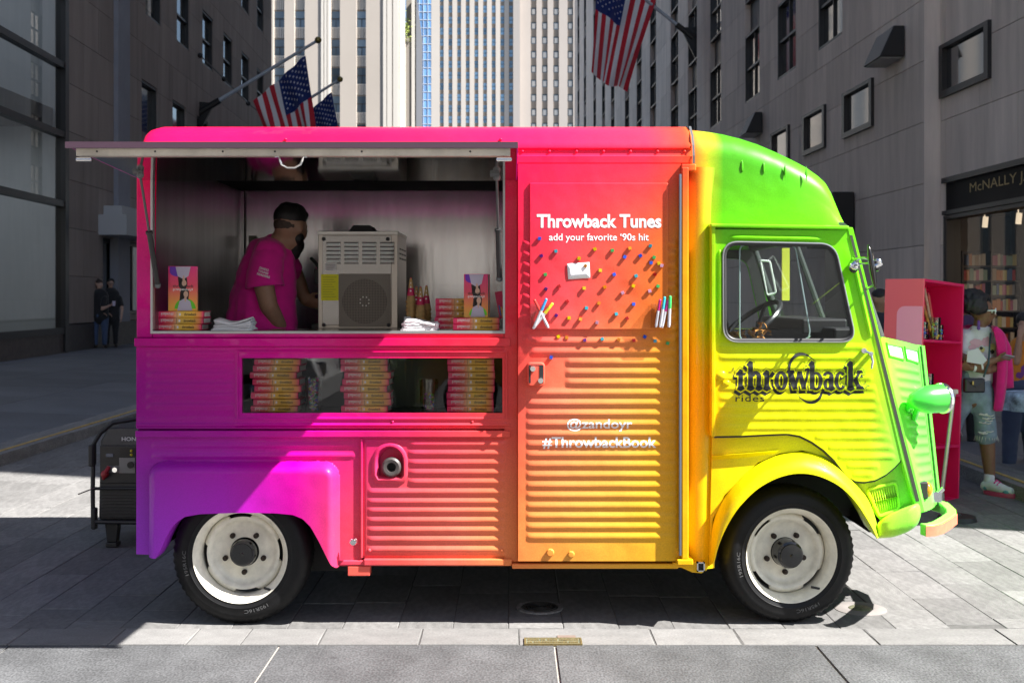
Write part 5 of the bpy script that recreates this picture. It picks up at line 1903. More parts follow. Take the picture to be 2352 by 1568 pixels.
for (s0, s1) in ((.10, .44), (.52, .90)):
    q = []
    for s, t in ((s0, .035), (s1, .035), (s1, .112), (s0, .105)):
        p, nm = nose(s, t); q.append(p + nm * (.012 * math.sin(math.pi * s) + .003))
    b = MB(); b.add(q, [(0, 1, 2, 3)])
    part('vent_panel', b, M_vent, nose_o, 0, fixn=False)
    b = MB(); b.tube(q, .006, 6, closed=True)
    part('vent_rim', b, M_paint, nose_o)
# windscreen posts, cross header and glass
b = MB()
yf = 2 * (YS + 1.0)
for y in (YS + .02, yf - YS - .02):
    b.cyl((X(1938), y, Z(530)), (X(2022), y, Z(775)), .026, n=10)
b.cyl((X(1936), YS + .02, Z(524)), (X(1936), yf - YS - .02, Z(524)), .03, n=10)
b.cyl((X(1938) + .02, YS + 1.0, Z(528)), (X(2022) + .03, YS + 1.0, Z(775)), .016, n=8)
b.box(X(2000), X(2024), YS + .02, yf - YS - .02, Z(800), Z(772))
part('windscreen_frame', b, pm('dark_green_grey', (.045, .055, .05), .5), van, 40)
b = MB(); b.add([(X(1938), YS + .04, Z(530)), (X(1938), yf - YS - .04, Z(530)), (X(2022), yf - YS - .04, Z(775)), (X(2022), YS + .04, Z(775))], [(0, 1, 2, 3)])
part('windscreen', b, G_cab, van, 0, fixn=False)

# ---- headlight, indicator, catch, bumper, mirror
b = MB()
hc0, hc1 = at(2092, 921, YS + .02), at(2166, 914, YS + .085)
ax = (hc1 - hc0).normalized(); Lh = (hc1 - hc0).length
prof = [(0.0, -.012), (.018, -.008), (.036, .012), (.050, .04), (.060, .07), (.0655, .10), (.067, Lh - .012)]
b.lathe(prof, hc0, ax, n=28)
hl = part('headlight', b, pm('green_gloss', lin((62, 205, 60)), .3, coat=.6), van, 60)
b = MB(); b.lathe([(.067, Lh - .014), (.072, Lh - .010), (.072, Lh + .004), (.064, Lh + .012)], hc0, ax, n=28)
part('chrome_rim', b, M_chrome, hl)
b = MB(); b.lathe([(.064, Lh + .008), (.05, Lh + .028), (.025, Lh + .038), (0, Lh + .04)], hc0, ax, n=28)
part('lens', b, glass('lamp_lens', (.9, .92, .95), .05, 2.5), hl)
b = MB(); b.lathe([(.062, Lh), (.03, Lh - .04), (0, Lh - .05)], hc0, ax, n=24)
part('reflector', b, M_chrome, hl)
b = MB(); b.tube([at(2098, 918, YS + .06), at(2085, 936, YS + .09), at(2080, 952, YS + .16)], [.022, .018, .02], 10); b.tube([at(2108, 935, YS + .03), at(2100, 960, YS + .13)], .014, 8)
part('headlight_arm', b, pm('green_gloss', lin((62, 205, 60)), .3), hl)
b = MB(); b.box(-.03, .02, -.03, .05, -.042, .042)
o_ = at(2118, 1124, YS + .10)
b.v = [(p[0] + o_.x, p[1] + o_.y, p[2] + o_.z) for p in b.v]
ind = part('indicator', b, M_rubber, van, 0, bev=.008)
b = MB(); b.ball((o_.x + .022, o_.y + .004, o_.z), .036, 14, 8, sc=(.7, 1.0, 1.05))
part('amber_lens', b, pm('amber_lens', (.85, .22, .01), .15, coat=.5), ind, 180)
b = MB()
o_ = at(2150, 1140, YS + .30)
b.obox(o_, (.045, .03, .05)); b.cyl(o_ + Vector((-.045, 0, -.03)), o_ + Vector((.035, 0, .04)), .011, n=10); b.cyl(o_ + Vector((-.03, -.02, -.035)), o_ + Vector((-.03, -.02, .02)), .012, n=10)
part('bonnet_catch', b, M_chrome, van)
# bumper: flat band, bent
pth = [at(2126, 1216, YS - .15), at(2146, 1216, YS - .14), at(2164, 1212, YS - .09), at(2182, 1204, YS + .02), at(2197, 1192, YS + .14), at(2195, 1180, YS + .24), at(2178, 1168, YS + .42), at(2148, 1160, YS + .52)]
b = MB(); rows = []
for i, p in enumerate(pth):
    d = (pth[min(i + 1, len(pth) - 1)] - pth[max(i - 1, 0)]); d.z = 0; d.normalize()
    nm = Vector((d.y, -d.x, 0))
    zc = .468
    rows.append([Vector((p.x, p.y, zc + .026)) , Vector((p.x, p.y, zc + .026)) - nm * .045, Vector((p.x, p.y, zc - .026)) - nm * .045, Vector((p.x, p.y, zc - .026))])
b.grid(rows, wrap=True)
for q in (0, len(rows) - 1):
    b.f.append(tuple(q * 4 + k for k in range(4))); b.m.append(0)
bp = part('bumper', b, pm('light_green_paint', lin((130, 240, 90)), .4), van, 30, bev=.004)
b = MB()
rows2 = [[r[0] - Vector((0, 0, .004)), r[3] + Vector((0, 0, .0))] for r in rows]
for i, r in enumerate(rows2):
    d = (pth[min(i + 1, len(pth) - 1)] - pth[max(i - 1, 0)]); d.z = 0; d.normalize()
    nm = Vector((d.y, -d.x, 0))
    rows2[i] = [p + nm * .004 for p in r]
b.grid(rows2)
part('bumper_face', b, pm('coral_bumper', lin((238, 118, 88)), .5, nz=(25, .12)), bp, 30)
b = MB()
b.box(1.72, 2.02, YS + .46, YS + .50, .45, .485)
part('bumper_bracket', b, pm('dark_frame', (.03, .03, .032), .5), bp, 0)
# mirror
b = MB()
m0 = at(2003, 612, YS - .235)
rot = Matrix.Rotation(R(-9), 3, 'Y') @ Matrix.Rotation(R(-16), 3, 'Z')
b.ball(m0, .1, 20, 12, sc=(.14, .42, 1.02), rot=rot)
mi = part('mirror', b, M_hub, van, 60)
b = MB()
b.tube([at(1962, 596, YC_ - .01), at(1985, 592, YS - .12), at(2018, 600, YS - .225)], .007, 8)
b.tube([at(1968, 606, YC_ - .01), at(1995, 604, YS - .14), at(2020, 603, YS - .225)], .005, 8)
b.tube([at(1990, 664, YC_ - .01), at(1996, 660, YS - .12), at(2006, 655, YS - .225)], .006, 8)
b.ball(at(2017, 601, YS - .235), .016, 10, 8); b.ball(at(1962, 610, YC_ - .02), .024, 10, 8); b.cyl(at(2010, 612, YS - .235), at(2024, 604, YS - .235), .012)
part('mirror_arm', b, M_chrome, mi)
b = MB(); b.ball(at(1961, 614, YC_ - .02), .022, 10, 8, sc=(1, .6, 1.2)); b.ball(at(2014, 614, YS - .225), .018, 10, 8)
part('mirror_bracket', b, M_hub, mi)

# ---- hatch awning (tilted up), its handle, latches and gas struts
Yo, Yh = 4.40, YS + .01
aw = MB()
zo, zh = 2.098, 2.056
def awp(u, t, dz=0.0):
    """corner u on the outer edge line (photo pixel), t from hinge 0 to outer edge 1"""
    x = X(u, Yo)
    y = Yh + (Yo - Yh) * t
    return Vector((x, y, zh + (zo - zh) * t + dz))
aw.add([awp(150, 0, .016), awp(1190, 0, .016), awp(1190, 1, .016), awp(150, 1, .016), awp(150, 0, 0.004), awp(1190, 0, .004), awp(1190, 1, .004), awp(150, 1, .004)],
       [(0, 1, 2, 3), (4, 7, 6, 5), (0, 4, 5, 1), (1, 5, 6, 2), (2, 6, 7, 3), (3, 7, 4, 0)])
awn = part('awning', aw, pm('magenta_sheet', lin((225, 0, 170)), .45), van, 0)
b = MB()
b.add([awp(153, -.004, .003), awp(1187, -.004, .003), awp(1187, .985, .003), awp(153, .985, .003)], [(0, 3, 2, 1)])
part('awning_lining', b, M_under, awn, 0, fixn=False)
b = MB()
zf = awp(150, 1).z
b.box(X(172, Yo), X(1172, Yo), Yo + .012, Yo + .03, zf - .033, zf + .004)
b.box(X(172, Yo), X(1172, Yo), Yo + .012, Yo + .06, zf - .035, zf - .031)
part('front_flange', b, pm('worn_aluminium', (.52, .47, .40), .42, .55, nz=(7, .25)), awn, 0, bev=.001)
b = MB()
b.box(X(150, Yo), X(1190, Yo), Yo - .003, Yo + .012, zf - .006, zf + .018)
part('front_edge', b, pm('dark_edge', (.06, .03, .05), .5), awn, 0)
b = MB()
for u in (220, 354, 510, 630, 830, 1080):
    b.ball((X(u, Yo), Yo + .011, zf - .018), .004, 6, 4)
part('flange_screw', b, M_dark, awn, 180)
b = MB()
hc = [(-.066, 0), (-.05, 0), (-.045, -.014), (-.038, -.03), (-.015, -.042), (.015, -.042), (.038, -.03), (.045, -.014), (.05, 0), (.066, 0)]
hx, hz = X(671, Yo + .05), zf - .036
b.tube([Vector((hx + a * .95, Yo + .03, hz + c)) for a, c in hc], .0045, 8)
part('handle', b, M_chrome, awn)
b = MB()
for u in (195, 1158):
    x = X(u, Yo + .02)
    b.box(x - .028, x + .028, Yo + .006, Yo + .03, zf - .056, zf - .042); b.cyl((x - .03, Yo + .01, zf - .049), (x + .03, Yo + .01, zf - .049), .005, n=8)
part('latch', b, M_chrome, awn, 0)
def strut(pts_, name='gas_strut'):
    a, c = pts_
    m = a.lerp(c, .52)
    b = MB(); b.cyl(a, m, .006, n=10)
    o = part(name, b, pm('strut_rod', (.10, .10, .105), .4, .8), van)
    b = MB(); b.cyl(m, c, .0125, n=12); b.cyl(m + (a - m).normalized() * .012, m, .016, n=12)
    part('cylinder', b, M_rubber, o)
    b = MB(); b.ball(a, .017, 10, 8); b.ball(c, .016, 10, 8); b.box(a.x - .03, a.x + .012, a.y - .012, a.y + .012, a.z + .004, a.z + .022)
    part('end_bracket', b, M_grayrub, o)
strut((at(322, 402, YS - .26), at(362, 655, YS + .015)))
strut((at(1141, 408, YS - .20), at(1147, 640, YS + .02)))

# ---- lining of the kitchen, floor, far side, underside
b = MB(); b.box(X(349) - .03, X(349) + .0, YS + .05, 7.12, .5, 2.2)
part('end_lining', b, M_steel2, van, 0)
b = MB(); b.box(X(349), .70, 7.06, 7.10, .5, 1.60); b.box(X(349), .70, 7.05, 7.09, 1.603, 2.175)
b.box(X(349), .7, 7.045, 7.06, 1.592, 1.612)
part('back_lining', b, M_steel, van, 0)
b = MB(); b.box(.02, .05, YS + .05, 7.06, .5, 2.17)
part('right_lining', b, M_steel, van, 0)
b = MB(); b.box(X(349) - .02, .72, YS + .05, 7.1, 2.172, 2.2); b.box(X(349), X(1158), YS + .05, YS + .12, 2.10, 2.172)
part('ceiling_lining', b, pm('dark_ceiling', (.012, .012, .013), .7, spec=.2), van, 0)
b = MB(); b.box(X(349), X(800), 5.64, 6.96, .46, .5); b.box(X(800), .7, YS + .05, 7.06, .46, .5)
part('floor', b, M_dark, van, 0)
b = MB(); b.box(X(349), .02, YS + .035, 5.98, Z(770, 5.4) - .02, Z(764)); b.box(X(349), .02, 5.94, 5.98, .5, Z(764) - .02)
part('counter', b, M_steel, van, 0, bev=.003)
b = MB()
c = Vector((X(668, 7.0), 7.05, Z(655, 7.0)))
b.box(X(571, 7.03), X(589, 7.03), 7.03, 7.05, Z(570, 7.03), Z(541, 7.03))
part('wall_socket', b, pm('beige_plate', (.35, .32, .28), .5), van, 0)
b = MB()
b.box(X(560, 7.03), X(563, 7.03), 7.035, 7.05, .9, 2.17); b.tube([Vector((X(580, 7.02), 7.02, Z(570, 7.02))), Vector((X(578, 7.02), 7.0, Z(620, 7.0))), Vector((X(600, 7.02), 7.0, Z(720, 7.0)))], .008, 6)
part('wall_cable', b, M_rubber, van, 0)
far = 2 * (YS + 1.0) - YS
b = MB()
b.box(X(313), X(1640), far - .04, far, .45, 2.16)
b.holed(pts([(1635, 527), (1946, 529), (2068, 1056), (2000, 1106), (1900, 1050), (1800, 1000), (1635, 1000)], far - .03), [rpoly(wq, 34, far - .03, 6)], (0, .03, 0)) if False else None
def side2(p): return [Vector((X(u), far - .03, Z(v))) for u, v in p]
wh2 = [Vector((q.x * YS / YC_, far - .03, CZ + (q.z - CZ) * YS / YC_)) for q in rpoly(wq, 34, YC_, 6)]
b.holed(side2([(1635, 515), (1946, 520), (2068, 1056), (2000, 1106), (1900, 1050), (1800, 1000), (1635, 1000)]), [wh2], (0, .03, 0))
b.holed(side2([(313, 1000), (1590, 1000), (1590, 1295), (780, 1295), (730, 1180), (400, 1180), (365, 1272), (313, 1272)]), [], (0, .03, 0))
b.prism(side2([(1590, 1000), (1990, 1000), (2112, 1160), (2019, 1232), (1990, 1140), (1890, 1050), (1790, 1044), (1700, 1100), (1640, 1200), (1630, 1295), (1590, 1295)]), (0, .03, 0))
part('far_side', b, M_paint, van, 0)
b = MB(); b.holed([p + Vector((0, -.012, 0)) for p in side2([(1650, 535), (1940, 535), (2055, 1040), (1990, 1090), (1900, 1040), (1800, 995), (1650, 995)])], [[p + Vector((0, -.012, 0)) for p in wh2]], (0, .008, 0))
part('far_door_lining', b, pm('grey_trim_panel', (.018, .019, .02), .6), van, 0)
b = MB(); b.box(X(313), X(313) + .03, YS + .05, far - .04, .48, 2.2)
part('rear_wall', b, M_paint, van, 0)
M_chas = pm('chassis_black', (.010, .010, .011), .7)
b = MB()
b.box(-1.68, -1.62, 5.42, 7.12, .36, .46); b.box(-1.7, -.80, 5.64, 6.96, .44, .457); b.box(-.80, 1.15, 5.42, 7.2, .44, .457)
b.box(-.86, .84, 5.40, 7.2, .255, .45)
b.box(-1.62, -.86, 5.62, 6.98, .30, .44); b.box(.84, 1.75, 5.75, 6.85, .42, .62); b.box(1.0, 1.72, 6.0, 6.6, .22, .45)
b.box(1.70, 1.80, 5.45, 7.1, .40, .46)
b.box(-.86, .90, 7.15, 7.19, .17, .26)  # added skirt along the far side, shutting light out from under the van
part('chassis', b, M_chas, van, 0)
b = MB()                                    # wheel housings
b.box(X(365), X(790), 5.60, 5.63, .18, .72); b.box(X(365), X(790), 5.34, 5.60, .70, .72)
part('wheel_housing', b, M_chas, van, 0)
b = MB()
b.box(X(1620), X(1880), 5.74, 5.77, .45, .9); b.box(X(1620), X(2000), 5.33, 5.77, .83, .86); b.box(X(1618), X(1630), 5.34, 5.77, .25, .86)
part('wheel_housing', b, M_chas, van, 0)
b = MB()                                    # cab inside: bulkhead, dash, seat
b.box(X(1650), X(1660), YS + .06, 7.2, .55, 2.15)
b.box(X(1930), X(2010), YS + .1, 7.15, .75, Z(755)); b.box(X(1880), X(1990), 5.6, 6.5, Z(772), Z(735))
b.box(X(1660), X(1880), YS + .1, 7.15, .72, .78)
part('dashboard', b, M_dark, van, 0, bev=.01)
b = MB(); b.box(X(1668), X(1830), 5.45, 6.1, .78, 1.0); b.box(X(1664), X(1690), 5.45, 6.1, .95, 1.42)
part('seat', b, pm('black_vinyl_seat', (.02, .02, .022), .5), van, 0, bev=.03)
b = MB()
sc_ = at(1722, 746, 5.95)
q = Vector((-.62, -.12, .78)).normalized().to_track_quat('Z', 'Y').to_matrix()
b.tube([sc_ + q @ Vector((.19 * math.cos(2 * math.pi * k / 28), .19 * math.sin(2 * math.pi * k / 28), 0)) for k in range(28)], .014, 8, closed=True)
for a in (0, 2.1, 4.2):
    b.tube([sc_ + q @ Vector((0, 0, -.05)), sc_ + q @ Vector((.19 * math.cos(a), .19 * math.sin(a), 0))], .009, 6)
b.cyl(sc_ + q @ Vector((0, 0, -.03)), sc_ + q @ Vector((0, 0, -.6)), .022, n=10)
part('steering_wheel', b, pm('steering_black', (.03, .032, .035), .3), van)
b = MB()
rp = random.Random(8)
for k in range(70):
    p = at(rp.uniform(1662, 1770), 0, 5.42); p.z = Z(782) + abs(rp.gauss(0, .03)) + .02 * math.sin(k); p.y += rp.uniform(0, .12)
    a = Matrix.Rotation(rp.uniform(0, 6.3), 3, 'Z') @ Matrix.Rotation(rp.uniform(-1.2, 1.2), 3, 'X')
    b.add([p + a @ Vector(q) for q in ((0, -.018, 0), (.014, 0, .004), (0, .018, 0), (-.014, 0, .004))], [(0, 1, 2, 3)])
part('dried_flowers', b, pm('orange_petals', (.55, .24, .04), .7, rand=.1), van, 0, kind='stuff', fixn=False)
b = MB(); b.tube(rpoly([(1746, 598), (1768, 600), (1782, 672), (1762, 678)], 5, 7.0, 4), .007, 6, closed=True)
part('far_mirror', b, pm('white_trim', (.6, .62, .6), .4), van)
b = MB(); b.box(X(1795, 7.1), X(1812, 7.1), 7.08, 7.1, Z(690, 7.1), Z(570, 7.1))
part('yellow_post', b, pm('yellow_plastic', (.6, .55, .05), .5), van, 0)

# ---- wheels
def wheel(loc, hubr, hubl, steer, lab, slot0, tr):
    w = bpy.data.objects.new('wheel', None); COL.objects.link(w)
    w.parent = van; w.location = Vector(loc) - WLOC['food_van']; w.rotation_euler = (0, 0, steer)
    WLOC[w.name] = Vector()
    n = 120
    prof = [(.210, .070), (.214, .080), (.224, .0855), (.238, .088), (.242, .0905), (.246, .088), (.268, .090), (.286, .086), (.300, .078), (tr - .008, .066), (tr, .050), (tr + .002, 0), (tr, -.050), (tr - .008, -.066), (.29, -.086), (.24, -.088), (.21, -.07)]
    b = MB(); rows = []
    for r, h in prof:
        row = []
        for i in range(n):
            a = 2 * math.pi * i / n
            rr, hh = r, h
            if abs(r - (tr - .008)) < .001 and i % 2: rr -= .007; hh *= .95
            if abs(r - .300) < .001 and i % 2: hh -= .005
            if abs(r - tr) < .001 and i % 2: rr -= .006
            z = math.sin(a) * rr
            if z < -tr + .022: z = max(z, -loc[2] + .001)
            row.append((math.cos(a) * rr, -hh, max(z, -loc[2] + .0005)))
        rows.append(row)
    b.grid(rows, wrap=True)
    part('tyre', b, M_tyre, w, 40, local=True)
    vs, fs = text_geo(lab, 1.0, .0)
    vs = fit(vs, 0, .115, 0, .016)
    for a0 in (R(200), R(300)):
        b = MB()
        b.add([(-(.250 + p[1]) * math.cos(a0 - p[0] / .26 + math.pi), -.0912, -(.250 + p[1]) * math.sin(a0 - p[0] / .26 + math.pi)) for p in vs], fs)
        part('sidewall_lettering', b, pm('grey_tyre_print', (.10, .10, .10), .6), w, 0, local=True, fixn=False)
    b = MB()
    b.lathe([(.202, -.06), (.196, -.03), (.190, .0), (.192, .05), (.200, .066), (.208, .072), (.216, .086), (.220, .088), (.221, .080), (.212, .07)], (0, 0, 0), (0, -1, 0), n=72)
    rows = []
    N = 144
    for (r, h) in ((1.0, .004), (.965, .016), (.90, .022), (.84, .020), (.78, .006), (.72, -.006), (.60, -.010), (.36, -.008)):
        row = []
        for i in range(N):
            a = 360 * i / N
            ro = .1895
            if r > .95:
                for sl in (0, 90, 180, 270):
                    d = abs((a - sl - slot0 + 180) % 360 - 180)
                    if d < 19: ro = .1895 - .024 * min(1, (19 - d) / 4) + 0.0
            rr = min(ro, .1895 * r)
            row.append((math.cos(R(a)) * rr, -h, math.sin(R(a)) * rr))
        rows.append(row)
    b.grid(rows, wrap=True)
    rim = part('rim', b, M_cream, w, 45, local=True)
    for k in range(5):
        b = MB()
        a = R(90 + 36 + 72 * k)
        c = Vector((math.cos(a) * .094, 0, math.sin(a) * .094))
        b.cyl(c + Vector((0, .012, 0)), c + Vector((0, -.006, 0)), .0125, n=12)
        b.cyl(c + Vector((0, .012, 0)), c + Vector((0, -.013, 0)), .0085, n=6)
        nb = part('wheel_nut', b, pm('rusty_nut', (.035, .022, .016), .6, .4), w, 30, local=True)
    b = MB(); b.cyl((.105, -.055, -.155), (.14, -.075, -.160), .006, n=8)
    part('valve', b, M_rubber, rim, 30, local=True)
    b = MB(); b.lathe([(hubr, -.02), (hubr, hubl * .55), (hubr * .94, hubl * .8), (hubr * .8, hubl * .86), (hubr * .78, hubl), (hubr * .3, hubl * 1.04), (.009, hubl * 1.05), (.006, hubl * 1.12), (0, hubl * 1.12)], (0, 0, 0), (0, -1, 0), n=40)
    part('hub_cap', b, M_hub, w, 40, local=True)
    b = MB(); b.lathe([(0, -.03), (.182, -.03), (.182, -.1), (0, -.1)], (0, 0, 0), (0, -1, 0), n=32)
    part('brake_drum', b, M_chas, w, 0, local=True)
    return w
wheel((X(552, 5.30), 5.38, .322), .062, .05, 0, '195R16C', 95, .322)
wheel((X(1813, 5.32), 5.40, .318), .066, .085, R(7), '195R16C', 45, .318)
for y, x in ((far - .14, -1.245), (far - .14, 1.31)):
    b = MB(); b.lathe([(.1, -.08), (.31, -.08), (.32, -.05), (.32, .05), (.31, .08), (.1, .08)], (x, y, .32), (0, -1, 0), n=40)
    part('wheel', b, M_tyre, van)
b = MB(); b.cyl((-1.245, 5.5, .32), (-1.245, 7.1, .32), .045); b.cyl((1.31, 5.55, .32), (1.31, 7.1, .32), .04)
part('axle', b, M_chas, van)
# ------------------------------------------------------------------ things on the counter, in the display window and on the door
def lbl_ord(i): return ORD[i]
M_spine = None
def grad_mat(name, stops, axis=0, rough=.4):
    """print that runs in colour along the object's own axis (0..1)"""
    m = bpy.data.materials.new(name); m.use_nodes = True
    nt = m.node_tree; p = nt.nodes['Principled BSDF']; p.inputs['Roughness'].default_value = rough
    p.inputs['Coat Weight'].default_value = .2
    tc = nt.nodes.new('ShaderNodeTexCoord'); sx = nt.nodes.new('ShaderNodeSeparateXYZ'); cr = nt.nodes.new('ShaderNodeValToRGB')
    nt.links.new(tc.outputs['Object'], sx.inputs[0]); nt.links.new(sx.outputs[axis], cr.inputs[0])
    els = cr.color_ramp.elements
    while len(els) > 1: els.remove(els[-1])
    for i, (pos, c) in enumerate(stops):
        if i == 0: els[0].position = pos; els[0].color = (*lin(c), 1)
        else: els.new(pos).color = (*lin(c), 1)
    oi = nt.nodes.new('ShaderNodeObjectInfo'); rr = nt.nodes.new('ShaderNodeMapRange'); rr.inputs[3].default_value, rr.inputs[4].default_value = .80, 1.10
    vm = nt.nodes.new('ShaderNodeVectorMath'); vm.operation = 'SCALE'
    nt.links.new(oi.outputs['Random'], rr.inputs[0]); nt.links.new(cr.outputs[0], vm.inputs[0]); nt.links.new(rr.outputs[0], vm.inputs['Scale'])
    nt.links.new(vm.outputs[0], p.inputs['Base Color'])
    return m
M_spine = grad_mat('book_spine_print', [(0.0, (215, 25, 95)), (.05, (222, 40, 90)), (.19, (226, 120, 85)), (.245, (232, 190, 120)), (.28, (225, 180, 70)), (.62, (222, 175, 50)), (.9, (226, 150, 70)), (.96, (222, 70, 90))][:0] + [(0.0, (215, 20, 100)), (.03, (222, 45, 90)), (.075, (224, 110, 90)), (.098, (228, 180, 120)), (.115, (218, 175, 65)), (.17, (222, 172, 50)), (.20, (224, 135, 70)), (.216, (215, 40, 90))])
M_pages = pm('book_pages', (.62, .60, .54), .8, nz=(60, .1), stretch=(1, 1, 12))
M_ink = pm('black_ink', (.02, .018, .015), .6)
M_wink = pm('white_ink', (.75, .72, .70), .6)
# one lying book: spine to the viewer, origin at the left end of the spine's foot (x along the spine 0.218 m)
BL, BH, BD = .218, .030, .145
def rounded_spine(mb):
    rows = []
    for x in (0, .002, BL - .002, BL):
        e = .0012 if x in (0, BL) else 0
        rows.append([(x, .012, e), (x, .004, e), (x, .0 + e, .003), (x, .0 + e - .001, BH / 2), (x, .0 + e, BH - .003), (x, .004, BH - e), (x, BD, BH - e), (x, BD, BH - e - .003), (x, .02, BH - e - .003), (x, .02, e + .003), (x, BD, e + .003), (x, BD, e)])
    mb.grid(rows, wrap=True)
    mb.f.append(tuple(range(12))); mb.m.append(0)
    n = len(mb.v); mb.f.append(tuple(range(n - 12, n))); mb.m.append(0)
bk = MB(); rounded_spine(bk)
ME_cover = bk.mesh('cover', M_spine, smooth=30)
bk = MB(); bk.box(.003, BL - .003, .018, BD - .004, .0035, BH - .0035)
ME_pages = bk.mesh('pages', M_pages, smooth=0)
bk = MB()
vs, fs = text_geo('throwback', 1, .012); vs = fit(vs, .128, .186, .009, .023)
bk.mat(0).add([(p[0], -.0018, p[1]) for p in vs], fs)
vs, fs = text_geo('throwback', 1, .004, .35); vs = fit(vs, .018, .078, .008, .024)
bk.mat(1).add([(.096 - p[0], -.0018, .032 - p[1]) for p in vs], fs)
bk.mat(0).box(.094, .0955, -.0018, -.001, .004, .026)
bk.mat(1).box(.104, .112, -.0018, -.001, .010, .021)
ME_title = bk.mesh('title', [M_ink, M_wink], smooth=0, fixn=False)
def lying_book(loc, rz, label, group):
    t = thing('book', label, 'book', loc, group, (0, 0, rz))
    for nm, me in (('cover', ME_cover), ('pages', ME_pages), ('title', ME_title)):
        o = bpy.data.objects.new(nm, me); COL.objects.link(o); o.parent = t
    return t
ZC = Z(760)                                  # counter top
ZD = Z(949) + .001                           # floor of the display window
rk = random.Random(21)
def stack(n, u, Y, z0, where, gap=.0, jit=.006, rzj=.03, scale=1.0):
    for k in range(n):
        x = X(u, Y) + rk.uniform(-jit, jit)
        lab = 'pink and yellow paperback, %s from the top %s' % (lbl_ord(n - 1 - k) if n - 1 - k else 'first', where)
        if n - 1 - k == 0: lab = 'topmost pink and yellow paperback %s' % where
        if k == 0: lab = 'lowest pink and yellow paperback %s' % where
        lying_book((x, Y, z0 + k * (BH + gap)), rk.uniform(-rzj, rzj), lab, 'paperbacks ' + where)
stack(8, 580, 5.335, ZD, 'of the display stack nearest the rear', .0015, .013, .07)
stack(8, 786, 5.335, ZD, 'of the middle display window stack', .0015, .010, .05)
stack(8, 1027, 5.335, ZD, 'of the display stack by the door', .0015, .005)
stack(3, 358, 5.40, ZC, 'of the counter stack beside the left post', .0, .006)
stack(2, 1041, 5.39, ZC, 'of the counter stack beside the right post', .0, .004)
stack(5, 1000, 5.60, ZC, 'of the back stack near the cones', .0, .004)
# standing books with their covers
M_covL = grad_mat('cover_print', [(0, (228, 170, 40)), (.05, (228, 140, 60)), (.12, (222, 60, 90)), (.22, (214, 20, 120))], 2)
def standing_book(c, w, h, rz, label, t_=.028):
    t = thing('book', label, 'book', c, 'books standing upright on the counter', (0, 0, rz))
    b = MB(); b.box(0, w, 0, .003, 0, h); b.box(0, w, t_ - .003, t_, 0, h); b.box(-.003, .001, 0, t_, 0, h)
    part('cover', b, M_covL, t, 0, local=True)
    b = MB(); b.box(.002, w - .003, .003, t_ - .003, .003, h - .003)
    part('pages', b, M_pages, t, 0, local=True)
    def disc_(mb, cx, cz, r, a0, a1, y, n=20):
        ring = [(cx, y, cz)]
        for k in range(n + 1):
            a = R(a0 + (a1 - a0) * k / n)
            px, pz = cx + r * math.cos(a), cz + r * math.sin(a)
            ring.append((max(.004, min(w - .001, px)), y, max(.002, min(h - .002, pz))))
        mb.add(ring, [(0, i, i + 1) for i in range(1, n + 1)])
    b = MB(); disc_(b, w * .30, h * .99, w * .36, 0, 360, -.0006)
    part('purple_disc', b, pm('purple_print', lin((95, 40, 160)), .5), t, 0, local=True, fixn=False)
    b = MB(); disc_(b, w * .58, h * .05, w * .38, 0, 180, -.0006)
    part('green_disc', b, pm('green_print', lin((90, 185, 25)), .5), t, 0, local=True, fixn=False)
    # plain figures: dark hair, pale jacket
    b = MB()
    for flip in (0, 1):
        zz = (lambda v: v) if not flip else (lambda v: h - v)
        cx = w * (.56 if not flip else .50)
        disc = []
        b.mat(0)
        ring = [(cx + .021 * math.cos(R(a)), -.0010, zz(.084 + .026 * math.sin(R(a)))) for a in range(0, 360, 24)]
        b.add(ring, [tuple(range(len(ring)))])
        b.add([(cx - .020, -.001, zz(.084)), (cx + .021, -.001, zz(.084)), (cx + .018, -.001, zz(.054)), (cx - .024, -.001, zz(.050))], [(0, 1, 2, 3)])
        b.mat(1)
        ring = [(cx + .006 + .011 * math.cos(R(a)), -.0014, zz(.080 + .015 * math.sin(R(a)))) for a in range(0, 360, 24)]
        b.add(ring, [tuple(range(len(ring)))])
        b.mat(2)
        b.add([(cx - .034, -.0012, zz(.002)), (cx + .036, -.0012, zz(.002)), (cx + .026, -.0012, zz(.046)), (cx + .008, -.0012, zz(.058)), (cx - .004, -.0012, zz(.058)), (cx - .024, -.0012, zz(.046))], [(0, 1, 2, 3, 4, 5)])
        b.mat(1).add([(cx - .002, -.0014, zz(.066)), (cx + .010, -.0014, zz(.066)), (cx + .006, -.0014, zz(.044)), (cx + .001, -.0014, zz(.044))], [(0, 1, 2, 3)])
    part('cover_figure', b, [pm('dark_hair_print', (.02, .013, .012), .6), pm('skin_print', (.52, .33, .24), .6), pm('lilac_print', (.42, .38, .48), .6)], t, 0, local=True, fixn=False)
    b = MB()
    vs, fs = text_geo('throwback', 1, .010); vs = fit(vs, w * .14, w * .88, h * .53, h * .585)
    b.mat(0).add([(p[0], -.0016, p[1]) for p in vs], fs)
    vs, fs = text_geo('throwback', 1, .002, .4); vs = fit(vs, w * .14, w * .88, h * .44, h * .50)
    b.mat(1).add([(w - p[0], -.0016, h * .94 - p[1]) for p in vs], fs)
    part('title', b, [M_ink, M_wink], t, 0, local=True, fixn=False)
    return t
standing_book((X(388, 5.42), 5.42, ZC + 3 * BH + .001), .130, .212, R(5), 'book standing upright on three lying paperbacks beside the left post')
standing_book((X(1067, 5.43), 5.43, ZC + 2 * BH + .001), .113, .205, R(-9), 'book standing upright on two lying paperbacks beside the right post', .05)
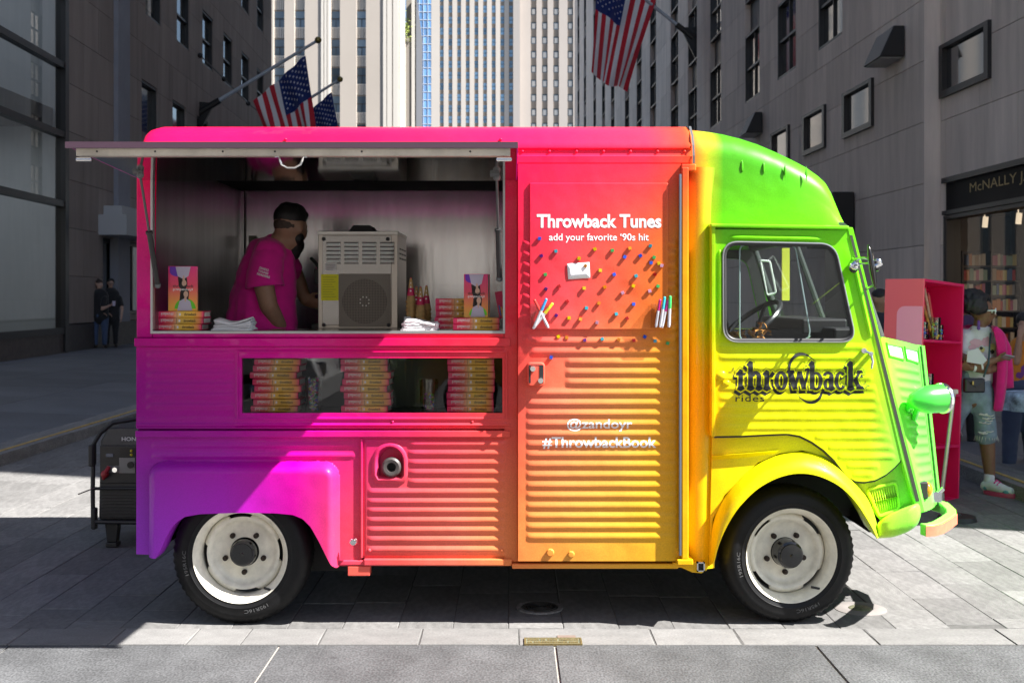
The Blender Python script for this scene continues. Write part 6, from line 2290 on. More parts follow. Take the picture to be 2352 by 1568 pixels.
# napkin stacks: crumpled paper
def napkins(loc, w, h, label, seed):
    rr = random.Random(seed)
    t = thing('napkin_stack', label, 'napkins', loc, 'white napkins on the counter')
    n = 9
    for k in range(n):
        b = MB()
        z = h * k / n
        ang = rr.uniform(-.12, .12)
        rows = []
        for j in range(5):
            row = []
            for i in range(10):
                s, q = i / 9 - .5, j / 4 - .5
                x = s * w * (1 - .12 * (k / n)) + .006 * math.sin(5 * q + k) + (.05 * w * k / n * .5)
                y = q * .11
                zz = z + .010 * math.sin(s * 5 + seed + k * .5) * (k / n) + .006 * math.sin(q * 6 + k) + .02 * (k / n) * (abs(s) ** 2)
                row.append((x * math.cos(ang) - y * math.sin(ang), x * math.sin(ang) + y * math.cos(ang), zz))
            rows.append(row)
        b.grid(rows)
        o = part('napkin', b, pm('white_paper', (.66, .66, .68), .8), t, 180, local=True, fixn=False)
        so = o.modifiers.new('thickness', 'SOLIDIFY'); so.thickness = .006; so.offset = 1
    return t
napkins((X(541, 5.47), 5.45, ZC), .185, .045, 'white folded napkin pile on the counter beside the worker', 1)
napkins((X(965, 5.45), 5.44, ZC), .17, .040, 'white crumpled napkin pile on the counter by the sugar cones', 5)
# cones in stacks, each with a printed sleeve on the topmost
M_cone = pm('wafer_cone', (.42, .27, .10), .7, nz=(40, .25), bump=(120, .4, .002))
M_sleeve = pm('magenta_sleeve', lin((190, 25, 80)), .5)
cm = MB(); cm.lathe([(.0, .118), (.006, .117), (.0235, .004), (.0275, .0), (.0275, -.005), (.022, -.004), (.02, .0)], (0, 0, 0), (0, 0, 1), n=18)
ME_cone = cm.mesh('sugar_cone', M_cone, smooth=50)
sm_ = MB(); sm_.lathe([(.0, .122), (.004, .121), (.0205, .03), (.0202, .03)], (0, 0, 0), (0, 0, 1), n=18)
ME_sleeve = sm_.mesh('sleeve', M_sleeve, smooth=50)
sw_ = MB()
for k in range(3):
    sw_.box(-.004 + .001 * k, .004 - .001 * k, -.0185 + .0042 * k, -.0175 + .0042 * k, .05 + .02 * k, .058 + .02 * k)
ME_mark = sw_.mesh('sleeve_print', M_wink, smooth=0)
for si, (u, Y, n, nm) in enumerate(((944, 5.78, 10, 'tallest stack, against the ice cream machine'), (957, 5.88, 10, 'shorter stack, behind and between the two others'), (966, 5.74, 10, 'middle stack'), (979, 5.80, 10, 'stack farthest from the ice cream machine'))):
    zt = {0: 639, 1: 659, 2: 660, 3: 657}[si]
    ztip = CZ - (zt - HY) / F * Y
    z0 = ztip - .118 - (n - 1) * .0205
    for k in range(n):
        z = z0 + .0205 * k
        if z < ZC: continue
        lab = 'wafer cone, %s from the top in the %s' % (ORD[n - 1 - k], nm)
        o = bpy.data.objects.new('wafer_cone', ME_cone); COL.objects.link(o)
        o.location = (X(u, Y) + rk.uniform(-.001, .001), Y, z); o['label'] = lab if k < n - 1 else 'wafer cone in a magenta sleeve topping the %s' % nm
        o['category'] = 'cone'; o['group'] = 'wafer cones stacked on the counter'
        if k == n - 1:
            s = bpy.data.objects.new('sleeve', ME_sleeve); COL.objects.link(s); s.parent = o
            q = bpy.data.objects.new('sleeve_print', ME_mark); COL.objects.link(q); q.parent = s
# ice cream machine, its back to the hatch
Ym = 6.02
MX0, MX1 = X(730, Ym), X(914, Ym)
MZ0, MZ1 = ZC - .01, CZ - (531 - HY) / F * Ym
IM = thing('ice_cream_machine', 'stainless soft ice machine with louvres and a square fan grille', 'ice cream machine', ((MX0 + MX1) / 2, Ym, ZC))
b = MB(); b.box(MX0, MX1, Ym + .004, Ym + .48, MZ0, MZ1 - .012)
part('body', b, pm('machine_steel', (.34, .31, .28), .3, 1.0, bump=(2, .2, .01)), IM, 0, bev=.004)
b = MB(); b.box(MX0 - .002, MX1 + .002, Ym - .006, Ym + .49, MZ1 - .018, MZ1)
part('lid', b, pm('pale_steel', (.42, .41, .39), .3, 1.0), IM, 0, bev=.003)
def mu(u): return X(u, Ym)
def mv(v): return CZ - (v - HY) / F * Ym
b = MB(); b.box(mu(741), mu(899), Ym - .006, Ym + .003, MZ0 + .02, mv(541))
pn = part('back_panel', b, pm('satin_steel', (.27, .26, .25), .24, 1.0, bump=(1.5, .35, .01), stretch=(3, 3, 1)), IM, 0, bev=.002)
for c0 in (751, 792, 833, 874):
    for k in range(5):
        b = MB()
        v = 558 + 9.5 * k
        x0, x1 = mu(c0), mu(c0 + 31)
        b.add([(x0, Ym - .0065, mv(v)), (x1, Ym - .0065, mv(v)), (x1, Ym - .0065, mv(v + 6)), (x0, Ym - .0065, mv(v + 6)), (x0 + .004, Ym - .020, mv(v + 1.5)), (x1 - .004, Ym - .020, mv(v + 1.5))],
              [(4, 5, 2, 3), (0, 4, 3), (1, 2, 5)])
        lo_ = part('louvre', b, pm('pale_louvre', (.80, .83, .80), .45), pn, 0, fixn=False)
b = MB()
for c0 in (751, 792, 833, 874):
    for k in range(6):
        v = 556 + 9.5 * k
        b.box(mu(c0 - 1), mu(c0 + 32), Ym - .0068, Ym - .006, mv(v + 2.5), mv(v))
part('louvre_slot', b, M_dark, pn, 0, kind='stuff')
b = MB()
for (u, v) in ((744, 549), (891, 549), (744, 746), (893, 746)):
    b.lathe([(0, .012), (.009, .010), (.011, .0)], (mu(u), Ym - .006, mv(v)), (0, -1, 0), n=12)
part('knob', b, M_rubber, pn)
# fan grille: real perforated sheet = crossing bars over a dark box, fan behind it
gx0, gx1, gz0, gz1 = mu(779), mu(899) - .004, mv(750), mv(629)
b = MB(); b.box(gx0, gx1, Ym - .0066, Ym - .0061, gz0, gz1)
part('fan_opening', b, pm('grille_back', (.16, .15, .14), .6), pn, 0)
b = MB()
ng = 33
for k in range(ng + 1):
    x = gx0 + (gx1 - gx0) * k / ng
    b.box(x - .0011, x + .0011, Ym - .0098, Ym - .0084, gz0, gz1)
    z = gz0 + (gz1 - gz0) * k / ng
    b.box(gx0, gx1, Ym - .0102, Ym - .0088, z - .0011, z + .0011)
part('grille', b, pm('grille_steel', (.20, .175, .15), .4, .8), pn, 0, kind='stuff')
fcx, fcz = mu(838), mv(692)
b = MB()
b.lathe([(0, 0), (.118, 0), (.118, .0004)], (fcx, Ym - .007, fcz), (0, -1, 0), n=40)
fan_ = part('fan', b, M_dark, pn, 0, fixn=False)
b = MB()
for k in range(8):
    a = R(45 * k + 20)
    b.cyl((fcx + .024 * math.cos(a), Ym - .0108, fcz + .024 * math.sin(a)), (fcx + .024 * math.cos(a), Ym - .0102, fcz + .024 * math.sin(a)), .004, n=8)
part('fan_hub', b, pm('hub_white', (.6, .6, .58), .5), pn, 0, kind='stuff')
b = MB(); b.box(mu(738), mu(778), Ym - .0085, Ym - .0066, mv(690), mv(630))
ys_ = part('yellow_notice', b, pm('yellow_sticker', lin((214, 208, 20)), .6), pn, 0)
b = MB()
for k in range(9):
    b.box(mu(742), mu(742 + 32 - (k * 7 % 11)), Ym - .0092, Ym - .0084, mv(636 + 5.6 * k + 1.1), mv(636 + 5.6 * k))
part('notice_text', b, pm('olive_print', (.30, .29, .02), .6), ys_, 0, kind='stuff')
b = MB(); b.box(mu(747), mu(774), Ym - .0075, Ym - .0064, mv(621), mv(604))
rp_ = part('rating_plate', b, pm('pale_label', (.55, .53, .52), .5), pn, 0)
b = MB()
for k in range(4):
    b.box(mu(750), mu(771 - k * 2), Ym - .0082, Ym - .0075, mv(608 + 3.4 * k + 1.2), mv(608 + 3.4 * k))
part('plate_text', b, pm('grey_print', (.22, .20, .20), .6), rp_, 0, kind='stuff')
b = MB()
for k in range(3):
    for j in range(3):
        b.box(MX1 + .0005, MX1 + .0012, Ym + .08 + .13 * j, Ym + .18 + .13 * j, mv(568 + 11 * k) - .008, mv(568 + 11 * k))
part('side_louvre', b, M_dark, IM, 0, kind='stuff')
b = MB(); z = MZ1
b.add([(mu(796), Ym + .05, z), (mu(856), Ym + .05, z), (mu(846), Ym + .06, z + .035), (mu(808), Ym + .06, z + .035), (mu(796), Ym + .3, z), (mu(856), Ym + .3, z), (mu(846), Ym + .29, z + .035), (mu(808), Ym + .29, z + .035)],
      [(0, 1, 2, 3), (4, 7, 6, 5), (0, 4, 5, 1), (1, 5, 6, 2), (2, 6, 7, 3), (3, 7, 4, 0)])
part('hopper_cover', b, M_rubber, IM, 0)
b = MB()
x = MX0 - .002
b.box(x - .05, x, Ym + .20, Ym + .40, mv(650), mv(615)); b.box(x - .02, x, Ym + .2, Ym + .4, mv(740), mv(650)); b.tube([(x - .04, Ym + .3, mv(615)), (x - .06, Ym + .3, mv(600)), (x - .085, Ym + .28, mv(588))], .010, 8)
b.box(x - .05, x, Ym + .1, Ym + .4, mv(757), mv(745))
part('dispensing_lever', b, M_rubber, IM, 0, bev=.004)
# little carton between machine and cones
b = MB(); b.box(X(929, 5.75), X(944, 5.75), 5.72, 5.76, ZC, Z(727, 5.72))
solo('carton', b, pm('pale_grey_card', (.5, .5, .52), .7), 'small pale grey carton between machine and cones', 'carton', (X(936, 5.75), 5.74, ZC), bev=.001)
# magenta card of colourful clips hanging at the right end of the counter
b = MB(); c = at(1150, 700, 5.46)
rt = Matrix.Rotation(R(-10), 3, 'Y')
b.obox(c, (.035, .004, .13), rt)
tcd = thing('hanging_card', 'narrow magenta card with coloured clips beside the right post', 'card', c)
part('card', b, M_sleeve, tcd, 0)
for k, cl in enumerate(((.05, .1, .4), (.6, .3, .05), (.7, .6, .1))):
    b = MB(); b.obox(c + rt @ Vector((-.008 + .008 * k, -.005, -.025 - .01 * k)), (.006, .006, .05), rt)
    part('clip', b, pm('clip_%d' % k, cl, .4), tcd, 0)
# display window: two tumblers with paper stars
def tumbler(u, Y, z0, r, h, label, n, dens):
    c = Vector((X(u, Y), Y, z0))
    t = thing('tumbler', label, 'tumbler', c, 'tumblers of coloured stars in the display window')
    b = MB(); b.lathe([(0, .003), (r * .85, .003), (r, h), (r * .96, h), (r * .82, .006), (0, .006)], c, (0, 0, 1), n=24)
    part('glass', b, glass('tumbler_glass', (.93, .94, .95), .02, 1.0), t)
    rr = random.Random(int(u))
    cols = ((.55, .03, .20), (.03, .10, .55), (.05, .45, .06), (.65, .50, .03), (.35, .03, .45), (.65, .62, .6), (.03, .4, .5))
    for k in range(n):
        q = Matrix.Rotation(rr.uniform(0, 6), 3, 'Z') @ Matrix.Rotation(rr.uniform(-1.3, 1.3), 3, 'X')
        a = rr.uniform(0, 6.3); d = r * .68 * math.sqrt(rr.random())
        p = c + Vector((d * math.cos(a), d * math.sin(a), .01 + h * dens * k / n))
        ring = []
        for i in range(10):
            s = .0105 if i % 2 == 0 else .005
            ring.append(Vector((s * math.cos(R(36 * i)), s * math.sin(R(36 * i)), 0)))
        b = MB()
        b.add([p + q @ Vector((0, 0, .004))] + [p + q @ v for v in ring] + [p + q @ Vector((0, 0, -.004))], [(0, 1 + i, 1 + (i + 1) % 10) for i in range(10)] + [(11, 1 + (i + 1) % 10, 1 + i) for i in range(10)])
        part('paper_star', b, pm('star_%d' % (k % 7), cols[k % 7], .4), t, 0, fixn=False)
tumbler(720, 5.375, ZD, .040, .155, 'clear tumbler heaped with coloured paper stars between two book stacks', 90, .95)
tumbler(985, 5.39, ZD, .045, .15, 'clear tumbler with few coloured bits next to the stack by the door', 26, .5)

# ---- push pins, card and pen boxes on the sliding door
PINS = [('blue', 1348 - 0, 0)]
def dz(zx, zy): return ((1270 + zx * .3698) / 1.08844, (380 + zy * .3698) / 1.08844)
pins = [('blue', 212, 583), ('teal', 325, 670), ('purple', 226, 700), ('yellow', 480, 718), ('yellow', 587, 655), ('green', 706, 666), ('orange', 822, 652), ('teal', 962, 633), ('blue', 788, 710), ('blue', 895, 700), ('green', 986, 711), ('blue', 966, 748), ('yellow', 1018, 751), ('pink', 1040, 768), ('orange', 526, 768), ('yellow', 622, 799), ('green', 253, 827), ('purple', 258, 924), ('red', 347, 908), ('blue', 716, 827), ('orange', 653, 912), ('yellow', 515, 920), ('teal', 866, 838), ('red', 994, 826), ('yellow', 846, 904), ('pink', 774, 950), ('green', 1014, 908), ('pink', 956, 938), ('red', 401, 1009), ('orange', 614, 1022), ('blue', 847, 1027), ('teal', 530, 1055), ('purple', 327, 1103), ('yellow', 412, 1120), ('orange', 487, 1130), ('teal', 730, 1094), ('red', 806, 1124), ('pink', 602, 1150),
        ('yellow', 340, 1246), ('orange', 397, 1253), ('purple', 520, 1270), ('teal', 636, 1262), ('orange', 748, 1266), ('red', 850, 1273), ('blue', 925, 1247), ('teal', 993, 1276), ('green', 1078, 1290), ('blue', 290, 1386)]
PC = {'blue': (.02, .10, .65), 'teal': (.02, .38, .48), 'purple': (.16, .02, .28), 'yellow': (.78, .58, .01), 'green': (.04, .42, .10), 'orange': (.72, .25, .01), 'pink': (.65, .35, .50), 'red': (.50, .01, .015)}
bycol = {}
for c, zx, zy in pins: bycol.setdefault(c, []).append(zx)
for c in bycol: bycol[c].sort()
pinmesh = {}
def pinmat(c, col):
    m = pm('pin_' + c, col, .1, coat=.5)
    p = m.node_tree.nodes['Principled BSDF']
    p.inputs['Transmission Weight'].default_value = .35
    return m
for c, col in PC.items():
    b = MB()
    b.mat(0).box(-.0072, .0072, -.0090, -.0008, -.0072, .0072)
    b.mat(1).cyl((0, -.006, 0), (0, 0, 0), .0032, n=8)
    me = b.mesh('push_pin', [pinmat(c, col), M_chrome], smooth=0)
    pinmesh[c] = me
for c, zx, zy in pins:
    u, v = dz(zx, zy)
    onb = zy < 1195
    y = (YB if onb else YD - door_bump(X(u, YD), Z(v, YD)))
    o = bpy.data.objects.new('push_pin', pinmesh[c]); COL.objects.link(o)
    p = at(u, v, y)
    o.location = p
    o.rotation_euler = (rk.uniform(-.15, .15), rk.uniform(-.5, .5), rk.uniform(-.15, .15))
    i = bycol[c].index(zx); n = len(bycol[c])
    o['label'] = '%s cube push pin, %s %s one on the door from the handle side' % (c, ORD[i], c)
    if c == 'orange' and zx == 526: o['label'] = 'orange cube push pin holding the white card on the door'
    if zy > 1380: o['label'] = 'blue cube push pin just above the door handle'
    o['category'] = 'push pin'; o['group'] = 'cube push pins on the sliding door'
# white card under a pin
u, v = dz(478, 803)
c = at(u, v, YB - .0035)
b = MB()
rot = Matrix.Rotation(R(-3.5), 3, 'Y')
rows = []
for j in range(4):
    rows.append([c + rot @ Vector((-.051 + .102 * i / 6, .002 - .0012 * math.sin(math.pi * j / 3) - .004 * (i / 6 - .5) ** 2, -.036 + .072 * j / 3)) for i in range(7)])
b.grid(rows)
cd = solo('note_card', b, pm('white_card', (.82, .82, .83), .7), 'small white blank card pinned to the red door board', 'card', c, smooth=180)
cd.modifiers.new('thickness', 'SOLIDIFY').thickness = .0008
# pen boxes
def pen_box(u0, u1, v0, v1, label, pens, base):
    y = YB
    x0, x1, z0, z1 = X(u0, y), X(u1, y), Z(v1, y), Z(v0, y)
    t = thing('pen_box', label, 'pen box', ((x0 + x1) / 2, y, z0), 'clear pen boxes on the door')
    b = MB()
    b.box(x0, x1, y - .036, y - .034, z0, z1); b.box(x0, x1, y - .003, y - .001, z0, z1 - .0); b.box(x0, x0 + .002, y - .034, y - .003, z0, z1); b.box(x1 - .002, x1, y - .034, y - .003, z0, z1); b.box(x0, x1, y - .034, y - .003, z0, z0 + .002)
    part('box', b, glass('acrylic', (.97, .97, .98), .04, .35), t, 0)
    for k, (a, bb_, capc, cname, pos) in enumerate(pens):
        p0 = Vector((X(a[0], y), y - .018 - .004 * (k % 2), Z(a[1], y))); p1 = Vector((X(bb_[0], y), y - .016 - .004 * (k % 2), Z(bb_[1], y)))
        d = (p1 - p0)
        m = p0 + d * .60
        pt = thing('marker_pen', 'white marker with a %s cap, %s' % (cname, pos), 'marker', p0, 'markers in the pen boxes')
        b = MB(); b.cyl(p0, m, .0066, n=12); b.cyl(p0 - d.normalized() * .006, p0, .005, n=12)
        part('barrel', b, pm('white_plastic', (.74, .74, .75), .35), pt)
        b = MB(); b.cyl(m, p1, .0072, .0066, n=12); b.ball(p1, .0066, 10, 6)
        part('cap', b, pm('cap_' + cname, capc, .3, coat=.3), pt)
pen_box(1219, 1262, 697, 756, 'clear pen box at the handle side edge of the door board', [
    ((1258, 750), (1228, 690), (.60, .03, .02), 'red', 'crossing in the box by the handle side'),
    ((1228, 748), (1254, 688), (.03, .28, .60), 'blue', 'leaning right in the box by the handle side'),
    ((1226, 752), (1268, 698), (.75, .66, .03), 'yellow', 'leaning farthest right in the box by the handle side')], 0)
pen_box(1494, 1539, 697, 752, 'clear pen box at the green cab edge of the door board', [
    ((1506, 748), (1515, 690), (.50, .0, .16), 'crimson', 'leftmost in the box nearest the cab'),
    ((1515, 748), (1525, 684), (.02, .42, .50), 'turquoise', 'second in the box nearest the cab'),
    ((1520, 749), (1533, 692), (.55, .0, .22), 'magenta', 'third in the box nearest the cab'),
    ((1535, 748), (1538, 682), (.04, .60, .14), 'green', 'rightmost in the box nearest the cab')], 0)
# ------------------------------------------------------------------ people
def limb(mb, ps, rs, n=14):
    ps = [Vector(p) for p in ps]
    for p, r in zip(ps, rs):
        mb.ball(p, r, n, 8)
    for i in range(len(ps) - 1):
        if (ps[i + 1] - ps[i]).length > 1e-4:
            mb.cyl(ps[i], ps[i + 1], rs[i], rs[i + 1], n)
def squash(mb, start, c, fy):
    """flatten the points added since start, front to back, about the distance c"""
    for i in range(start, len(mb.v)):
        p = mb.v[i]
        mb.v[i] = (p[0], c + (p[1] - c) * fy, p[2])
def blob(name, mb, mat, parent, voxel=.014, it=5, fold=None, label=None):
    """fuse the shapes of mb into one continuous skin"""
    org = WLOC.get(parent.name, Vector())
    me = mb.mesh(name, mat, org, 180)
    o = bpy.data.objects.new(name, me)
    COL.objects.link(o)
    r = o.modifiers.new('fuse', 'REMESH'); r.mode = 'VOXEL'; r.voxel_size = voxel; r.use_smooth_shade = True
    s = o.modifiers.new('smooth', 'SMOOTH'); s.iterations = it; s.factor = .5
    dg = bpy.context.evaluated_depsgraph_get()
    nm = bpy.data.meshes.new_from_object(o.evaluated_get(dg))
    o.modifiers.clear()
    o.data = nm
    bpy.data.meshes.remove(me)
    nm.name = name
    if fold:                                    # cloth folds: shift points along their normals
        amp, sc, seed = fold
        for v in nm.vertices:
            p = v.co * sc + Vector((seed, 0, 0))
            d = amp * (mnoise.noise(Vector((p.x * 1.0, p.y, p.z * .55))) + .5 * mnoise.noise(p * 2.3))
            v.co += v.normal * d
    nm.polygons.foreach_set('use_smooth', [True] * len(nm.polygons))
    nm.materials.clear(); nm.materials.append(mat)
    o.parent = parent
    WLOC[o.name] = org
    if label: o['label'] = label
    return o
def skin(name, c): return pm(name, c, .5, nz=(25, .10), spec=.4)
SK_tan = skin('skin_tan', (.33, .185, .12)); SK_brown = skin('skin_brown', (.20, .098, .055)); SK_dark = skin('skin_dark', (.13, .065, .04)); SK_pale = skin('skin_pale', (.48, .30, .23))
HAIR = pm('black_hair', (.010, .008, .008), .55, nz=(60, .5), bump=(150, .8, .004))
def cloth(name, c, r=.85): return pm(name, c, r, nz=(14, .10), bump=(70, .25, .003), sheen=.2)
M_tee = cloth('magenta_tshirt', lin((214, 10, 140)))
M_blk = cloth('black_cloth', (.012, .012, .014))
M_jean = cloth('dark_jeans', (.035, .05, .10))
M_den = pm('washed_denim', (.20, .26, .31), .85, nz=(9, .35), bump=(90, .3, .003))
M_wht = cloth('white_cotton', (.62, .61, .64))
M_blz = cloth('magenta_blazer', lin((205, 12, 115)))
M_shoe = pm('white_sneaker', (.6, .6, .62), .5)
def hand(mb, wrist, direc, side, s=1.0, curl=.5):
    """palm, four fingers of unequal length with bends, thumb off the side of the palm"""
    d = Vector(direc).normalized(); sd = Vector(side).normalized(); nrm = d.cross(sd).normalized()
    w = Vector(wrist)
    for k in range(4):
        base = w + d * .075 * s + sd * (.027 - .018 * k) * s
        mb.cyl(w + sd * (.018 - .012 * k) * s, base, .015 * s, .012 * s, 8)
        L = (.068, .078, .072, .056)[k] * s
        q1 = base + (d * (1 - curl * .3) + nrm * curl * .5).normalized() * L * .45
        q2 = q1 + (d * (1 - curl * .9) + nrm * curl).normalized() * L * .32
        q3 = q2 + (d * (1 - curl * 1.4) + nrm * curl * 1.3).normalized() * L * .24
        limb(mb, [base, q1, q2, q3], [.0095 * s, .0085 * s, .008 * s, .007 * s], 8)
    t0 = w + d * .022 * s + sd * .032 * s
    t1 = t0 + (d * .7 + sd * .75).normalized() * .036 * s
    t2 = t1 + (d + sd * .25 + nrm * .2).normalized() * .030 * s
    limb(mb, [w + d * .015 * s + sd * .012 * s, t0, t1, t2], [.014 * s, .0125 * s, .0105 * s, .0085 * s], 8)
def head(mb, c, fwd, h=.225, up=Vector((0, 0, 1))):
    """skull, jaw, nose, brow, lips, ears; fwd is the gaze"""
    f = Vector(fwd).normalized(); sd = f.cross(up).normalized(); u = sd.cross(f).normalized()
    M = Matrix((sd, f, u)).transposed()
    k = h / .225
    mb.ball(c + u * .022 * k - f * .012 * k, .1 * k, 18, 12, sc=(.77, .93, .93), rot=M)
    mb.ball(c - u * .045 * k + f * .022 * k, .07 * k, 16, 10, sc=(.82, .92, .95), rot=M)
    mb.ball(c - u * .086 * k + f * .052 * k, .028 * k, 10, 8, sc=(1.1, .9, .8), rot=M)          # chin
    limb(mb, [c + u * .022 * k + f * .083 * k, c - u * .004 * k + f * .098 * k, c - u * .020 * k + f * .108 * k], [.010 * k, .012 * k, .0155 * k], 8)
    mb.ball(c - u * .022 * k + f * .094 * k, .018 * k, 10, 6, sc=(1.2, .7, .7), rot=M)
    mb.ball(c - u * .048 * k + f * .083 * k, .017 * k, 10, 6, sc=(1.5, .8, .75), rot=M)          # lips
    for s in (-1, 1):
        mb.ball(c + sd * s * .033 * k + u * .026 * k + f * .068 * k, .02 * k, 8, 6, sc=(1.2, .8, .5), rot=M)
        mb.ball(c + sd * s * .040 * k - u * .016 * k + f * .058 * k, .025 * k, 8, 6, sc=(1, .8, 1), rot=M)
        mb.ball(c + sd * s * .078 * k - u * .004 * k - f * .010 * k, .030 * k, 10, 8, sc=(.3, .62, 1.05), rot=M)
    return M
def eyes(t, c, fwd, h=.225):
    f = Vector(fwd).normalized(); sd = f.cross(Vector((0, 0, 1))).normalized(); u = sd.cross(f); k = h / .225
    b = MB()
    for s in (-1, 1):
        p = c + sd * s * .033 * k + u * .006 * k + f * .076 * k
        b.mat(0).ball(p, .0125 * k, 10, 8); b.mat(1).ball(p + f * .0075 * k, .0066 * k, 8, 6)
    part('eyes', b, [pm('eye_white', (.6, .58, .55), .3), pm('iris', (.02, .012, .008), .2)], t, 180)

def decal(o, ps, lift=.003):
    """lay flat points (x, z) of the place on the front of a cloth mesh"""
    org = WLOC.get(o.name, Vector())
    out = []
    for x, z in ps:
        ok, loc, nrm, idx = o.ray_cast(Vector((x - org.x, -3.0, z - org.z)), Vector((0, 1, 0)))
        out.append(tuple(loc + org - Vector((0, lift, 0))) if ok else None)
    return out
def decal_mesh(mb, o, ps, fs, lift=.003):
    d = decal(o, ps, lift)
    known = [p for p in d if p]
    if not known: return
    ym = sum(p[1] for p in known) / len(known)
    mb.add([p if p else (ps[i][0], ym, ps[i][1]) for i, p in enumerate(d)], fs)
def blotch(cx, cz, rx, rz, rnd_, n=14):
    ring = [(cx + rx * math.cos(2 * math.pi * k / n) * rnd_.uniform(.75, 1.1), cz + rz * math.sin(2 * math.pi * k / n) * rnd_.uniform(.75, 1.1)) for k in range(n)]
    return [(cx, cz)] + ring, [(0, 1 + k, 1 + (k + 1) % n) for k in range(n)]
# ---- the worker at the ice cream machine
Yw = 6.18
def W(u, v, dy=0.0): return at(u, v, Yw) + Vector((0, dy, 0))
wk = thing('person', 'man in a magenta t-shirt with beard working inside the serving hatch', 'person', (W(605, 700).x, Yw, .5))
sk = MB()
fw = Vector((.48, .84, -.26))
hc = W(668, 524)
head(sk, hc, fw, .238)
limb(sk, [W(634, 566), W(652, 548)], [.066, .06])
st = len(sk.v)
limb(sk, [W(600, 790), W(603, 720), W(612, 640), W(624, 590)], [.15, .15, .145, .11])
squash(sk, st, Yw, .72)
limb(sk, [W(622, 590, -.09), W(618, 650, -.14), W(628, 700, -.13), W(655, 762, -.04)], [.062, .056, .050, .036])
hand(sk, W(657, 768, -.03), (.35, .35, -.85), (.8, -.3, .3), 1.0, .5)
limb(sk, [W(640, 585, .14), W(668, 640, .17), W(690, 690, .16)], [.058, .05, .034])
hand(sk, W(691, 692, .16), (.8, -.1, -.2), (0, -.4, .9), 1.0, .6)
zf = .5
limb(sk, [W(580, 800, 0), Vector((W(580, 800).x, Yw, zf + .5)), Vector((W(580, 800).x, Yw + .02, zf + .06))], [.10, .07, .05])
limb(sk, [W(628, 800, .06), Vector((W(630, 800).x, Yw + .06, zf + .5)), Vector((W(630, 800).x, Yw + .08, zf + .06))], [.10, .07, .05])
blob('body', sk, SK_tan, wk, .012, 4)
tb = MB(); st = len(tb.v)
limb(tb, [W(599, 795), W(600, 740), W(603, 690), W(610, 635), W(618, 598), W(632, 572)], [.192, .183, .174, .162, .135, .09], 18)
squash(tb, st, Yw, .76)
limb(tb, [W(626, 582, -.07), W(620, 606, -.09)], [.090, .084])
limb(tb, [W(638, 582, .10), W(652, 618, .13)], [.08, .076])
tee = blob('tshirt', tb, M_tee, wk, .013, 4, fold=(.017, 9.0, 3.0))
def open_sleeve(t, pts_, rs, mat, seed, flat=.85):
    pts_ = [Vector(p) for p in pts_]
    b = MB(); rows = []
    N = 12
    for j in range(N + 1):
        f_ = j / N * (len(pts_) - 1); i0 = min(int(f_), len(pts_) - 2); q = f_ - i0
        c_ = pts_[i0].lerp(pts_[i0 + 1], q); r_ = rs[i0] + (rs[i0 + 1] - rs[i0]) * q
        d_ = (pts_[i0 + 1] - pts_[i0]).normalized()
        a_ = d_.cross(Vector((0, 1, 0))).normalized(); b_ = d_.cross(a_)
        row = []
        for k in range(24):
            t_ = 2 * math.pi * k / 24
            w_ = 1 + .07 * math.sin(3 * t_ + seed + 5 * j / N) * (j / N)
            row.append(c_ + a_ * math.cos(t_) * r_ * w_ + b_ * math.sin(t_) * r_ * w_ * flat)
        rows.append(row)
    b.grid(rows, wrap=True)
    o = part('sleeve', b, mat, t, 180, fixn=False)
    so = o.modifiers.new('thickness', 'SOLIDIFY'); so.thickness = .005
    return o
slv = open_sleeve(wk, [W(630, 572, -.07), W(622, 604, -.11), W(620, 632, -.125), W(623, 660, -.13)], [.070, .090, .096, .102], M_tee, 1)
b = MB()
for k, ln in enumerate(('ZANDO', 'YOUNG', 'READERS')):
    vs, fs = text_geo(ln, 1, .03)
    vs = fit(vs, 0, (.052, .056, .070)[k], -.0165 * k - .012, -.0165 * k)
    o0 = W(615, 614); ca, sa = math.cos(R(-17)), math.sin(R(-17))
    decal_mesh(b, slv, [(o0.x + p[0] * ca - p[1] * sa, o0.z + p[0] * sa + p[1] * ca) for p in vs], fs, .004)
part('sleeve_lettering', b, M_print, tee, 0, fixn=False)
hb = MB()
up = Vector((0, 0, 1)); f = fw.normalized(); sd = f.cross(up).normalized(); u3 = sd.cross(f); M3 = Matrix((sd, f, u3)).transposed()
hb.ball(hc + u3 * .050 - f * .022, .1, 18, 12, sc=(.84, .98, .80), rot=M3)
hb.ball(hc + u3 * .085 + f * .03, .07, 14, 10, sc=(.95, .9, .6), rot=M3)
for k in range(40):
    a, q = rk.uniform(0, 6.28), rk.uniform(.1, 1.2)
    hb.ball(hc + u3 * (.062 + .062 * math.cos(q)) - f * .012 + (sd * math.cos(a) * .078 + f * math.sin(a) * .09) * math.sin(q), .018, 6, 5)
blob('hair', hb, HAIR, wk, .009, 2)
fade = MB(); fade.ball(hc + u3 * .004 - f * .020, .0965, 16, 10, sc=(.79, .955, .62), rot=M3)
blob('hair_fade', fade, pm('hair_fade', (.05, .03, .022), .7, nz=(80, .4)), wk, .010, 2)
bd = MB(); bd.ball(hc - u3 * .082 + f * .052, .058, 14, 10, sc=(.98, .85, .95), rot=M3); bd.ball(hc - u3 * .118 + f * .062, .04, 10, 8, rot=M3); bd.ball(hc - u3 * .05 + f * .02 + sd * .045, .034, 10, 8); bd.ball(hc - u3 * .05 + f * .02 - sd * .045, .034, 10, 8)
blob('beard', bd, HAIR, wk, .010, 2, fold=(.004, 40, 1))
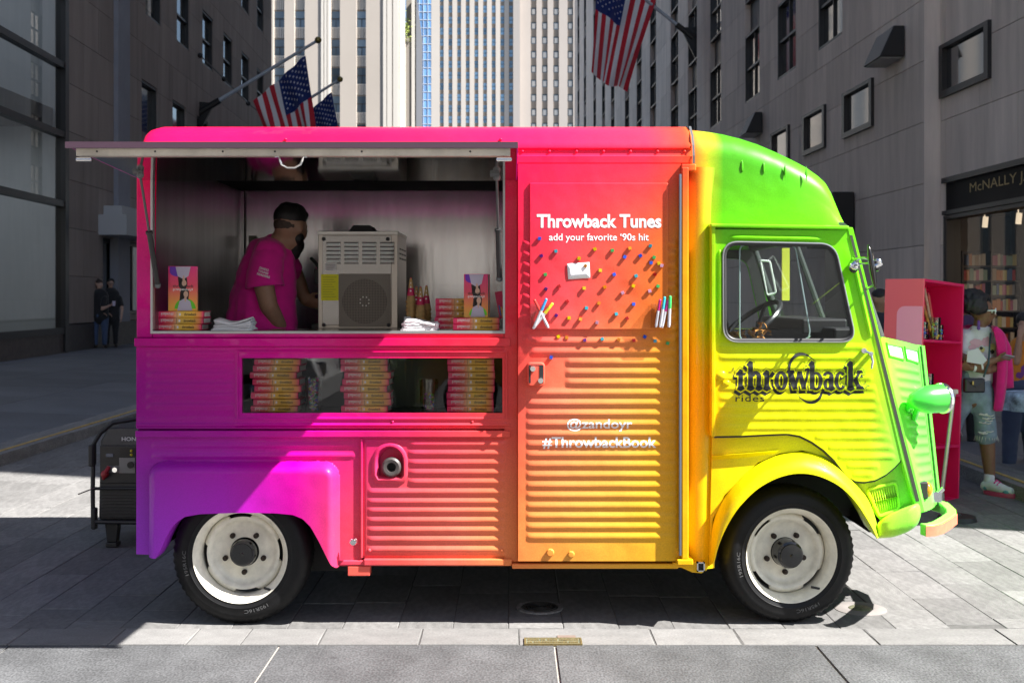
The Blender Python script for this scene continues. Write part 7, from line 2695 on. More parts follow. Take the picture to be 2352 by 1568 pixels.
tr = MB(); limb(tr, [W(600, 800), W(580, 815), Vector((W(580, 800).x, Yw, zf + .5)), Vector((W(580, 800).x, Yw, zf + .1))], [.15, .11, .085, .07]); limb(tr, [W(605, 800), W(628, 815), Vector((W(630, 800).x, Yw + .05, zf + .5)), Vector((W(630, 800).x, Yw + .05, zf + .1))], [.15, .11, .085, .07])
blob('trousers', tr, M_blk, wk, .02, 3)
eyes(wk, hc, fw, .238)

# ---- woman in the magenta blazer
Yl = 8.86
def L(u, v, dy=0.0): return at(u, v, Yl) + Vector((0, dy, 0))
wo_ = thing('person', 'woman with white sunglasses and magenta blazer over her shoulders beside the pink cabinet', 'person', (L(2240, 1100).x, Yl, 0))
sk = MB()
hc = L(2256, 716); fw = Vector((.92, -.38, -.06))
head(sk, hc, fw, .205)
limb(sk, [L(2248, 768), L(2250, 742)], [.052, .047])
st = len(sk.v)
limb(sk, [L(2232, 898), L(2238, 850), L(2248, 800), L(2252, 775)], [.145, .12, .13, .10]); squash(sk, st, Yl, .7)
limb(sk, [L(2212, 772), L(2198, 822, -.06), L(2235, 834, -.16), L(2262, 824, -.18)], [.05, .042, .036, .026])
hand(sk, L(2264, 823, -.18), (.9, -.1, .25), (.1, -.5, .8), .9, .55)
limb(sk, [L(2290, 782), L(2298, 838, .0), L(2250, 847, -.14), L(2214, 842, -.15)], [.05, .042, .036, .026])
hand(sk, L(2212, 842, -.15), (-.9, .1, .1), (0, -.5, .8), .9, .6)
limb(sk, [L(2214, 905), L(2191, 985, .05), L(2186, 1030, .12), L(2182, 1098, .2)], [.09, .058, .053, .036])
limb(sk, [L(2252, 905), L(2262, 985, -.02), L(2266, 1030, -.02), L(2271, 1104, -.03)], [.09, .062, .057, .037])
blob('body', sk, SK_brown, wo_, .012, 4)
eyes(wo_, hc, fw, .205)
b = MB(); st = len(b.v)
limb(b, [L(2236, 872), L(2240, 840), L(2248, 800), L(2251, 776)], [.142, .135, .14, .112], 16); squash(b, st, Yl, .74)
limb(b, [L(2216, 776), L(2206, 806, -.03)], [.07, .062]); limb(b, [L(2286, 782, .02), L(2292, 806, .02)], [.06, .055])
tp = blob('tshirt', b, M_wht, wo_, .013, 4, fold=(.008, 9, 5))
b = MB()
rr0 = random.Random(9)
for (u, v, rx_, rz_, mi_) in ((2232, 786, .05, .035, 0), (2256, 784, .05, .04, 0), (2270, 796, .035, .03, 1), (2242, 801, .026, .024, 1), (2241, 798, .013, .012, 2), (2222, 797, .03, .03, 0), (2268, 806, .02, .018, 2)):
    c_ = L(u, v); ps, fs = blotch(c_.x, c_.z, rx_, rz_, rr0)
    b.mat(mi_); decal_mesh(b, tp, ps, fs, .004 + .002 * mi_)
part('shirt_print', b, [pm('pink_print', (.62, .35, .42), .8), pm('lemon_print', (.60, .55, .20), .8), M_ink], tp, 180, fixn=False)
b = MB(); st = len(b.v)
limb(b, [L(2233, 872), L(2232, 892)], [.148, .155]); squash(b, st, Yl, .74)
limb(b, [L(2214, 900), L(2200, 950, .03), L(2190, 990, .06)], [.100, .082, .078]); limb(b, [L(2252, 900), L(2260, 950, -.01), L(2263, 1000, -.02)], [.102, .084, .080])
dn = blob('denim_shorts', b, M_den, wo_, .013, 3, fold=(.009, 11, 2))
b = MB()
for k in range(16):
    u = 2244 + rk.uniform(0, 26); v = rk.choice((948, 952, 957, 962, 968, 985, 990)) + rk.uniform(-2, 2)
    b.tube([L(u - 8, v, -.09), L(u, v + 1.5, -.105), L(u + 8, v, -.09)], .0045, 5)
for k in range(22):
    a = 2 * math.pi * k / 22
    for (u0, v0, dy0, r0) in ((2263, 999, -.02, .079), (2190, 990, .06, .076)):
        p = L(u0, v0, dy0) + Vector((r0 * math.cos(a), r0 * math.sin(a) * .95, 0))
        b.cyl(p, p + Vector((.008 * math.cos(a) + rk.uniform(-.01, .01), .006 * math.sin(a), -.03 - rk.uniform(0, .02))), .003, .001, 5)
part('frayed_threads', b, pm('pale_thread', (.55, .53, .48), .9), dn, 0, kind='stuff')
bz = thing_part = None
def drape(name, rows_uv, ys, parent, mat, thick=.012, seed=0.0, n=10, amp=.012):
    b = MB(); rows = []
    for j, (v, u0, u1) in enumerate(rows_uv):
        row = []
        for i in range(n + 1):
            q = i / n
            y = ys(q, j / (len(rows_uv) - 1)) + amp * mnoise.noise(Vector((q * 3 + seed, j * .35, seed))) * 1.6
            row.append(L(u0 + (u1 - u0) * q, v, y))
        rows.append(row)
    b.grid(rows)
    o = part(name, b, mat, parent, 180, fixn=False)
    sb = o.modifiers.new('smooth', 'SUBSURF'); sb.levels = sb.render_levels = 1
    so = o.modifiers.new('thickness', 'SOLIDIFY'); so.thickness = thick
    return o
drape('blazer_front', [(750, 2262, 2272), (756, 2264, 2288), (764, 2268, 2300), (776, 2272, 2306), (800, 2276, 2308), (830, 2278, 2310), (862, 2277, 2309), (895, 2275, 2305), (920, 2272, 2302), (940, 2270, 2299)],
      lambda q, t: -.135 - .03 * math.sin(math.pi * q) + .12 * q ** 2.6 + .04 * t, wo_, M_blz, seed=1.0)
drape('lapel', [(750, 2258, 2270), (775, 2264, 2284), (800, 2269, 2287), (825, 2274, 2280)], lambda q, t: -.172 - .012 * q, wo_, M_blz, .008, 4.0, 4, .004)
drape('blazer_side', [(752, 2232, 2216), (758, 2222, 2206), (775, 2210, 2200), (800, 2205, 2196), (850, 2204, 2193), (900, 2206, 2194)], lambda q, t: -.03 + .10 * q, wo_, M_blz, seed=6.0)
drape('blazer_back', [(748, 2236, 2266), (756, 2212, 2292), (775, 2204, 2304), (830, 2204, 2308), (890, 2206, 2304), (936, 2208, 2298)], lambda q, t: .12 - .03 * math.sin(math.pi * q), wo_, M_blz, seed=9.0)
slw = open_sleeve(wo_, [L(2296, 768, .01), L(2305, 800, .0), L(2311, 845, .01), L(2314, 890, .02)], [.040, .058, .054, .052], M_blz, 2, .9)
b = MB()
for k in range(150):
    a, q = rk.uniform(0, 6.28), rk.uniform(.0, 2.0)
    d = Vector((math.cos(a) * math.sin(q), math.sin(a) * math.sin(q), math.cos(q)))
    if d.x > .45 and d.z < .55: continue
    b.ball(L(2236, 702, .02) + Vector((d.x * .115, d.y * .11, d.z * .10)), .035, 7, 5)
blob('hair', b, HAIR, wo_, .012, 1, fold=(.010, 45, 4))
f = fw.normalized(); sd = f.cross(Vector((0, 0, 1))).normalized(); u3 = sd.cross(f)
b = MB()
for s in (-1, 1):
    c = hc + sd * s * .033 + u3 * .010 + f * .094
    ring = [c + sd * (.030 * math.cos(R(a))) + u3 * (.021 * math.sin(R(a))) for a in range(0, 360, 30)]
    b.tube(ring, .0055, 6, closed=True)
    b.tube([c + sd * s * .028 + u3 * .008, hc + sd * s * .074 + u3 * .008, hc + sd * s * .078 - f * .03], .005, 6)
b.tube([hc + f * .098 + sd * .008 + u3 * .012, hc + f * .098 - sd * .008 + u3 * .012], .005, 6)
sg = part('sunglasses', b, pm('white_frames', (.72, .72, .72), .3), wo_)
b = MB()
for s in (-1, 1):
    c = hc + sd * s * .033 + u3 * .010 + f * .092
    b.add([c + sd * (.029 * math.cos(R(a))) + u3 * (.020 * math.sin(R(a))) for a in range(0, 360, 30)], [tuple(range(12))])
part('lens', b, pm('grey_lens', (.10, .08, .09), .1), sg, 0, fixn=False)
b = MB()
for k in range(4): b.ball(L(2238, 738 + 5 * k, -.08), .011 + .003 * (k % 2), 8, 6)
part('earring', b, pm('purple_bead', (.16, .06, .32), .4), wo_)
b = MB(); b.cyl(L(2217, 842, -.15), L(2222, 843, -.15), .030, n=14)
b.cyl(L(2232, 836, -.158), L(2236, 835, -.16), .040, n=14)
part('bracelet', b, pm('white_band', (.7, .7, .7), .4), wo_)
def sneaker(t, heel, toe, cols, s=1.0):
    heel, toe = Vector(heel), Vector(toe); d = (toe - heel); d.z = 0; Lf = d.length; d.normalize(); sd = d.cross(Vector((0, 0, 1)))
    b = MB(); st = len(b.v)
    limb(b, [heel + Vector((0, 0, .06)), heel + d * Lf * .3 + Vector((0, 0, .07)), heel + d * Lf * .65 + Vector((0, 0, .05)), toe - d * .03 + Vector((0, 0, .045))], [.043 * s, .046 * s, .042 * s, .036 * s])
    o = blob('shoe', b, cols[0], t, .009, 3)
    b = MB(); rows = []
    for z, k in ((.0, 1.0), (.03, 1.06), (.036, .98)):
        row = []
        for i in range(20):
            a = 2 * math.pi * i / 20
            row.append(heel + d * (Lf * .5 + (Lf * .56) * math.cos(a) * k) + sd * (.048 * s * math.sin(a) * k) + Vector((0, 0, z)))
        rows.append(row)
    b.grid(rows, wrap=True); b.f.append(tuple(range(20))); b.m.append(0)
    part('sole', b, cols[1], o, 60)
    b = MB()
    for k in range(4):
        c = heel + d * Lf * (.40 + .10 * k) + Vector((0, 0, .110 - .013 * k))
        b.tube([c - sd * .034 * s - Vector((0, 0, .012)), c + Vector((0, 0, .008)), c + sd * .034 * s - Vector((0, 0, .012))], .006, 6)
    part('laces', b, cols[2], o)
    b = MB(); b.ball(heel + d * .02 + Vector((0, 0, .055)), .046, 12, 8, sc=(1, .95, .7)); b.ball(toe - d * .045 + Vector((0, 0, .04)), .042, 12, 8, sc=(1.1, 1, .7))
    part('overlay', b, cols[3], o, 180)
MC = (M_shoe, pm('crimson_sole', (.45, .05, .12), .5), pm('pink_lace', (.60, .06, .22), .6), pm('teal_overlay', (.10, .30, .33), .5))
a = L(2262, 1118, -.02); c = L(2300, 1140, -.22); a.z = c.z = 0
sneaker(wo_, a, c, MC)
a = L(2182, 1100, .26); c = L(2194, 1110, .02); a.z = c.z = 0
sneaker(wo_, a, c, MC)
b = MB(); limb(b, [L(2269, 1090, -.03), L(2268, 1108, -.03)], [.042, .042])
blob('sock', b, M_wht, wo_, .012, 2)
b = MB(); limb(b, [L(2186, 1090, .2), L(2185, 1106, .22)], [.042, .042])
blob('sock', b, M_wht, wo_, .012, 2)
# bag, phone and paper are things of their own
bg_ = thing('shoulder_bag', 'small black quilted bag hanging at the hip of the woman in the blazer', 'bag', L(2213, 880, -.2))
b = MB(); b.obox(L(2213, 880, -.2), (.155, .05, .11))
bo = part('bag', b, pm('black_leather', (.012, .012, .015), .35, nz=(30, .2)), bg_, 0, bev=.012)
b = MB(); b.prism([L(2192, 866, -.229), L(2236, 866, -.229), L(2214, 884, -.236)], (0, .006, 0)); 
part('flap', b, pm('black_leather', (.012, .012, .015), .35), bg_, 0, bev=.002)
b = MB(); b.obox(L(2206, 874, -.242), (.012, .006, .028))
part('clasp', b, M_gold, bg_, 0)
b = MB(); b.tube([L(2236, 862, -.19), L(2246, 830, -.20), L(2258, 785, -.125), L(2266, 764, -.075)], .007, 6)
part('strap', b, pm('dark_green_strap', (.02, .06, .07), .5), bg_)
b = MB(); b.obox(L(2284, 817, -.22), (.075, .10, .009), Matrix.Rotation(R(12), 3, 'Y') @ Matrix.Rotation(R(-20), 3, 'X'))
solo('phone', b, pm('phone_grey', (.25, .25, .28), .25), 'grey phone in the hand of the woman in the blazer', 'phone', L(2284, 817, -.22), bev=.003)
b = MB(); b.prism([L(2199, 802, -.2), L(2222, 797, -.21), L(2242, 823, -.21), L(2232, 834, -.205), L(2197, 828, -.2)], (0, .012, 0))
solo('paper_wrap', b, pm('white_wrap', (.58, .58, .60), .7), 'crumpled white paper held against her shirt by the woman in the blazer', 'paper', L(2215, 815, -.2), bev=.003)

# ---- boy at the right edge
Yb = 9.75
def B(u, v, dy=0.0): return at(u, v, Yb) + Vector((0, dy, 0))
by = thing('person', 'boy in an orange t-shirt and jeans at the right edge, hand raised to his ear', 'person', (B(2340, 1000).x, Yb, 0))
sk = MB(); hc = B(2357, 745); fw = Vector((-.5, -.85, -.1))
head(sk, hc, fw, .20)
limb(sk, [B(2354, 790), B(2355, 770)], [.048, .045])
st = len(sk.v); limb(sk, [B(2345, 890), B(2347, 840), B(2350, 800)], [.12, .115, .11]); squash(sk, st, Yb, .7)
limb(sk, [B(2332, 800), B(2326, 830, -.07), B(2330, 775, -.10)], [.044, .038, .026]); hand(sk, B(2331, 772, -.1), (.15, .1, .95), (.8, -.3, 0), .85, .7)
limb(sk, [B(2372, 800), B(2380, 845, -.05), B(2362, 880, -.1)], [.044, .038, .026]); hand(sk, B(2360, 882, -.1), (-.6, -.3, -.5), (0, -.6, .7), .85, .5)
limb(sk, [B(2326, 900), B(2322, 990), B(2316, 1075)], [.075, .055, .04]); limb(sk, [B(2362, 900), B(2366, 990), B(2370, 1075)], [.075, .055, .04])
blob('body', sk, SK_tan, by, .013, 4)
eyes(by, hc, fw, .2)
b = MB(); st = len(b.v); limb(b, [B(2343, 880), B(2345, 840), B(2349, 805)], [.14, .135, .125]); squash(b, st, Yb, .74); limb(b, [B(2334, 802), B(2328, 826, -.04)], [.068, .066]); limb(b, [B(2370, 802), B(2377, 830, -.03)], [.068, .066])
tp = blob('tshirt', b, cloth('orange_tshirt', (.50, .17, .01)), by, .013, 4, fold=(.008, 9, 7))
b = MB()
for (u, v, rx_, rz_, mi_) in ((2345, 848, .055, .05, 0), (2346, 846, .022, .014, 1), (2330, 860, .03, .03, 0)):
    c_ = B(u, v); ps, fs = blotch(c_.x, c_.z, rx_, rz_, rr0)
    b.mat(mi_); decal_mesh(b, tp, ps, fs, .004 + .003 * mi_)
part('shirt_print', b, [pm('purple_ink', (.14, .03, .18), .8), pm('teal_ink', (.1, .5, .42), .8)], tp, 180, fixn=False)
b = MB(); limb(b, [B(2342, 888), B(2326, 905), B(2322, 990), B(2318, 1060)], [.13, .09, .072, .062]); limb(b, [B(2346, 888), B(2362, 905), B(2366, 990), B(2370, 1060)], [.13, .09, .072, .062])
blob('jeans', b, M_jean, by, .014, 3, fold=(.010, 10, 2))
b = MB(); b.ball(hc + Vector((.005, .012, .045)), .098, 14, 10, sc=(.85, .95, .72))
blob('hair', b, HAIR, by, .012, 2)
RC = (pm('black_sneaker', (.02, .02, .022), .5), pm('red_sole', (.38, .015, .02), .5), M_ink, pm('red_overlay', (.35, .012, .02), .5))
for du, dy in ((2317, 0), (2368, .05)):
    a = B(du + 4, 1085, .07 + dy); c = B(du - 6, 1096, -.12 + dy); a.z = c.z = 0
    sneaker(by, a, c, RC)
# ---- man half hidden behind the woman's hair, man in dark suit behind the cabinet
def plain_person(label, Y, hu, hv, fw, skinm, topm, legm, u_sh, hipv, footv, hairm, h=.22, wide=.17, arms=None, group=None, cap=False, hair_kind=0, zf=0.0):
    def Q(u, v, dy=0.0): return at(u, v, Y) + Vector((0, dy, 0))
    hc = Q(hu, hv)
    t = thing('person', label, 'person', (hc.x, Y, zf), group)
    sk = MB(); head(sk, hc, fw, h)
    k = F / Y
    nz_ = hc.z - h * .5
    limb(sk, [Vector((hc.x - .01, Y + .015, nz_ - .06)), Vector((hc.x, Y + .01, nz_ + .03))], [.055, .05])
    sh = nz_ - .09
    hip = CZ - (hipv - HY) / F * Y
    cx = Q(u_sh, hv).x
    st = len(sk.v); limb(sk, [Vector((cx, Y, hip)), Vector((cx, Y, sh - .12))], [wide * .85, wide * .85]); squash(sk, st, Y, .7)
    armp = arms or [[(-wide * 1.1, 0, sh), (-wide * 1.35, 0, sh - .28), (-wide * 1.2, -.06, sh - .5)], [(wide * 1.1, 0, sh), (wide * 1.35, 0, sh - .28), (wide * 1.2, -.06, sh - .5)]]
    for ap in armp:
        P_ = [Vector((cx + a[0], Y + a[1], a[2])) for a in ap]
        limb(sk, P_, [.048, .04, .028])
        hand(sk, P_[-1], P_[-1] - P_[-2], (0, -.8, .4), .95, .5)
    lw_ = wide * .52
    for s in (-1, 1):
        limb(sk, [Vector((cx + s * lw_, Y, hip)), Vector((cx + s * lw_ * 1.05, Y - .02, (hip + zf) / 2)), Vector((cx + s * lw_, Y, zf + .07))], [.085, .06, .042])
    blob('body', sk, skinm, t, .016, 4)
    eyes(t, hc, fw, h)
    b = MB(); st = len(b.v); limb(b, [Vector((cx, Y, hip - .02)), Vector((cx, Y, (hip + sh) / 2)), Vector((cx, Y, sh - .10))], [wide * 1.02, wide * .98, wide]); squash(b, st, Y, .76)
    for ap in armp:
        P_ = [Vector((cx + a[0], Y + a[1], a[2])) for a in ap]
        limb(b, [P_[0], P_[0].lerp(P_[1], .6 if not cap else 1.0)] + ([P_[1].lerp(P_[2], .9)] if cap else []), [.068, .062] + ([.05] if cap else []))
    blob('top', b, topm, t, .016, 4, fold=(.008, 8, hu * .1))
    b = MB()
    for s in (-1, 1):
        limb(b, [Vector((cx, Y, hip)), Vector((cx + s * lw_, Y, hip - .08)), Vector((cx + s * lw_ * 1.05, Y - .02, (hip + zf) / 2)), Vector((cx + s * lw_, Y, zf + .11))], [wide * .78, .105, .078, .062])
    blob('trousers', b, legm, t, .016, 3, fold=(.007, 9, 1))
    b = MB(); b.ball(hc + Vector((0, .015, .045)), .10 * h / .225, 14, 10, sc=(.86, .96, .74))
    if hair_kind == 1:
        b.ball(hc + Vector((-.03, .05, .10)), .045, 10, 8); b.ball(hc + Vector((-.02, .05, -.01)), .075, 10, 8, sc=(.9, .8, 1.1))
    blob('hair', b, hairm, t, .014, 2)
    b = MB()
    for s in (-1, 1):
        x = cx + s * lw_
        limb(b, [Vector((x, Y + .05, zf + .045)), Vector((x + s * .02 + fw[0] * .06, Y - .10, zf + .04))], [.045, .04])
    blob('shoes', b, M_ink, t, .014, 2)
    return t, hc, cx, sh
plain_person('bearded man half hidden behind the hair of the woman in the blazer', 11.2, 2214, 690, Vector((.3, -.9, -.1)), SK_dark, cloth('dark_purple_top', (.05, .02, .07)), M_blk, 2214, 865, 1035, HAIR, .22, .17)
plain_person('person in a dark suit half hidden between van nose and pink cabinet', 11.0, 2022, 690, Vector((.6, -.7, -.1)), SK_tan, cloth('navy_suit', (.012, .014, .022)), M_blk, 2018, 870, 1040, HAIR, .22, .2, cap=True)
# ---- the pair on the left sidewalk
zz = .275
Yp = 28.0
t, hc, cx, sh = plain_person('woman in black top and jeans holding a cup on the left sidewalk', Yp, 227, 653, Vector((.85, -.25, -.05)), SK_pale, M_blk, cloth('blue_jeans', (.045, .075, .15)), 230, 724, 800, pm('brown_hair', (.035, .02, .014), .6), .23, .21,
    arms=[[(-.12, .06, 1.48), (-.10, -.02, 1.2), (.12, -.1, 1.12)], [(.15, -.12, 1.48), (.12, -.2, 1.22), (.32, -.18, 1.32)]], hair_kind=1, zf=zz)
b = MB(); b.cyl((cx + .40, Yp - .19, 1.30), (cx + .40, Yp - .19, 1.42), .035, .042, 12)
solo('paper_cup', b, pm('lilac_cup', (.55, .50, .62), .6), 'pale paper cup in the hand of the woman on the left sidewalk', 'cup', (cx + .40, Yp - .19, 1.3))
t, hc, cx, sh = plain_person('man with glasses in black clothes standing close behind the woman on the left sidewalk', Yp + .35, 254, 650, Vector((.5, -.8, -.1)), SK_pale, M_blk, cloth('black_trousers', (.010, .010, .012)), 256, 726, 797, HAIR, .23, .2,
    arms=[[(-.18, 0, 1.48), (-.2, -.02, 1.2), (.0, -.14, 1.1)], [(.2, 0, 1.48), (.28, -.04, 1.22), (.30, -.16, 1.0)]], zf=zz)
b = MB()
f = Vector((.5, -.8, -.1)).normalized(); sd = f.cross(Vector((0, 0, 1))).normalized()
for s in (-1, 1):
    c = hc + sd * s * .034 + f * .1 + Vector((0, 0, .008))
    b.tube([c + sd * .028 * math.cos(R(a)) + Vector((0, 0, .02 * math.sin(R(a)))) for a in range(0, 360, 45)], .004, 5, closed=True)
part('glasses', b, M_ink, t)
# ------------------------------------------------------------------ generator behind the van's rear
M_gen = pm('black_plastic', (.016, .016, .018), .42, nz=(20, .2))
M_gen2 = pm('charcoal_plastic', (.045, .047, .052), .45, nz=(20, .2))
Yg = 6.95
gx0, gx1 = X(219, Yg), X(345, Yg)
gz0, gz1 = Z(1206, Yg), Z(975, Yg)
gen = thing('generator', 'black portable generator on wheels behind the rear end of the van', 'generator', (gx0 + .3, Yg + .3, 0))
b = MB()
b.prism([(gx0 + .015, Yg, gz0 + .03), (gx1, Yg, gz0 + .03), (gx1, Yg, gz1 - .02), (gx0 + .07, Yg, gz1 - .02), (gx0 + .025, Yg, gz1 - .10)], (0, .62, 0))
part('housing', b, M_gen2, gen, 0, bev=.02)
b = MB(); b.box(gx0 + .03, gx1 - .01, Yg - .012, Yg + .01, Z(1110, Yg), Z(1022, Yg))
cp_ = part('control_panel', b, M_gen, gen, 0, bev=.006)
b = MB()
for k in range(11):
    b.box(gx0 + .04, gx1 - .02, Yg - .010, Yg + .01, Z(1196 - 7.2 * k, Yg), Z(1193 - 7.2 * k, Yg))
part('louvre', b, M_gen, gen, 0, kind='stuff')
b = MB(); letters(b, 'HONDA', X(280, Yg), X(335, Yg), Z(1012, Yg), Z(1003, Yg), Yg - .004, off=.02)
part('lettering', b, pm('white_mark', (.55, .56, .58), .5), gen, 0, fixn=False)
for (u0, u1, v0, v1, m, nm) in ((276, 312, 1050, 1085, pm('grey_notice', (.20, .20, .19), .5), 'notice'), (248, 275, 1068, 1084, pm('grey_plate', (.14, .14, .145), .4), 'switch_plate'), (246, 262, 1040, 1048, pm('display_blue', (.05, .07, .12), .2), 'meter'), (278, 312, 1028, 1047, M_ink, 'label_panel')):
    b = MB(); b.box(X(u0, Yg), X(u1, Yg), Yg - .018, Yg - .011, Z(v1, Yg), Z(v0, Yg)); part(nm, b, m, cp_, 0)
b = MB()
for u, v in ((304, 1034), (304, 1043)): b.ball((X(u, Yg), Yg - .018, Z(v, Yg)), .009, 10, 6)
part('yellow_button', b, pm('yellow_dot', (.5, .42, .02), .4), cp_)
b = MB(); b.cyl((X(267, Yg), Yg - .03, Z(1077, Yg)), (X(267, Yg), Yg - .012, Z(1077, Yg)), .015, n=16)
part('dial', b, M_chrome, cp_)
b = MB(); b.cyl((X(303, Yg), Yg - .03, Z(1066, Yg)), (X(303, Yg), Yg - .012, Z(1066, Yg)), .02, n=16)
part('socket', b, M_ink, cp_)
b = MB(); b.tube([(X(254, Yg), Yg - .03, Z(1070, Yg)), (X(250, Yg), Yg - .05, Z(1080, Yg)), (X(244, Yg), Yg - .04, Z(1088, Yg)), (X(242, Yg), Yg - .03, Z(1098, Yg))], [.012, .014, .013, .010], 8); b.ball((X(246, Yg), Yg - .04, Z(1086, Yg)), .024, 10, 8)
part('cable_clamp', b, pm('red_grip', (.30, .02, .025), .5), cp_)
b = MB()
fr_ = [(gx0, Yg - .02, Z(1120, Yg)), (gx1, Yg - .02, Z(1120, Yg))]
b.tube(fr_, .010, 8); b.tube([(gx0 + .01, Yg - .02, gz0 + .025), (gx1, Yg - .02, gz0 + .02)], .013, 8)
b.tube([(gx0 - .01, Yg - .01, Z(1212, Yg)), (gx0 - .012, Yg - .01, Z(1120, Yg)), (gx0 - .012, Yg, Z(1020, Yg)), (gx0 + .03, Yg, gz1 - .05), (gx0 + .10, Yg + .02, gz1 + .01), (gx0 + .34, Yg + .1, gz1 + .045)], .014, 8)
part('tube_frame', b, M_gen, gen)
b = MB()
b.tube([(gx0 - .01, Yg + .6, gz0), (gx0 - .012, Yg + .6, Z(1020, Yg)), (gx0 + .06, Yg + .6, gz1), (gx0 + .32, Yg + .5, gz1 + .045)], .014, 8)
part('tube_frame', b, M_gen, gen)
b = MB(); b.box(X(206, Yg), X(217, Yg), Yg - .03, Yg + .04, Z(1070, Yg), Z(1020, Yg)); b.box(X(213, Yg), X(223, Yg), Yg - .03, Yg + .02, Z(1214, Yg), Z(1165, Yg))
part('handle_grip', b, M_rubber, gen, 0, bev=.008)
b = MB(); b.cyl((X(194, Yg), Yg - .1, Z(1128, Yg)), (X(222, Yg), Yg - .02, Z(1118, Yg)), .004, n=6)
part('pin', b, pm('dull_pin', (.2, .19, .17), .4, .6), gen)
b = MB(); b.prism([(X(240, Yg), Yg, gz0 + .02), (X(272, Yg), Yg, gz0 + .02), (X(267, Yg), Yg, .03), (X(245, Yg), Yg, .03)], (0, .06, 0)); b.box(X(243, Yg), X(269, Yg), Yg - .01, Yg + .07, 0.0005, .03)
part('foot', b, M_rubber, gen, 0, bev=.006)
b = MB(); b.lathe([(0, .04), (.09, .04), (.10, .03), (.10, -.03), (.09, -.04), (0, -.04)], (gx1 - .05, Yg + .45, .10), (0, -1, 0), n=28)
part('wheel', b, M_rubber, gen)
b = MB(); b.box(gx0 + .28, gx1, Yg + .15, Yg + .4, gz1 - .02, gz1 + .012)
part('top_sheet', b, pm('pale_sheet', (.4, .42, .45), .5), gen, 0)

# ------------------------------------------------------------------ tall pink display cabinet
pc0 = at(2108, 1160, 8.2); pc0.z = 0
cab = thing('display_cabinet', 'tall pink open cabinet holding pens and jars beside the van nose', 'cabinet', pc0, None, (0, R(3.2), R(44)))
M_cor = pm('light_toned_coral', lin((248, 96, 116)), .35, coat=.3)  # side lacquer lightened in colour for the light on it
M_crim = pm('crimson_lacquer', lin((222, 14, 92)), .4, coat=.2)
Wc, Dc, Hc_ = .66, .30, 1.655
# local: x along the open front, y backwards; front faces -y
b = MB(); b.box(0, .02, 0, Dc, .02, Hc_); side_l = part('side_panel', b, M_cor, cab, 0, local=True, bev=.002)
b = MB()
ring = []
for (cx_, cz_, a0) in ((.06 + .07, Hc_ - .30, 90), (.06 + .07, Hc_ - .80, 180)):
    for k in range(7):
        a = R(a0 + 15 * k); ring.append((-.0015, cx_ + .07 * math.cos(a) - .07 + .02 * 0, cz_ + .07 * math.sin(a)))
ring += [(-.0015, .004, Hc_ - .87), (-.0015, .004, Hc_ - .23)]
rr_ = []
for (yy_, zz_, a0) in ((.17, Hc_ - .26, 0), (.17, Hc_ - .80, 270)):
    pass
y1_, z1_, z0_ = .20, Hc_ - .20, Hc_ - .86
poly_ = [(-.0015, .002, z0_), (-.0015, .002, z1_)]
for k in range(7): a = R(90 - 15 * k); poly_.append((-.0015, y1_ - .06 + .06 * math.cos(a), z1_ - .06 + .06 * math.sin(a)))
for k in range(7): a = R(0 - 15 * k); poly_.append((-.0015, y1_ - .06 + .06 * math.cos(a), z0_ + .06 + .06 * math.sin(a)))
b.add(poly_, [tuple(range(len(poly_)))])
part('reflection_patch', b, pm('painted_pink_reflection', lin((255, 150, 190)), .35, coat=.3), side_l, 0, local=True, fixn=False)  # lighter rounded patch paints a reflection onto the side
b = MB(); b.box(Wc - .02, Wc, 0, Dc, .02, Hc_); part('side_panel', b, M_crim, cab, 0, local=True, bev=.002)
b = MB(); b.box(.02, Wc - .02, Dc - .015, Dc, .02, Hc_); part('back_panel', b, M_crim, cab, 0, local=True)
b = MB(); b.box(.02, Wc - .02, 0, Dc - .015, Hc_ - .02, Hc_); part('top', b, M_crim, cab, 0, local=True)
for z in (.02, .42, .80, 1.20):
    b = MB(); b.box(.02, Wc - .02, .003, Dc - .015, z, z + .018); part('shelf', b, M_crim, cab, 0, local=True)
b = MB()
for x_ in (.06, Wc - .06):
    b.cyl((x_, .05, -.02), (x_, .05, .02), .02); b.cyl((x_, .25, -.02), (x_, .25, .02), .02)
part('foot', b, M_rubber, cab, 30, local=True, kind='stuff')
MW = Matrix.Translation(pc0) @ Matrix.Rotation(R(44), 4, 'Z') @ Matrix.Rotation(R(3.2), 4, 'Y')
def on_cab_shelf(x, y, z): return MW @ Vector((x, y, z))
for (x, y, z, r, h, nm, cl) in ((.19, .10, 1.218, .048, .13, 'squat jar of coloured sweets on the top shelf of the pink cabinet', 0), (.36, .09, 1.218, .055, .17, 'tall printed cup of pens on the top shelf of the pink cabinet', 1), (.50, .12, 1.218, .04, .12, 'clear jar of blue sweets at the far end of the cabinet shelf', 2), (.30, .10, .818, .05, .15, 'clear jar of sweets on the middle shelf of the pink cabinet', 3)):
    p = on_cab_shelf(x, y, z)
    t = thing('sweet_jar', nm, 'jar', p, 'jars in the pink cabinet')
    b = MB(); b.lathe([(0, 0), (r * .9, 0), (r, h), (r * .95, h), (r * .86, .006), (0, .006)], p, n=20)
    part('jar', b, glass('jar_glass', (.9, .92, .93), .03, 1.0), t)
    rr = random.Random(int(x * 100))
    b = MB()
    for k in range(46):
        a, d = rr.uniform(0, 6.3), r * .78 * math.sqrt(rr.random())
        b.mat(k % 5).ball(p + Vector((d * math.cos(a), d * math.sin(a), .012 + (h - .02) * k / 46)), .013, 7, 5)
    part('sweets', b, [pm('sweet_%d' % i, c_, .4) for i, c_ in enumerate(((.6, .04, .1), (.05, .15, .55), (.7, .5, .05), (.7, .68, .66), (.1, .45, .15)))], t, 180, kind='stuff')
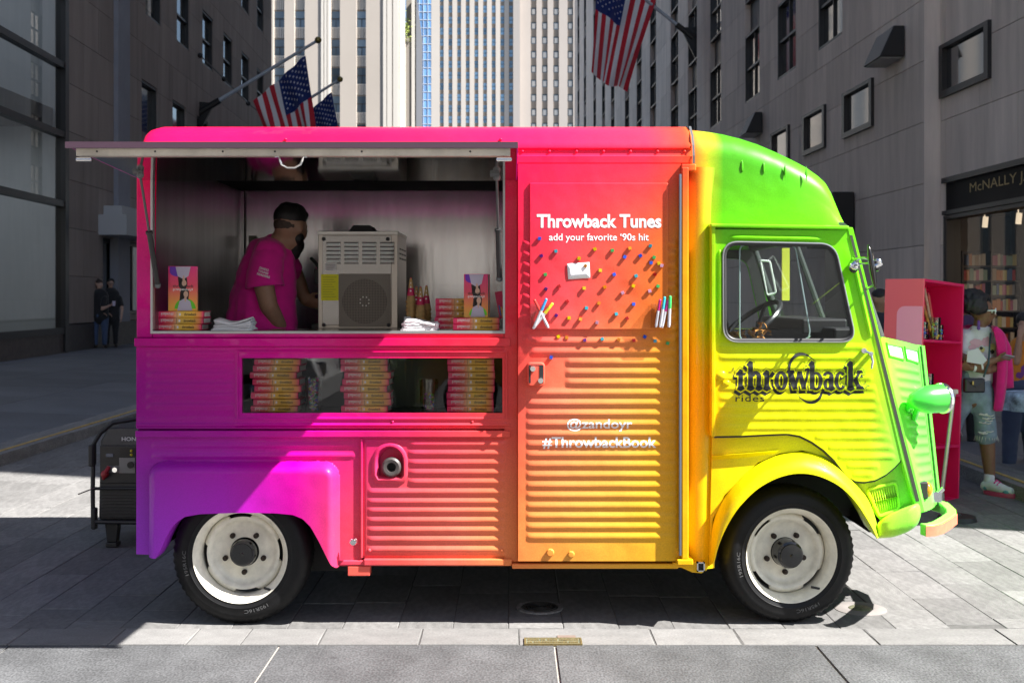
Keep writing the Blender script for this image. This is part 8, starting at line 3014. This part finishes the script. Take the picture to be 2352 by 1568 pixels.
for k, (x0, x1, z1) in enumerate(((.34, .16, .34), (.38, .30, .33), (.36, .23, .38))):
    p0, p1 = on_cab_shelf(x0, .09, 1.24), on_cab_shelf(x1, .11, 1.22 + z1)
    pt = thing('giant_pen', 'long patterned pen, %s of three leaning in the printed cup in the cabinet' % ('farthest left', 'farthest right', 'middle one')[k], 'pen', p0, 'long pens in the cabinet cup')
    b = MB(); b.cyl(p0, p1, .012, n=10); part('barrel', b, pm('pen_print_%d' % k, ((.45, .22, .03), (.55, .06, .05), (.5, .3, .2))[k], .4, nz=(30, .5)), pt)
    b = MB(); b.cyl(p1, p1 + (p1 - p0).normalized() * .02, .013, .006, 10); part('cap', b, pm('red_cap', (.5, .03, .05), .4), pt)
# column of wrapped sweets along the inner edge of the shelf
t = thing('sweet_dispenser', 'upright row of round orange sweets inside the near edge of the pink cabinet', 'sweets', on_cab_shelf(.05, .08, 1.218))
for k in range(8):
    b = MB(); b.ball(on_cab_shelf(.05, .06, 1.245 + .046 * k), .024, 12, 8, sc=(1, 1, .85))
    part('sweet', b, pm('orange_sweet', (.50, .14, .05), .4), t)
# leaning silver post
b = MB()
q0, q1 = at(2162, 1142, 8.0), at(2191, 902, 8.0)
pst = thing('metal_post', 'slim silver metal post leaning in front of the pink cabinet', 'post', q0)
b.cyl(q0, q1, .015, n=12)
part('post', b, pm('dull_silver', (.52, .46, .42), .35, .9), pst)
b = MB(); b.obox(q1 + Vector((0, 0, .01)), (.045, .04, .03)); b.cyl(q0 - Vector((0, 0, .02)), q0 + Vector((0, 0, .03)), .022)
part('fitting', b, pm('dull_silver2', (.4, .38, .36), .4, .8), pst, 0)
q2 = q0 + (q0 - q1) * ((q0.z - .02) / (q1.z - q0.z))
b = MB(); b.cyl(q2, q0, .014, n=10)
part('lower_post', b, pm('dull_silver', (.52, .46, .42), .35, .9), pst)
c = at(2198, 1196, 7.8); c.z = 0
b = MB(); b.lathe([(0, .05), (.02, .05), (.03, .035), (.12, .03), (.13, .0), (0, .0)], c, n=28)
solo('post_base', b, M_rubber, 'round dark foot on the pavement just behind the van bumper', 'stand foot', c)
# table at the right edge with a patterned cloth
Yt = 9.3
c = at(2350, 900, Yt)
tb_ = thing('small_table', 'small black table with a patterned cloth at the right edge, beside the boy', 'table', (c.x, Yt, 0))
b = MB(); b.lathe([(0, .74), (.20, .74), (.2, .71), (0, .71)], (c.x + .05, Yt, 0), n=28)
part('tabletop', b, M_gen, tb_)
b = MB(); b.lathe([(.03, .71), (.03, .05), (.16, .03), (.16, 0), (0, 0)], (c.x + .05, Yt, 0), n=20)
part('leg', b, M_gen, tb_)
b = MB(); rows = []
for z, r in ((.752, 0.0), (.752, .15), (.745, .205), (.70, .215), (.60, .205)):
    rows.append([(c.x + .05 + (r + .014 * math.sin(7 * a) * (1 if z < .74 else 0)) * math.cos(a), Yt + (r + .014 * math.sin(7 * a) * (1 if z < .74 else 0)) * math.sin(a), z) for a in [2 * math.pi * i / 36 for i in range(36)]])
b.grid(rows, wrap=True)
solo('patterned_cloth', b, pm('blue_white_cloth', (.35, .45, .55), .8, nz=(9, .8)), 'blue and white patterned cloth draped on the small black table', 'cloth', (c.x + .05, Yt, .75), smooth=180)

# ------------------------------------------------------------------ bookshop shelving
Ys2 = 23.4
sx0, sx1 = at(2214, 0, Ys2).x, at(2342, 0, Ys2).x
shz = [.55, .90, 1.24, 1.56, 1.856, 2.16]
sh_ = thing('bookshelf', 'dark wooden bookcase full of books inside the bookshop', 'bookcase', (sx0, Ys2, .12))
M_shelf = pm('dark_wood_shelf', (.045, .03, .022), .5)
b = MB()
for z in shz:
    b = MB(); b.box(sx0, sx1, Ys2, Ys2 + .3, z - .03, z); part('shelf', b, M_shelf, sh_, 0)
for x in (sx0 - .03, (sx0 + sx1) / 2 - .015, sx1):
    b = MB(); b.box(x, x + .03, Ys2, Ys2 + .3, .12, 2.46); part('upright', b, M_shelf, sh_, 0)
b = MB(); b.box(sx0 - .03, sx1 + .03, Ys2 + .3, Ys2 + .33, .12, 2.46); part('back', b, M_shelf, sh_, 0)
rb = random.Random(77)
bc = [('cream', (.62, .56, .46)), ('white', (.68, .67, .64)), ('red', (.45, .05, .05)), ('grey', (.30, .30, .31)), ('orange', (.55, .22, .06)), ('blue', (.08, .14, .30)), ('tan', (.40, .30, .20)), ('pale green', (.30, .42, .34)), ('pink', (.50, .18, .28)), ('yellow', (.55, .50, .22))]
rown = ['lowest', 'fifth', 'fourth', 'third', 'second', 'top']
for r, z in enumerate(shz):
    for half in (0, 1):
        x = sx0 + .015 if half == 0 else (sx0 + sx1) / 2 + .03
        xe = (sx0 + sx1) / 2 - .03 if half == 0 else sx1 - .02
        k = 0
        while x < xe - .05:
            w = rb.choice((.045, .055, .065, .085))
            if rb.random() < .08: x += .05
            if x + w > xe: break
            h = rb.uniform(.19, .245)
            cn, col = rb.choice(bc)
            b = MB(); b.box(x, x + w - .004, Ys2 + .04, Ys2 + .24, z + .001, z + h)
            solo('shop_book', b, pm('book_' + cn.replace(' ', '_'), col, .6), '%s book, %s in the %s half of the %s bookshop shelf' % (cn, ORD[min(k, 17)], ('near', 'far')[half], rown[r]), 'book', (x, Ys2 + .14, z), 'books on the bookshop shelves', smooth=0)
            x += w
            k += 1

# ------------------------------------------------------------------ across the street behind the photographer: what the display window mirrors
def parked_car(x0, y0, col, label, name, face=1, sign=False):
    t = thing(name, label, 'car', (x0 + 2.2, y0, 0), 'cars parked behind the photographer')
    def P(lx_, lz): return Vector((x0 + (lx_ if face > 0 else 4.4 - lx_), y0, lz))
    prof = [(0.05, .28), (.0, .55), (.10, .80), (.55, .92), (1.15, .95), (1.75, 1.40), (2.2, 1.46), (3.0, 1.44), (3.75, .98), (4.30, .92), (4.40, .60), (4.35, .28), (3.85, .24), (3.80, .42), (3.62, .60), (3.40, .62), (3.18, .60), (3.0, .42), (2.95, .22), (1.30, .22), (1.25, .42), (1.07, .60), (.85, .62), (.63, .60), (.45, .42), (.40, .24)]
    b = MB(); b.prism([P(a, z) for a, z in prof], (0, -1.72, 0))
    part('body', b, pm(name + '_paint', col, .25, coat=.8), t, 30, bev=.03)
    for q in ([(1.32, .97), (1.82, 1.36), (2.42, 1.40), (2.42, .97)], [(2.50, .97), (2.50, 1.40), (2.95, 1.38), (3.55, .98)]):
        for dy in (.004, -1.724):
            b = MB(); b.prism([P(a, z) + Vector((0, dy, 0)) for a, z in q], (0, -.004 if dy > 0 else .004, 0))
            part('window', b, M_pane, t, 0)
    for a in (.85, 3.40):
        for dy in (-.10, -1.62):
            b = MB(); b.lathe([(0, .09), (.2, .09), (.22, .10), (.31, .08), (.32, 0), (.31, -.08), (0, -.09)], P(a, .32) + Vector((0, dy, 0)), (0, 1, 0), n=28)
            w_ = part('wheel', b, M_tyre, t)
            b = MB(); b.lathe([(0, .115), (.17, .105), (.2, .085)], P(a, .32) + Vector((0, dy, 0)), (0, 1 if dy > -1 else -1, 0), n=20)
            part('hub', b, M_chrome, w_)
    for dy in (-.12, -1.4):
        b = MB(); b.box(*(sorted((P(-.01, 0).x, P(.10, 0).x))), y0 + dy - .2, y0 + dy, .60, .76)
        part('headlight', b, M_chrome, t, 0, bev=.02)
    if sign:
        b = MB(); b.box(x0 + 1.9, x0 + 2.4, y0 - 1.1, y0 - .6, 1.45, 1.62)
        part('roof_light', b, pm('roof_light_white', (.7, .68, .6), .4), t, 0, bev=.02)
parked_car(-6.6, -2.6, (.66, .67, .68), 'white car parked behind the photographer, mirrored in the display window', 'white_car', -1)
parked_car(-1.35, -2.9, (.62, .33, .01), 'yellow taxi parked behind the photographer, mirrored in the display window', 'taxi', 1, True)
pb = at(935, 0, 11.3).x
pt = thing('planter', 'dark planter of tall grasses by the kerb behind the photographer', 'planter', (pb, -.75, 0))
b = MB(); b.lathe([(0, 0), (.17, 0), (.21, .42), (.19, .42), (.18, .38), (0, .38)], (pb, -.75, 0), n=24)
part('pot', b, M_rubber, pt)
b = MB(); rg = random.Random(5)
for k in range(130):
    a, r0 = rg.uniform(0, 6.3), .14 * math.sqrt(rg.random())
    base = Vector((pb + r0 * math.cos(a), -.75 + r0 * math.sin(a), .38))
    h, ln = rg.uniform(.35, .75), rg.uniform(.02, .28)
    d = Vector((math.cos(a), math.sin(a), 0))
    s_ = Vector((-math.sin(a), math.cos(a), 0)) * .007
    m_ = base + d * ln * .35 + Vector((0, 0, h * .6)); tp_ = base + d * ln + Vector((0, 0, h))
    b.add([base - s_, base + s_, m_ + s_, m_ - s_, tp_], [(0, 1, 2, 3), (3, 2, 4)])
part('foliage', b, pm('grass_blades', (.10, .17, .03), .6, rand=.2), pt, 0, fixn=False, kind='stuff')
